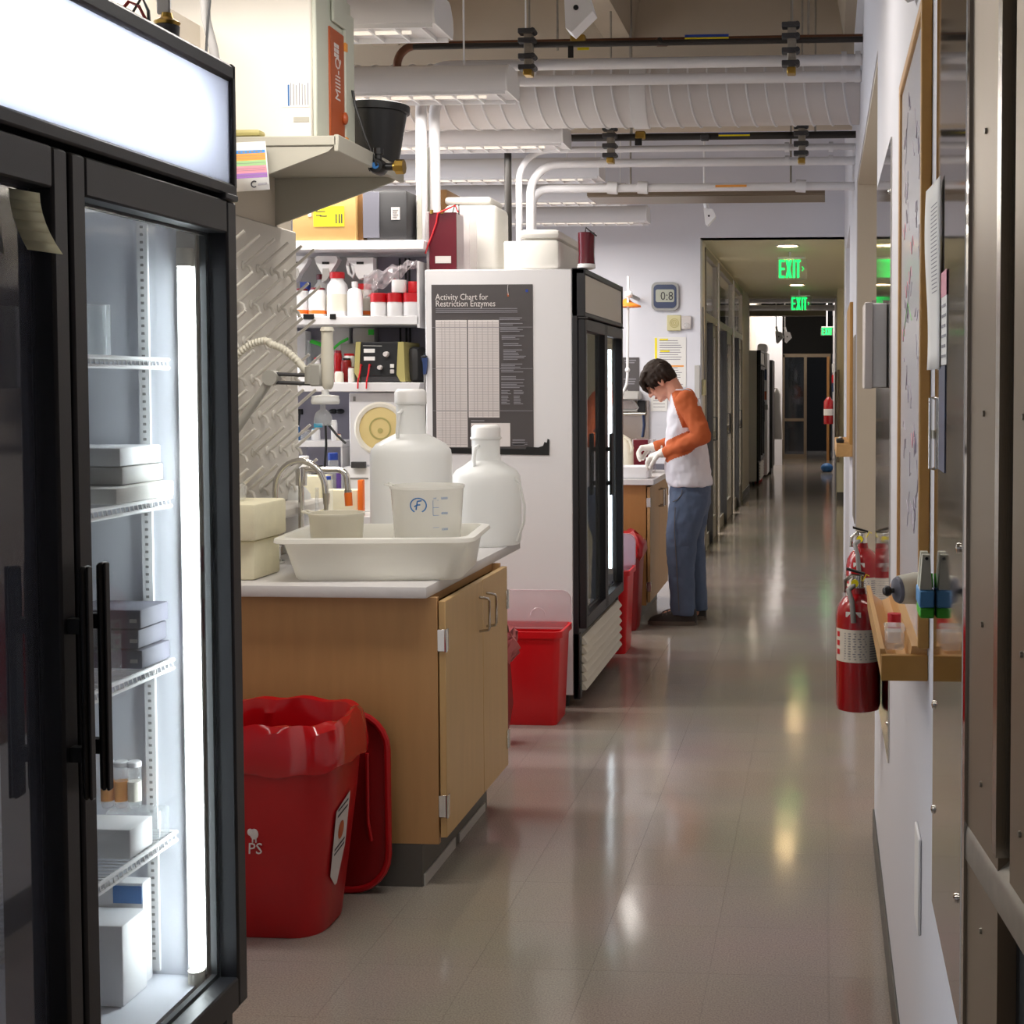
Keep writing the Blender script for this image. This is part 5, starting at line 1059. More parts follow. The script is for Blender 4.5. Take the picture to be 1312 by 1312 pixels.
text('Activity Chart for', 'title', 'printwhite', (px_(558.5), Y-.0014, pz_(384)), (1, 0, 0), (0, 0, 1), .0400, po, depth=.0004, squeeze=.86)
text('Restriction Enzymes', 'title', 'printwhite', (px_(558.5), Y-.0014, pz_(392.5)), (1, 0, 0), (0, 0, 1), .0400, po, depth=.0004, squeeze=.86)
plate('blue_mark', 674, 677, 371, 374.5, 'blue'); plate('red_mark', 650.5, 652.5, 376, 380, 'milli')
MB().tube([(px_(651.5), Y-.0015, pz_(365)), (px_(651), Y-.0015, pz_(372)), (px_(652), Y-.0015, pz_(378))], .0012, 5).build('helix', 'printwhite', po)
for v in (419, 472, 526): MB().box(px_(554), px_(682.5), Y-.0022, Y-.0014, pz_(v+.6), pz_(v)).build('fold', 'inkgrey', po)
tp = thing('black_tape', 'torn strip of black tape at the lower right corner of the poster', 'tape', (px_(690), Y, pz_(572)))
MB().prism([(px_(570), pz_(581)), (px_(703), pz_(583)), (px_(703.5), pz_(563)), (px_(701), pz_(562)), (px_(700), pz_(567)), (px_(697), pz_(566)), (px_(695), pz_(571)), (px_(689), pz_(573)), (px_(674), pz_(572)), (px_(673), pz_(575)), (px_(570), pz_(574))], 'y', Y-.0032, Y-.0024).build('strip', 'black', tp)
pp = thing('pipette', 'blue and black hand pipette clipped to the left edge of the fridge side', 'pipette', tuple(at(545, 455, Y)))
MB().prism([(px_(u), pz_(v)) for u, v in ((541, 457), (546, 455), (549, 459), (548.5, 468), (547, 479), (543.5, 480), (543, 466))], 'y', Y-.02, Y-.002).build('body', 'pip_blue', pp)
MB().box(px_(541), px_(548), Y-.022, Y-.001, pz_(459), pz_(455.5), bev=.003).cyl((px_(545), Y-.01, pz_(456)), (px_(545), Y-.01, pz_(452.5)), .005, n=8).build('plunger', 'black', pp)
MB().cyl((px_(545), Y-.01, pz_(479)), (px_(544), Y-.01, pz_(506)), .006, .0015, 8).build('tip_cone', 'grey', pp)
# red recycling bins
def redbin(label, x0, x1, y0, y1, h, lidm, lidh=.13, bag=False):
    t = thing('red_bin', label, 'bin', ((x0+x1)/2, (y0+y1)/2, 0), None); cx, cy = (x0+x1)/2, (y0+y1)/2; w_, d_ = x1-x0, y1-y0
    MB().loft([rr3(cx, cy, w_-.05, d_-.04, .025, 0), rr3(cx, cy, w_-.045, d_-.035, .03, .004), rr3(cx, cy, w_-.012, d_-.01, .03, h-.03), rr3(cx, cy, w_+.012, d_+.012, .035, h-.028), rr3(cx, cy, w_+.012, d_+.012, .035, h), rr3(cx, cy, w_-.01, d_-.01, .03, h), rr3(cx, cy, w_-.05, d_-.04, .03, .01)]).build('body', 'red_bright', t)
    if lidm:
        lp_ = [(p[0], p[1]) for p in rrect(cx, h+lidh/2-.005, w_, lidh+.05, .045, 5)]
        l_ = MB().prism(lp_, 'y', y1-.012, y1-.006).build('raised_lid', lidm, t)
        MB().tube([(p[0], y1-.013, p[1]) for p in lp_], .004, 6, closed=True).build('lid_rim', 'lid_clear', l_)
        for ux in (-.12, .08): MB().tube([tuple(p) for p in arc((cx+ux, y1-.016, h+.03), .035, 0, math.pi, 8, (1, 0, 0), (0, 0, 1))], .0025, 5).build('lid_emboss', 'lid_clear', l_)
    return t
a = at(727, 931, 5.92)
rba = redbin('bright red open bin with a raised clear lid against the fridge side', -1.62, -1.155, 5.90, 6.17, .42, 'lid_clear', .125)
bgx = thing('bag_knot', 'crumpled red bag sticking out between the wooden cabinet and the bright red bin', 'bag', (-1.36, 5.62, .2))
mb = MB(); mb.ball((-1.335, 5.60, .42), (.06, .05, .075), 16); 
for i, v in enumerate(mb.v): v += Vector((.014*math.sin(i*2.3), .012*math.cos(i*1.7), .014*math.sin(i*3.1)))
mb.build('bag_top', 'bag_pink', bgx)
mb = MB().loft([[(-1.42, 5.55, .02), (-1.34, 5.55, .02), (-1.335, 5.66, .02), (-1.42, 5.66, .02)], [(-1.43, 5.54, .16), (-1.312, 5.56, .17), (-1.31, 5.66, .16), (-1.43, 5.66, .17)], [(-1.40, 5.57, .37), (-1.325, 5.57, .38), (-1.32, 5.64, .37), (-1.40, 5.65, .37)]]).build('bag_body', 'red_dark', bgx)
bgx.location = (-1.36, 5.62, 0.02)
ORG[bgx.name] = Vector((-1.36, 5.62, .02))
for ch in bgx.children: ch.location = (0, 0, .18)
rbb = redbin('narrow red bin with a frosted lid just beyond the middle fridge', -1.45, -1.085, 7.52, 7.80, .47, 'lid_frost', .16)
rbc = thing('red_bag_bin', 'dark red bag-lined bin against the far wooden cabinet', 'bin', (-1.35, 8.40, 0))
MB().loft([rr3(-1.28, 8.38, .26, .26, .05, 0), rr3(-1.28, 8.38, .28, .28, .06, .10), rr3(-1.28, 8.38, .31, .30, .06, .46), rr3(-1.28, 8.38, .29, .29, .06, .46), rr3(-1.28, 8.38, .24, .24, .05, .02)]).build('body', 'red_dark', rbc)
mb = MB(); rings = []
for k, (z, g) in enumerate(((.44, .31), (.47, .33), (.52, .32), (.57, .27), (.60, .2))):
    r_ = rr3(-1.28, 8.38, g, g, .06, z); rings.append([(p[0]+.012*math.sin(i*1.9+k), p[1]+.012*math.cos(i*2.3+k), p[2]+.014*math.sin(i*1.3+k)) for i, p in enumerate(r_)])
mb.loft(rings, cap0=False, cap1=True).build('liner_bag', 'red', rbc)

# ================================================================== FAR BENCH WITH THE PERSON
c2b = thing('far_base_cabinet', 'wooden base cabinet with door and pull under the far counter, by the person', 'cabinet', (-1.45, 9.1, 0))
FX = -1.125; FY0, FY1 = 8.62, 9.62
MB().box(-1.95, FX-.005, FY0, FY1, .10, .872, bev=.002).build('carcass', 'maple_dark', c2b)
MB().box(-1.95, FX-.06, FY0+.01, FY1, 0, .099).build('toe_kick', 'base_rubber', c2b)
for k, (a_, b_) in enumerate(((FY0+.004, 9.118), (9.122, FY1-.004))):
    d_ = MB().box(FX, FX+.02, a_, b_, .12, .86, bev=.002).build('door', 'maple', c2b)
    hy = b_-.05 if k == 0 else a_+.05
    MB().tube([(FX+.02, hy, .70), (FX+.055, hy, .70), (FX+.055, hy, .81), (FX+.02, hy, .81)], .006, 8).build('handle', 'steel', d_)
    for z in (.22, .76): MB().box(FX-.003, FX+.024, (a_ if k == 0 else b_)-.004, (a_ if k == 0 else b_)+.02*(1-k)+.004, z-.03, z+.03, bev=.001).build('hinge', 'chrome', d_)
c2t = thing('far_countertop', 'white countertop of the far bench where the person works', 'countertop', (-1.5, 9.1, .873))
MB().box(-2.0, -1.075, 8.58, 9.66, .8735, .91, bev=.003).build('slab', 'counter', c2t)
MB().box(-1.6, -1.12, 9.60, 9.66, .911, .95).build('splash_edge', 'greyblue', c2t)
tr2 = thing('tray', 'white plastic tray on the far counter under the gloved hands', 'tray', (-1.25, 8.75, .911))
MB().loft([rr3(-1.25, 8.76, .24, .22, .02, .9112), rr3(-1.25, 8.76, .25, .23, .02, .916), rr3(-1.25, 8.76, .275, .25, .022, .985), rr3(-1.25, 8.76, .255, .23, .02, .985), rr3(-1.25, 8.76, .235, .21, .02, .918)]).build('body', 'white', tr2)
jg = thing('jug', 'translucent white jug with a handle beside the far fridge edge', 'jug', (-1.33, 9.05, .911))
MB().loft([rr3(-1.345, 9.05, .13, .13, .03, .911), rr3(-1.345, 9.05, .14, .14, .035, .92), rr3(-1.345, 9.05, .14, .14, .035, 1.09), rr3(-1.36, 9.05, .10, .12, .03, 1.15), rr3(-1.375, 9.05, .05, .05, .02, 1.19), rr3(-1.375, 9.05, .045, .045, .02, 1.215)]).build('body', 'frost_warm', jg)
MB().tube([(-1.325, 9.0, 1.165), (-1.29, 9.0, 1.145), (-1.272, 9.0, 1.09), (-1.285, 9.0, 1.05)], .011, 8).build('handle', 'frost_warm', jg)
MB().cyl((-1.375, 9.05, 1.215), (-1.375, 9.05, 1.235), .026, n=16).build('cap', 'dgrey', jg)
gb2 = thing('gel_box', 'dark red gel tank standing on the far counter behind the hands', 'gel tank', (-1.22, 9.3, .911))
MB().box(-1.30, -1.20, 9.25, 9.42, .9112, 1.135, bev=.002).build('tank', 'gel_red', gb2)
MB().box(-1.199, -1.165, 9.25, 9.42, .9112, 1.135, bev=.002).box(-1.307, -1.301, 9.25, 9.42, .9112, 1.14).build('clear_wall', 'acrylic', gb2)
MB().box(-1.195, -1.17, 9.246, 9.249, .95, 1.03).build('label', 'paper', gb2)
# stainless eyewash shelf and sink back on the end wall
YW = YS-.003
def wb(mb, u0, u1, v0, v1, d0, d1, bev=0, mi=0):
    a_, b_ = at(u0, v0, YW), at(u1, v1, YW); return mb.box(a_.x, b_.x, YW-d1, YW-d0, b_.z, a_.z, mi, bev)
ew = thing('steel_shelf', 'stainless shelf and back plate on the end wall behind the person', 'shelf', tuple(at(815, 560, YW)))
wb(MB(), 770, 832, 513, 612, 0, .02).build('back_plate', 'steel', ew)
wb(MB(), 770, 823, 501, 512, .0, .22, .01).build('shelf_box', 'lgrey', ew)
MB().tube([tuple(at(770, 530, YW-.06)), tuple(at(827, 530, YW-.06))], .016, 10).build('rail', 'chrome', ew)
MB().tube([tuple(at(770, 526, YW-.08)), tuple(at(815, 526, YW-.08)), tuple(at(818, 523, YW-.08)), tuple(at(803, 500, YW-.1)), tuple(at(796, 512, YW-.1))], .008, 8).build('wire_loop', 'lgrey', ew)
oc = thing('outlet', 'black plug in an outlet on the end wall above the steel rail', 'plug', tuple(at(823, 520, YW)))
wb(MB(), 818, 828, 513, 530, .021, .07, .008).build('plug', 'black', oc)
MB().tube([tuple(at(824, 530, YW-.05)), tuple(at(825, 545, YW-.04)), tuple(at(823, 560, YW-.03))], .012, 8).build('cable', 'clock_blue', oc)
es = thing('emergency_shower', 'orange emergency shower head with a white pull rod on the end wall', 'shower', tuple(at(805, 390, YW-.5)))
c0 = at(803, 392, 11.2); MB().lathe([(.0, .06), (.02, .058), (.05, .03), (.115, .004), (.12, -.01), (.10, -.008), (0, .02)], c0, 24).build('head', 'shower_orange', es)
MB().cyl(tuple(c0+Vector((-.0, 0, .06))), tuple(c0+Vector((0, 0, .12))), .02).cyl(tuple(c0+Vector((-.0, 0, .1))), tuple(c0+Vector((.0, .68, .1))), .018).build('pipe', 'lgrey', es)
MB().tube([tuple(at(805, 354, 11.15)), tuple(at(804, 480, 11.15)), tuple(at(803, 492, 11.15)), tuple(at(796, 508, 11.15))], .011, 8).ball(tuple(at(804, 474, 11.15)), .022, 10).ball(tuple(at(806, 377, 11.15)), .03, 10).build('pull_rod', 'white', es)
sg = thing('eyewash_sign', 'dark grey sign with white print on the end wall behind the pull rod', 'sign', tuple(at(803, 480, YW)))
wb(MB(), 784, 819, 458, 501, 0, .006).build('panel', 'poster', sg)
mb = MB()
for v, u0, u1 in ((461, 800, 815), (464, 801, 813), (485, 799, 815), (488, 801, 814), (491, 800, 813)): wb(mb, u0, u1, v, v+1.4, .0065, .0075)
mb.build('print', 'inkgrey', sg)
ck = thing('wall_clock', 'grey and blue digital clock reading on the end wall', 'clock', tuple(at(852, 397, YW)))
c0 = at(852.5, 380, YW); wd = .238
MB().prism([(c0.x+p[0], c0.z+p[1]) for p in rrect(0, 0, wd, wd*1.04, .05, 6)], 'y', YW-.03, YW).build('case', 'clock_grey', ck)
MB().prism([(c0.x+p[0], c0.z+p[1]) for p in rrect(0, 0, wd*.84, wd*.86, .04, 6)], 'y', YW-.034, YW-.0305).build('bezel', 'clock_blue', ck)
MB().prism([(c0.x+p[0], c0.z+p[1]) for p in rrect(0, .005, wd*.68, wd*.46, .015, 4)], 'y', YW-.037, YW-.0345).build('display', 'lcd', ck)
text('0:8', 'digits', 'ink', (c0.x+.075, YW-.0378, c0.z-.032), (1, 0, 0), (0, 0, 1), .105, ck, align='RIGHT', squeeze=.9)
fa_ = thing('fire_alarm', 'beige alarm sounder with a clear strobe below the digital clock', 'alarm', tuple(at(870, 423, YW)))
wb(MB(), 855, 873, 404, 424, 0, .035, .006).build('sounder', 'olive_light', fa_)
mb = MB(); c1_ = at(864, 414, YW-.036)
for r_ in (.012, .025, .038): mb.tube([tuple(p) for p in arc(c1_, r_, 0, 2*math.pi*23/24, 23, (1, 0, 0), (0, 0, 1))], .0022, 5, closed=True)
mb.build('grille', 'olive', fa_)
wb(MB(), 873.3, 886, 405, 422, 0, .03, .005).build('strobe_base', 'paper_grey', fa_)
MB().ball(tuple(at(880, 417, YW-.035)), (.028, .025, .026), 14).build('strobe_lens', 'clear_plastic', fa_)
for i, (u0, u1, v0, v1, lb) in enumerate(((838, 879, 432, 464, 'upper white notice with a yellow margin on the end wall'), (845, 879, 464, 496, 'lower white notice on the end wall behind the head'))):
    t = thing('notice', lb, 'notice', tuple(at((u0+u1)/2, v1, YW)), 'notices on the end wall')
    wb(MB(), u0, u1, v0, v1, 0, .003).build('sheet', 'paper', t)
    mb = MB(); random.seed(i)
    for v in range(int(v0)+4, int(v1)-2, 3): wb(mb, u0+7, u1-random.uniform(3, 12), v, v+.8, .0033, .0042)
    o = mb.build('fine_print', 'inkgrey', t); o['kind'] = 'stuff'
    if i == 0:
        wb(MB(), 839, 842, 433, 460, .0033, .0042).build('margin', 'yellow', t); wb(MB(), 845, 856, 434, 436, .0045, .005).build('heading', 'yellow', t); wb(MB(), 846, 858, 449, 451, .0045, .005).build('heading', 'yellow', t)
    else: wb(MB(), 850, 876, 468, 470, .0045, .005).build('heading', 'c_orange', t)
t = thing('notice', 'small white form on the end wall below the face', 'notice', tuple(at(843, 527, YW)), 'notices on the end wall'); wb(MB(), 834, 855, 509, 527, 0, .003).build('sheet', 'paper', t)
mb = MB()
for v in (513, 517, 521): wb(mb, 837, 852, v, v+.7, .0033, .004)
mb.build('fine_print', 'inkgrey', t)
t = thing('switch_plate', 'tall grey strip at the corner of the end wall behind the shoulder', 'plate', tuple(at(891, 510, YW))); wb(MB(), 890, 897, 468, 511, 0, .02, .004).build('plate', 'lgrey', t)
t = thing('wall_phone', 'beige handset with a coiled cord on the corridor corner', 'phone', (-1.07, 12.1, 1.45))
MB().box(-1.079, -1.05, 12.0, 12.12, 1.42, 1.56, bev=.008).build('handset', 'olive_light', t)
MB().tube([(-1.06, 12.06, 1.56), (-1.065, 12.08, 1.8), (-1.068, 12.04, 2.1), (-1.07, 12.05, 2.2)], .006, 6).build('cord', 'grey', t)

# ================================================================== FAR LAB
f3 = fridge('black-framed fridge far down the corridor in the next lab', -.955, 20.6, 21.9, False, 21.25, 'panel_off')
wp = thing('posted_panel', 'white cabinet end with coloured notices beyond the far fridge', 'cabinet', (-1.0, 22.6, 0))
MB().box(-1.29, -.93, 22.3, 23.2, .05, 2.05, bev=.004).build('body', 'white_paint', wp)
for (u, z0, z1, m) in ((-1.0, 1.6, 1.78, 'clock_blue'), (-1.0, 1.28, 1.42, 'milli'), (-.98, 1.12, 1.2, 'clock_grey')): MB().box(u-.03, u+.06, 22.294, 22.2985, z0, z1).build('pasted_sheet', m, wp)
t = thing('bundle', 'white rounded bundle sitting on the far cabinet', 'bundle', (-.98, 22.5, 2.05)); MB().box(-1.10, -.93, 22.4, 22.7, 2.051, 2.20, bev=.05, seg=3).build('body', 'white', t)
t = thing('lab_coat', 'pale lab coat hanging at the end of the far lab', 'coat', (-.78, 24.5, .6))
MB().loft([[(-.84+.5*(p[0]), 24.5+p[1], z) for p in rrect(0, 0, w_*2, .10, .049, 4)] for z, w_ in ((.55, .20), (.8, .18), (1.1, .12), (1.35, .13), (1.45, .05))]).build('coat_body', 'lgrey', t)
MB().cyl((-.84, 24.56, 1.46), (-1.29, 24.56, 1.5), .01, n=8).build('hook', 'steel', t)
fx = thing('black_cabinet', 'dark cabinet beyond the white one in the far lab', 'cabinet', (-1.1, 23.9, 0)); MB().box(-1.29, -.88, 23.3, 24.3, .1, 1.95, bev=.01).build('body', 'black', fx); MB().box(-1.2, -.9, 23.35, 24.25, .0, .099).build('plinth', 'dgrey', fx)
t = thing('red_bin', 'tiny red bin standing beside the far fridge', 'bin', (-.92, 22.15, 0)); MB().lathe([(0, 0), (.08, 0), (.10, .28), (.09, .28), (.07, .01), (0, .01)], (-1.0, 22.1, 0), 16).build('body', 'red_bright', t); t.location = (-1.0, 22.1, 0)
ORG[t.name] = Vector((-1.0, 22.1, 0)); t.children[0].location = (.0, 0, 0)
for i, (z, Y, r_) in enumerate(((2.95, 21.5, .05), (2.86, 21.7, .035), (2.78, 22.4, .05), (3.05, 23, .16))):
    t = thing('far_pipe', ('high', 'middle', 'low', 'fat')[i]+' white pipe crossing the ceiling of the far lab', 'pipe', (-.5, Y, z), 'far lab ceiling pipes'); MB().cyl((-1.28, Y, z), (.165, Y, z), r_, n=12).build('pipe_run', 'white_paint', t)
t = thing('far_channel', 'brown channel crossing the far lab ceiling', 'channel', (-.5, 21.0, 2.6)); MB().box(-1.3, .02, 21.0, 21.2, 2.58, 2.66).build('channel_body', 'steel_warm', t)
for px, py, Y, lb in ((996, 432, 22, 'left tiny white spotlight in the far lab'), (1007, 432, 23.5, 'right tiny white spotlight in the far lab')): spot(px, py, Y, .10, lb, R(-10))
# ================================================================== RIGHT WALL
def wall_plate(name, label, cat, Y0, Y1, z0, z1, th, m, poly=None):
    t = thing(name, label, cat, (XR-th/2, (Y0+Y1)/2, z0)); MB().box(XR-th, XR-.0005, Y0, Y1, z0, z1, bev=min(.001, th*.3)).build('sheet', m, t); return t
# stainless wall guard beside the door
sp = thing('steel_guard', 'mirror-finish stainless wall guard between the whiteboard and the door', 'guard', (XR, 1.87, .71))
MB().box(XR-.003, XR-.0005, 1.655, 2.085, .71, 3.0).build('sheet', 'mirror_steel', sp)
for y, z in ((2.06, .86), (1.70, .86), (2.06, 1.02), (1.70, 1.30)): MB().lathe([(.007, 0), (.006, -.003), (0, -.0045)], (XR-.003, y, z), 14, axis='x').build('screw', 'chrome', sp)
sp2 = thing('steel_guard', 'narrow stainless wall guard beyond the whiteboard, by the alcove corner', 'guard', (XR, 3.95, .5))
MB().box(XR-.004, XR-.0005, 3.50, 4.42, .53, 2.13).build('sheet', 'mirror_steel', sp2)
for z in (.62, 2.0): MB().lathe([(.007, 0), (.006, -.003), (0, -.0045)], (XR-.004, 3.55, z), 14, axis='x').build('screw', 'chrome', sp2)
sp3 = thing('steel_guard', 'grey metal strip on the right wall beyond the alcove', 'guard', (XR, 7.6, .7)); MB().box(XR-.004, XR-.0005, 7.45, 8.0, .75, 1.78).build('sheet', 'steel_warm', sp3)
# whiteboard with oak frame and tray
wbd = thing('whiteboard', 'tall whiteboard with an oak frame and chalk ledge on the right wall', 'whiteboard', (XR, 2.7, 1.05))
WY0, WY1, WZ0, WZ1 = 2.20, 2.87, 1.075, 2.118
MB().box(XR-.012, XR-.0005, WY0+.02, WY1-.02, WZ0, WZ1-.02).build('board', 'board_white', wbd)
MB().box(XR-.018, XR-.0005, WY0, WY0+.022, WZ0+.002, WZ1, bev=.002).build('frame_stile', 'oak', wbd)
MB().box(XR-.018, XR-.0005, WY1-.022, WY1, WZ0-.05, WZ1, bev=.002).build('frame_stile', 'oak_light', wbd)
MB().box(XR-.018, XR-.0005, WY0+.022, WY1-.022, WZ1-.022, WZ1, bev=.002).build('frame_rail', 'oak_light', wbd)
lg = MB(); prof = [(XR-.0005, 1.018), (XR-.075, 1.018), (XR-.078, 1.07), (XR-.070, 1.07), (XR-.062, 1.050), (XR-.045, 1.038), (XR-.03, 1.045), (XR-.026, 1.075), (XR-.0005, 1.075)]
lg.loft([[(x, y, z) for x, z in prof] for y in (2.235, 2.95)]).build('ledge', 'oak_light', wbd)
MB().box(XR-.076, XR-.0005, 2.222, 2.236, 1.02, 1.062, bev=.001).build('ledge_end', 'oak', wbd)
random.seed(21); mk = MB()
for i in range(46):
    y = random.uniform(2.28, 2.72); z = random.uniform(1.25, 2.05); pts = []
    for k in range(5): pts.append((XR-.0122, y, z)); y += random.uniform(-.01, .035); z += random.uniform(-.03, .03)
    mk.tube(pts, .0009, 4, flat=.4)
o = mk.build('marker_writing', 'marker', wbd); o['kind'] = 'stuff'
rd = MB()
for y, z in ((2.5, 1.7), (2.45, 1.75), (2.6, 1.68), (2.7, 1.6), (2.4, 1.4), (2.68, 1.8)): rd.tube([(XR-.0122, y, z), (XR-.0122, y+.03, z+.02), (XR-.0122, y+.06, z-.01), (XR-.0122, y+.09, z+.015)], .0011, 4, flat=.4)
o = rd.build('red_marker_writing', 'c_pink', wbd); o['kind'] = 'stuff'
MB().tube([(XR-.0122, 2.5, 1.62), (XR-.0122, 2.62, 1.66), (XR-.0122, 2.75, 1.60)], .0011, 4, flat=.4).build('green_marker_writing', 'green', wbd)
# things on the ledge
zl = 1.049
er = thing('board_magnet', 'white round magnet with grey end and black knob on the whiteboard above its ledge', 'magnet', (XR-.04, 2.24, 1.165))
A_ = Vector((.156, 2.255, 1.168)); d_ = Vector((-.92, -.39, -.04)).normalized(); rot_ = d_.to_track_quat('Z', 'Y').to_matrix().to_4x4()
def dl(prof): 
    m_ = MB().lathe(prof, (0, 0, 0), 28); m_.v = [A_+rot_ @ v for v in m_.v]; return m_
dl([(0, 0), (.026, 0), (.0265, .006), (.023, .036), (0, .036)]).build('body', 'putty_light', er)
dl([(0, .0365), (.0225, .0365), (.020, .041), (.010, .045), (0, .046)]).build('end', 'greyblue', er)
dl([(0, .046), (.004, .046), (.004, .050), (.008, .053), (.009, .058), (.006, .063), (0, .064)]).build('knob', 'black', er)
ds = thing('clear_dish', 'small clear dish with pale contents on the whiteboard ledge', 'dish', (XR-.055, 2.33, 1.05)); MB().box(XR-.066, XR-.034, 2.30, 2.345, 1.055, 1.085, bev=.004).build('body', 'clear_plastic', ds); MB().box(XR-.067, XR-.033, 2.299, 2.346, 1.086, 1.095, bev=.002).build('lid', 'clear_plastic', ds)
bl = thing('reagent_vial', 'small red-topped bottle lying on the whiteboard ledge', 'bottle', (XR-.045, 2.62, 1.05)); MB().cyl((XR-.045, 2.42, 1.047), (XR-.045, 2.42, 1.072), .012).build('body', 'white', bl); MB().cyl((XR-.045, 2.42, 1.0725), (XR-.045, 2.42, 1.098), .012).build('cap', 'cap_red', bl)
# blue / green taped wall pocket with pointed holders
hp_ = thing('marker_holder', 'wall pocket of clear pointed holders wrapped in blue and green tape beside the guard', 'holder', (XR-.03, 2.12, 1.1))
MB().box(XR-.027, XR-.004, 2.05, 2.125, 1.168, 1.194, bev=.002).build('blue_band', 'tape_blue', hp_)
MB().box(XR-.026, XR-.004, 2.051, 2.124, 1.152, 1.1675, bev=.002).build('green_band', 'green', hp_)
for i, y in enumerate((2.066, 2.102)):
    MB().loft([[(XR-.026, y-.012, 1.195), (XR-.008, y-.012, 1.195), (XR-.008, y+.014, 1.195), (XR-.026, y+.014, 1.195)], [(XR-.022, y-.010, 1.247), (XR-.011, y-.010, 1.247), (XR-.011, y+.010, 1.247), (XR-.022, y+.010, 1.247)]]).build('holder', 'putty_light', hp_)
MB().cyl((XR-.016, 2.056, 1.242), (XR-.016, 2.053, 1.242), .0025, n=8).build('hole', 'black', hp_)
MB().prism([(2.075, 1.195), (2.098, 1.195), (2.09, 1.215)], 'x', XR-.007, XR-.004).build('green_tip', 'green', hp_)
# papers pinned by the guard
pc = thing('paper_notice', 'curling printed paper notice pinned on the right wall over the whiteboard frame', 'notice', (XR-.02, 2.12, 1.5))
def curl(u, v):                            # u across 0..1, v down 0..1
    bow = .005*math.sin(v*5.2+.4)+.005; return Vector((XR-.0055-(1-u)*(bow*.6+.001)-.003*(1-u)**2, 2.135-.165*u, 1.80-.275*v))
mb = MB(); 
for j in range(13):
    for i in range(5): mb.v.append(curl(i/4, j/12))
for j in range(12):
    for i in range(4): mb.f.append((j*5+i, j*5+i+1, (j+1)*5+i+1, (j+1)*5+i)); mb.m.append(0)
o = mb.build('sheet', 'paper', pc); sm = o.modifiers.new('solid', 'SOLIDIFY'); sm.thickness = .0008
mb = MB()
for v in [.12+.022*k for k in range(22)]:
    a_, b_ = curl(.4, v)+Vector((-.0012, 0, 0)), curl(.8, v)+Vector((-.0012, 0, 0)); mb.quad(a_, b_, b_-Vector((0, 0, .0016)), a_-Vector((0, 0, .0016)))
o = mb.build('fine_print', 'inkgrey', pc); o['kind'] = 'stuff'
mr_ = thing('label_strip', 'white, red and blue instruction sticker on the mirror-finish guard', 'sticker', (XR-.004, 2.03, 1.55))
MB().box(XR-.0042, XR-.0032, 1.88, 1.965, 1.53, 1.625).build('sheet', 'paper', mr_); MB().box(XR-.0048, XR-.0043, 1.88, 1.965, 1.625, 1.66).build('red_band', 'c_pink', mr_)
mb = MB()
for k in range(6): mb.box(XR-.0048, XR-.0043, 1.89+.006*(k % 2), 1.955, 1.54+.014*k, 1.544+.014*k)
mb.build('fine_print', 'inkgrey', mr_)
MB().box(XR-.0042, XR-.0032, 1.90, 2.0, 1.38, 1.529).build('blue_panel', 'clock_blue', mr_)
dh = thing('door_pull', 'chrome pull bar on the right wall between the paper notice and the guard', 'handle', (XR-.01, 2.12, 1.32))
MB().tube([(XR-.001, 2.105, 1.482), (XR-.008, 2.105, 1.482), (XR-.008, 2.105, 1.374), (XR-.001, 2.105, 1.374)], .0028, 10).build('bar', 'chrome', dh); MB().box(XR-.004, XR-.0005, 2.09, 2.12, 1.42, 1.433).build('bracket', 'putty', dh)
# white box on the wall beyond the whiteboard (glove / towel dispenser)
gd = thing('wall_box', 'white hinged wall box standing out from the right wall beyond the whiteboard', 'box', (XR-.04, 3.7, 1.42))
g0_, g1_ = at(1107, 392, 3.75), at(1141, 497, 3.75)
MB().box(g0_.x, XR-.0045, 3.62, 3.80, g1_.z, g0_.z, bev=.003).build('body', 'white', gd)
MB().box(g0_.x-.002, g0_.x+.020, 3.615, 3.805, g1_.z-.002, g0_.z+.002, bev=.002).build('door', 'paper_grey', gd)
for dx in (.02, .05): MB().box(g0_.x+dx, g0_.x+dx+.01, 3.70, 3.72, g0_.z, g0_.z+.012).build('hinge', 'steel', gd)
# switch cover low on the wall
so_ = thing('outlet_cover', 'thin white outlet cover low on the near right wall', 'outlet', (XR-.004, 2.33, .45))
MB().box(XR-.006, XR-.0005, 2.34, 2.44, .55, .72, bev=.002).build('plate', 'white', so_)
# round mirror / clock top right
rm = thing('wall_clock', 'round clock seen edge-on at the top of the right wall above the whiteboard', 'clock', (XR-.02, 2.72, 2.36))
MB().lathe([(0, 0), (.125, 0), (.13, -.015), (.12, -.026), (.10, -.022), (0, -.022)], (XR-.0005, 2.58, 2.345), 40, axis='x').build('case', 'clock_grey', rm)
MB().lathe([(0, -.0225), (.10, -.0225)], (XR-.0005, 2.58, 2.345), 32, axis='x').build('face', 'dgrey', rm)
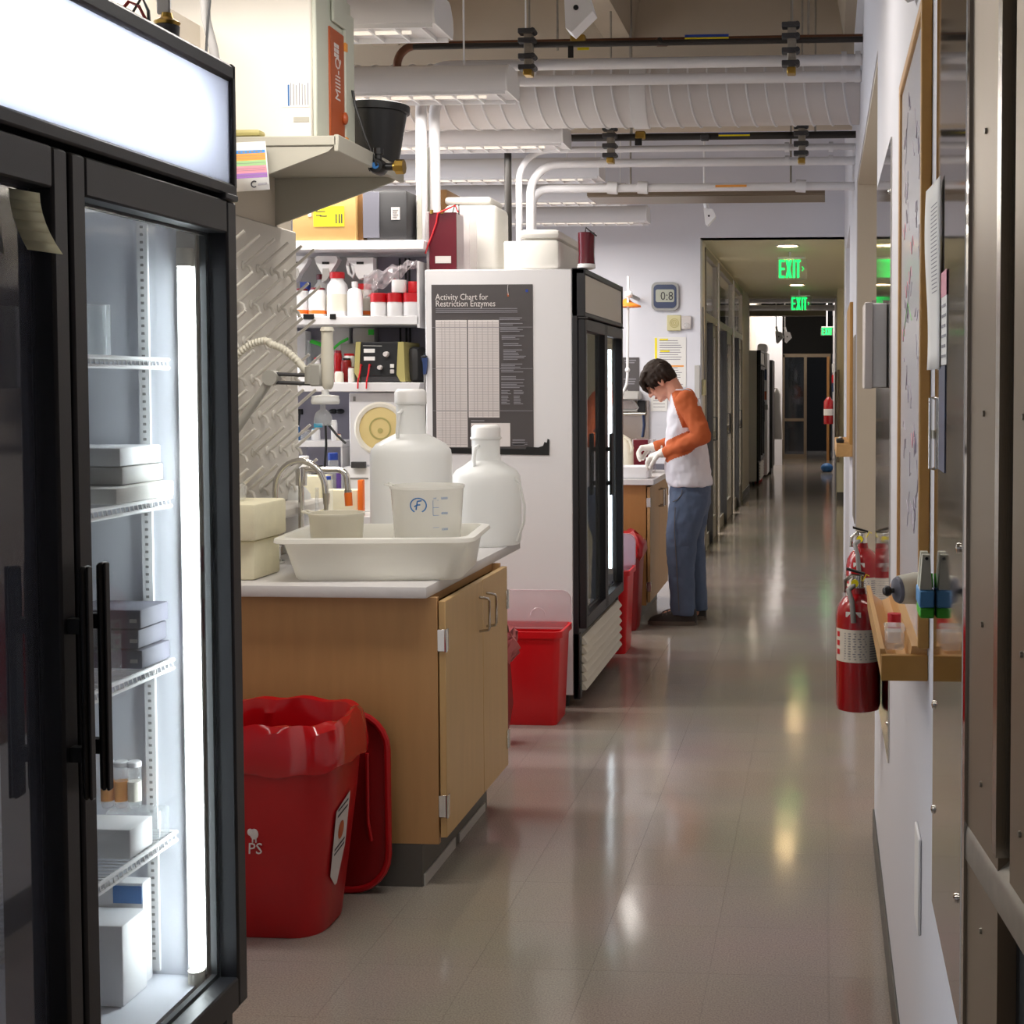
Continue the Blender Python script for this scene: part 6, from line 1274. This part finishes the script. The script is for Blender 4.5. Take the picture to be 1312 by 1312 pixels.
# extinguishers
def extinguisher(label, x, y, z0, h, r):
    t = thing('fire_extinguisher', label, 'extinguisher', (x, y, z0), 'red fire extinguishers on the right wall'); c = (x, y, z0); hb = h*.80
    MB().lathe([(0, .008), (r*.8, .0), (r*.95, .004), (r, .018), (r, hb*.80), (r*.93, hb*.88), (r*.70, hb*.95), (r*.34, hb*.99), (r*.30, hb*1.04), (0, hb*1.04)], c, 36).build('cylinder', 'ext_red', t)
    a0, a1 = R(195), R(360); n = 26
    lb = MB()
    def cp(a, z, rr=1.012): return Vector((x+r*rr*math.cos(a), y+r*rr*math.sin(a), z0+z))
    for i in range(n): 
        q0, q1 = a0+(a1-a0)*i/n, a0+(a1-a0)*(i+1)/n; lb.quad(cp(q0, h*.345), cp(q1, h*.345), cp(q1, h*.565), cp(q0, h*.565))
    lo = lb.build('label', 'label_cream', t)
    pr = MB()
    for k in range(11):
        z = h*(.365+.017*k)
        for (p_, q_) in ((R(232), R(290-3*(k % 3))), (R(298), R(320))):
            for i in range(4): 
                q0, q1 = p_+(q_-p_)*i/4, p_+(q_-p_)*(i+1)/4; pr.quad(cp(q0, z, 1.016), cp(q1, z, 1.016), cp(q1, z+h*.007, 1.016), cp(q0, z+h*.007, 1.016))
    o = pr.build('label_print', 'inkgrey', lo); o['kind'] = 'stuff'
    for k, z in enumerate((.39, .45, .51)): MB().quad(cp(R(203), h*z, 1.02), cp(R(215), h*z, 1.02), cp(R(215), h*(z+.035), 1.02), cp(R(203), h*(z+.035), 1.02)).build('pictogram', 'cap_red', lo)
    MB().quad(cp(R(235), h*.65, 1.012), cp(R(275), h*.65, 1.012), cp(R(275), h*.685, 1.012), cp(R(235), h*.685, 1.012)).build('name_sticker', 'paper', t)
    zt = z0+hb*1.04
    MB().cyl((x, y, zt-.005), (x, y, zt+.035), r*.24, n=14).cyl((x-.01, y-.01, zt+.018), (x-.01, y-.045, zt+.018), .012, n=12).build('valve', 'chrome', t)
    MB().lathe([(0, 0), (.010, 0), (.011, -.008), (0, -.008)], (x-.012, y-.045, zt+.018), 16, axis='y').build('gauge', 'yellow', t)
    MB().loft([[(x+.018+dx, y+dy, zz_) for dx, dy in ((0, -.010), (0, .010))]+[(x+.018+dx, y+dy, zz_+.006) for dx, dy in ((0, .010), (0, -.010))] for dx, zz_ in ((0, zt+.036),)]+[[(x-.035, y-.010, zt+.050), (x-.035, y+.010, zt+.050), (x-.035, y+.010, zt+.057), (x-.035, y-.010, zt+.057)]]).build('top_lever', 'black', t)
    MB().tube([(x+.01, y, zt+.03), (x-.02, y, zt+.034), (x-.038, y, zt+.018), (x-.040, y, zt-.015)], .006, 8).build('carry_handle', 'chrome', t)
    MB().tube([(x-.005, y-.04, zt+.02), (x-.03, y-.06, zt), (x-.02, y-r-.012, zt-.03), (x-.015, y-r-.010, zt-.09)], .008, 10).build('hose', 'grey', t)
    MB().tube([(x+.012, y-.016, zt+.02), (x+.022, y-.018, zt+.04), (x+.03, y-.018, zt+.035)], .0016, 6).build('pull_pin', 'yellow', t)
    MB().box(x-.0, XR-.0045, y+r*.96, y+r*1.06, z0+h*.40, z0+h*.43).build('bracket', 'dgrey', t)
    return t
extinguisher('nearer red fire extinguisher with a big white label, hung before the alcove', .100, 3.93, .568, .425, .0645)
extinguisher('farther red fire extinguisher behind the nearer one on the right wall', .135, 4.74, .60, .43, .058)
# tack board and far wall pieces
tk = thing('tack_board', 'narrow wooden tack board with a wooden tray on the right wall beyond the alcove', 'tack board', (XR, 8.6, .9))
MB().box(XR-.02, XR-.0005, 8.15, 9.2, 1.15, 2.0, bev=.003).build('board', 'oak', tk); MB().box(XR-.10, XR-.0005, 8.15, 9.2, 1.08, 1.16, bev=.004).build('tray', 'oak_light', tk)
t = thing('phone_handset', 'black handset lying on the wooden tray beyond the alcove', 'handset', (XR-.07, 8.2, 1.165)); MB().box(XR-.098, XR-.05, 8.17, 8.34, 1.161, 1.185, bev=.01, seg=2).build('body', 'black', t); MB().ball((XR-.07, 8.26, 1.19), (.014, .02, .008), 10).build('earpiece', 'lgrey', t)
hr = thing('hand_rail', 'brown vertical rail on the yellow corridor wall end', 'rail', (.19, 18.0, .5)); MB().box(.17, .20, 18.04, 18.084, .5, 1.72, bev=.004).build('rail_body', 'steel_warm', hr)
hr2 = thing('hand_rail', 'second brown vertical rail deeper on the corridor corner', 'rail', (.155, 19.0, .6)); MB().box(.145, .169, 18.9, 19.0, .6, 1.7, bev=.004).build('rail_body', 'steel_warm', hr2)
e3 = thing('fire_extinguisher', 'tiny red fire extinguisher far away on the right wall by the dark doorway', 'extinguisher', (.08, 25.5, .8))
MB().lathe([(0, 0), (.09, 0), (.09, .42), (.03, .5), (0, .5)], (.08, 25.5, .8), 16).build('cylinder', 'ext_red', e3); MB().lathe([(.092, .16), (.092, .28)], (.08, 25.5, .8), 16).build('label', 'paper', e3); MB().box(.14, .169, 25.48, 25.52, 1.0, 1.04).build('bracket', 'dgrey', e3)
for i, (z, m, Y) in enumerate(((1.55, 'cap_red', 25.2), (1.4, 'clock_blue', 25.0), (1.75, 'paper', 24.6))):
    t = thing('far_notice', ('red', 'blue', 'white')[i]+' notice far away on the right wall near the tiny extinguisher', 'notice', (.16, Y, z)); MB().box(.14, .169, Y, Y+.5, z, z+.16).build('sheet', m, t)
t = thing('blue_bag', 'blue bag on the floor far away beside the dark doorway', 'bag', (.06, 24.0, 0)); mb = MB().ball((.05, 24, .07), (.11, .12, .085), 12); mb.build('body', 'print_blue', t)
# ================================================================== THE PERSON
YC = 8.62
def solid(mb, voxel, smooth=6, wrinkle=0, wsize=.06):
    """union of closed shapes -> one continuous smooth surface; returns a mesh datablock"""
    o = mb.build('tmp', 'skin', fix=True)
    m = o.modifiers.new('r', 'REMESH'); m.mode = 'VOXEL'; m.voxel_size = voxel
    m = o.modifiers.new('s', 'SMOOTH'); m.factor = .5; m.iterations = smooth
    if wrinkle:
        tx = bpy.data.textures.new('folds', 'CLOUDS'); tx.noise_scale = wsize; tx.noise_depth = 1
        m = o.modifiers.new('d', 'DISPLACE'); m.texture = tx; m.strength = wrinkle; m.mid_level = .5; m.texture_coords = 'GLOBAL'
    dg_ = bpy.context.evaluated_depsgraph_get(); dg_.update()
    me = bpy.data.meshes.new_from_object(o.evaluated_get(dg_)); old = o.data; bpy.data.objects.remove(o); bpy.data.meshes.remove(old)
    return me
def part_from(me, name, m, parent, faces=None, parent_off=None):
    off = ORG.get(parent.name, Vector()); mb = MB()
    fs = [p for p in me.polygons if faces is None or faces(p)]
    idx = {}; vs = []; ff = []
    for p in fs:
        q = []
        for i in p.vertices:
            if i not in idx: idx[i] = len(vs); vs.append(me.vertices[i].co.copy())
            q.append(idx[i])
        ff.append(q)
    mb.add(vs, ff)
    o = mb.build(name, m, parent, fix=False)
    o.data.polygons.foreach_set('use_smooth', [True]*len(o.data.polygons)); o.data.set_sharp_from_angle(angle=math.pi); return o
def caps(mb, pts, rs, n=16):
    pts = [Vector(p) for p in pts]
    for i in range(len(pts)-1): mb.cyl(pts[i], pts[i+1], rs[i], rs[i+1], n)
    for p, r in zip(pts, rs): mb.ball(p, r*1.002, n)
    return mb
def ering(py, xf, xb, hw, Yc, n=28, sq=.85):
    a_, b_ = at(xf, py, Yc), at(xb, py, Yc); cx = (a_.x+b_.x)/2; rx = (b_.x-a_.x)/2; out = []
    for i in range(n):
        t = 2*math.pi*i/n; c, s_ = math.cos(t), math.sin(t)
        out.append((cx+rx*math.copysign(abs(c)**sq, c), Yc+hw*math.copysign(abs(s_)**sq, s_), a_.z))
    return out
pe = thing('person', 'person in white and orange shirt, jeans and white gloves bent over the far counter', 'person', (at(880, 800, YC).x, YC, 0))
# frame of the head: looking down at the work
HC = at(845, 487, YC); hf = Vector((-.72, 0, -.69)).normalized(); hu = Vector((-.69, 0, .72)).normalized(); hs_ = Vector((0, -1, 0))
def hp3(f_, u_, s_=0): return HC+hf*f_+hu*u_+hs_*s_
HM = Matrix(((hf.x, hs_.x, hu.x, HC.x), (hf.y, hs_.y, hu.y, HC.y), (hf.z, hs_.z, hu.z, HC.z), (0, 0, 0, 1)))
def hball(mb, c, r, n=18):
    bm = bmesh.new(); bmesh.ops.create_uvsphere(bm, u_segments=n, v_segments=n*2//3, radius=1)
    return mb.bm(bm, 0, HM @ Matrix.Translation((c[0], c[2], c[1])) @ Matrix.Diagonal((r[0], r[2], r[1], 1)))
NS, FS = YC-.18, YC+.18
SH = [at(879, 514, NS), at(880, 512, FS)]; EL = [at(900, 558, YC-.26), at(897, 556, YC+.27)]; WR = [at(855, 579, YC-.12), at(842, 572, YC+.06)]
body = MB()
hball(body, (-.008, .022, 0), (.093, .096, .074), 24); hball(body, (.030, -.035, 0), (.062, .075, .058)); hball(body, (.055, -.085, 0), (.036, .030, .036))
hball(body, (.020, -.075, 0), (.055, .036, .054)); hball(body, (.085, .022, 0), (.016, .018, .045))
caps(body, [hp3(.090, .010), hp3(.106, -.022), hp3(.112, -.034)], [.008, .011, .012], 10)
for s_ in (-1, 1):
    hball(body, (.094, -.036, .014*s_), (.013, .009, .010), 10); hball(body, (.070, -.012, .040*s_), (.018, .020, .020), 12)
    hball(body, (-.004, -.018, .075*s_), (.020, .033, .010), 12); hball(body, (-.002, -.016, .080*s_), (.012, .022, .006), 10)
hball(body, (.088, -.062, 0), (.012, .007, .022), 10); hball(body, (.084, -.076, 0), (.012, .008, .019), 10); hball(body, (.083, -.098, 0), (.014, .014, .018), 10)
caps(body, [hp3(-.035, -.045), at(866, 505, YC), at(876, 520, YC)], [.060, .060, .075])
body.loft([ering(py, a+3, b-3, w_-.02, YC) for py, a, b, w_ in ((503, 864, 884, .09), (514, 860, 892, .165), (530, 858, 896, .175), (557, 857, 900, .165), (590, 857, 903, .155), (620, 861, 906, .165), (645, 861, 906, .165))])
for k in range(2): caps(body, [SH[k], EL[k], WR[k]], [.050, .040, .028])
def hand(mb, wrist, knuck, spread, curl, g=0):
    """palm from wrist to knuckles, four bent fingers and a thumb; spread = sideways axis, curl = direction the fingers hang"""
    d = (knuck-wrist).normalized(); sp_ = spread.normalized(); cu = curl.normalized()
    nrm = d.cross(sp_)
    for k in (-1.4, -.5, .5, 1.4): caps(mb, [wrist+sp_*(.009*k), knuck+sp_*(.0155*k)], [.0165+g, .0125+g], 10)
    for k, ln in zip((-1.5, -.5, .5, 1.5), (.80, 1.0, .95, .74)):
        b0 = knuck+sp_*(.0195*k); b1 = b0+(d*.55+cu*.62).normalized()*(.040*ln)+sp_*(.003*k); b2 = b1+(d*-.05+cu*1).normalized()*(.026*ln); b3 = b2+(d*-.35+cu*.9).normalized()*(.020*ln)
        caps(mb, [b0, b1, b2, b3], [.0105+g, .0095+g, .0088+g, .0078+g], 10)
    t0 = wrist.lerp(knuck, .25)+sp_*(-.026); t1 = t0+d*.022+cu*.022-sp_*.010; t2 = t1+d*.020+cu*.024+sp_*.002; t3 = t2+d*.010+cu*.020+sp_*.006
    caps(mb, [wrist.lerp(knuck, .15)+sp_*(-.012), t0, t1, t2, t3], [.014+g, .0125+g, .011+g, .010+g, .0085+g], 10)
HND = [(WR[0]+Vector((-.035, .0, -.008)), at(834, 585, YC-.08), Vector((.15, 1, .25)), Vector((-.10, .10, -1))), (WR[1]+Vector((-.03, .0, -.004)), at(822, 574, YC+.06), Vector((.15, -1, .2)), Vector((.12, -.05, -1)))]
for k, h_ in enumerate(HND): caps(body, [WR[k], h_[0]], [.028, .024]); hand(body, *h_)
for xs, yc in (((884, 870, 875), YC-.09), ((890, 886, 893), YC+.10)):
    caps(body, [at(xs[0], 640, yc), at(xs[1]+2, 705, yc), at(xs[2], 785, yc)], [.085, .058, .042])
    caps(body, [at(xs[2], 785, yc), Vector((at(xs[2]-22, 785, yc).x, yc-.01, .05))], [.042, .032])
me = solid(body, .0055, 3)
HIN = [h_[0] for h_ in HND]
o = part_from(me, 'body', 'skin', pe)
# eye, brow and lip on the face
for s_ in (-1, 1):
    mb = MB(); hball(mb, (.079, -.004, .031*s_), (.011, .008, .013), 12); mb.build('eye', 'white', o)
    mb = MB(); mb.tube([tuple(hp3(.083, .020, .016*s_)), tuple(hp3(.087, .024, .032*s_)), tuple(hp3(.076, .018, .050*s_))], .0045, 6).build('eyebrow', 'hair', o)
mb = MB(); hball(mb, (.095, -.0665, 0), (.009, .0075, .020), 12); mb.build('lips', 'lip', o)
# hair: cap with fringe, side locks and nape
hr_ = MB(); hball(hr_, (-.016, .034, 0), (.103, .100, .087), 26); hball(hr_, (-.055, -.012, 0), (.058, .066, .075), 18); hball(hr_, (.02, .06, 0), (.078, .062, .078), 18)
random.seed(9)
for k in range(-6, 7):
    s_ = k*.0125; f0_ = .074-.12*abs(s_); ln = random.uniform(-.008, .010)
    caps(hr_, [hp3(f0_-.03, .085, s_*.85), hp3(f0_+.022, .060, s_), hp3(f0_+.036, .024, s_*1.05), hp3(f0_+.035, -.010+ln, s_*1.1)], [.020, .018, .013, .004], 8)
for s_ in (-1, 1):
    for k in range(5):
        f_ = -.070+.030*k; caps(hr_, [hp3(f_, .05, .070*s_), hp3(f_+.004, .005, .083*s_), hp3(f_+.006, -.028+.006*(k % 2)-(.02 if k < 2 else 0), .080*s_)], [.022, .015, .005], 8)
hm_ = solid(hr_, .005, 2, .008, .02); part_from(hm_, 'hair', 'hair', pe)
# shirt: white body with raglan orange sleeves
sh_ = MB(); sh_.loft([ering(py, a, b, w_, YC) for py, a, b, w_ in ((498, 867, 881, .065), (504, 861, 889, .125), (512, 859, 895, .175), (530, 856, 899, .195), (557, 853.5, 903, .192), (580, 852.5, 907, .185), (603, 852.5, 910.5, .188), (617, 855, 912, .192), (622, 858, 912.5, .188))])
for k in range(2): caps(sh_, [SH[k], SH[k].lerp(EL[k], .5)+Vector((.008, 0, -.0)), EL[k], EL[k].lerp(WR[k], .5), WR[k]], [.070, .062, .056, .047, .037], 18)
sm_ = solid(sh_, .0058, 7, .020, .07)
def near_arm(c, k):
    def sd(p, a, b):
        t = max(0, min(1, (p-a).dot(b-a)/(b-a).length_squared)); return (p-a.lerp(b, t)).length
    return min(sd(c, SH[k].lerp(EL[k], .42), EL[k])-.075, sd(c, EL[k], WR[k])-.066)
def cls(p):
    c = p.center; k = 0 if c.y < YC else 1
    sx = (c.x-at(879, 514, c.y).x); z = c.z; s_ = abs(c.y-YC)
    if near_arm(c, k) < 0: return 1+k
    ztop = at(880, 497, YC).z; za = at(880, 547, YC).z; v = (ztop-z)/(ztop-za)      # 0 at the collar, 1 at the armpit
    if v < 1 and s_ > .045+.04*v and -.098+.075*v**1.3 < sx < .075-.01*v: return 1+k
    return 0
tags_ = [cls(p) for p in sm_.polygons]
so2 = part_from(sm_, 'shirt', 'shirt', pe, lambda p: tags_[p.index] == 0)
for k in (1, 2): part_from(sm_, 'sleeve', 'sleeve', so2, lambda p: tags_[p.index] == k)['label'] = 'orange raglan sleeve'
cu_ = [tuple(p) for p in ering(500, 865.5, 882, .072, YC, 32)]; MB().tube(cu_, .007, 8, closed=True).build('collar', 'shirt', so2)
# jeans
jn = MB(); jn.loft([ering(py, a, b, w_, YC) for py, a, b, w_ in ((612, 861, 909, .165), (625, 859, 911, .172), (645, 858, 910, .178), (660, 862, 905, .15))])
jn.loft([ering(py, a, b, w_, YC-.092, 24) for py, a, b, w_ in ((632, 860, 909, .085), (650, 857, 906, .098), (668, 855, 900, .096), (690, 853.5, 894, .088), (706, 853.5, 891.5, .083), (735, 856, 890, .080), (762, 858.5, 890, .080), (787, 860, 891, .084))])
jn.loft([ering(py, a, b, w_, YC+.10, 24) for py, a, b, w_ in ((632, 866, 911, .085), (650, 867, 909, .096), (668, 870, 905, .094), (690, 873, 903, .086), (720, 877, 904, .080), (755, 881, 906, .080), (781, 882, 906.5, .083))])
jm = solid(jn, .008, 4, .016, .08); jo = part_from(jm, 'jeans', 'denim', pe)
st_ = [at(865, 650, YC-.19), at(864, 680, YC-.186), at(866, 710, YC-.180), at(868, 745, YC-.176), at(870, 783, YC-.180)]
MB().tube([tuple(p) for p in st_], .003, 5).build('side_seam', 'stitch', jo)
MB().tube([tuple(at(u, v, YC-.178)) for u, v in ((874, 628), (873, 634), (868, 640), (862, 643))], .003, 5).build('pocket_seam', 'stitch', jo)
# gloves
for k, h_ in enumerate(HND):
    g_ = MB(); caps(g_, [WR[k]+Vector((.012, 0, .002)), h_[0]], [.034, .029]); hand(g_, *h_, g=.003)
    gm = solid(g_, .0035, 2); part_from(gm, 'glove', 'glove', pe)
# shoes
def shoe(toe_px, heel_px, yc, zoff=0):
    xt, xh = at(toe_px, 798, yc).x, at(heel_px, 798, yc).x; L_ = xh-xt
    up = MB(); rings = []
    for u, w_, h_ in ((0, .018, .028), (.04, .034, .045), (.15, .045, .060), (.30, .049, .072), (.45, .046, .088), (.60, .042, .112), (.75, .040, .122), (.90, .038, .118), (.98, .032, .098), (1, .02, .06)):
        x = xt+L_*u; rings.append([(x, yc+w_*math.copysign(abs(math.cos(t))**.8, math.cos(t)), .018+(h_-.018)*max(0, math.sin(t))**.7 if math.sin(t) > 0 else .018) for t in [2*math.pi*i/20 for i in range(20)]])
    up.loft(rings); t_ = up.build('shoe', 'shoe', pe)
    so_p = [(xt-.004+L_*1.02*u, yc+sgn*w_) for sgn, seq in ((1, 1), (-1, -1)) for u, w_ in ([(0, .012), (.05, .036), (.18, .050), (.35, .053), (.55, .045), (.8, .043), (.95, .036), (1, .02)][::seq])]
    MB().prism(so_p, 'z', .001, .026).build('sole', 'sole', t_)
    for u in (.30, .38, .46): MB().tube([(xt+L_*u, yc-.036, .060+.08*(u-.3)), (xt+L_*(u+.01), yc, .082+.10*(u-.3)), (xt+L_*u, yc+.036, .060+.08*(u-.3))], .003, 5).build('lace', 'sole', t_)
shoe(831, 893, YC-.11); shoe(846, 905, YC+.10)
# small tool held between the gloved fingers
tl2 = thing('sample_vial', 'small thin vial held in the gloved fingers over the tray', 'vial', tuple(at(829, 594, YC-.02)))
MB().cyl(tuple(at(828.5, 586, YC+.02)), tuple(at(829.5, 597, YC+.01)), .006, n=10).build('body', 'paper', tl2)
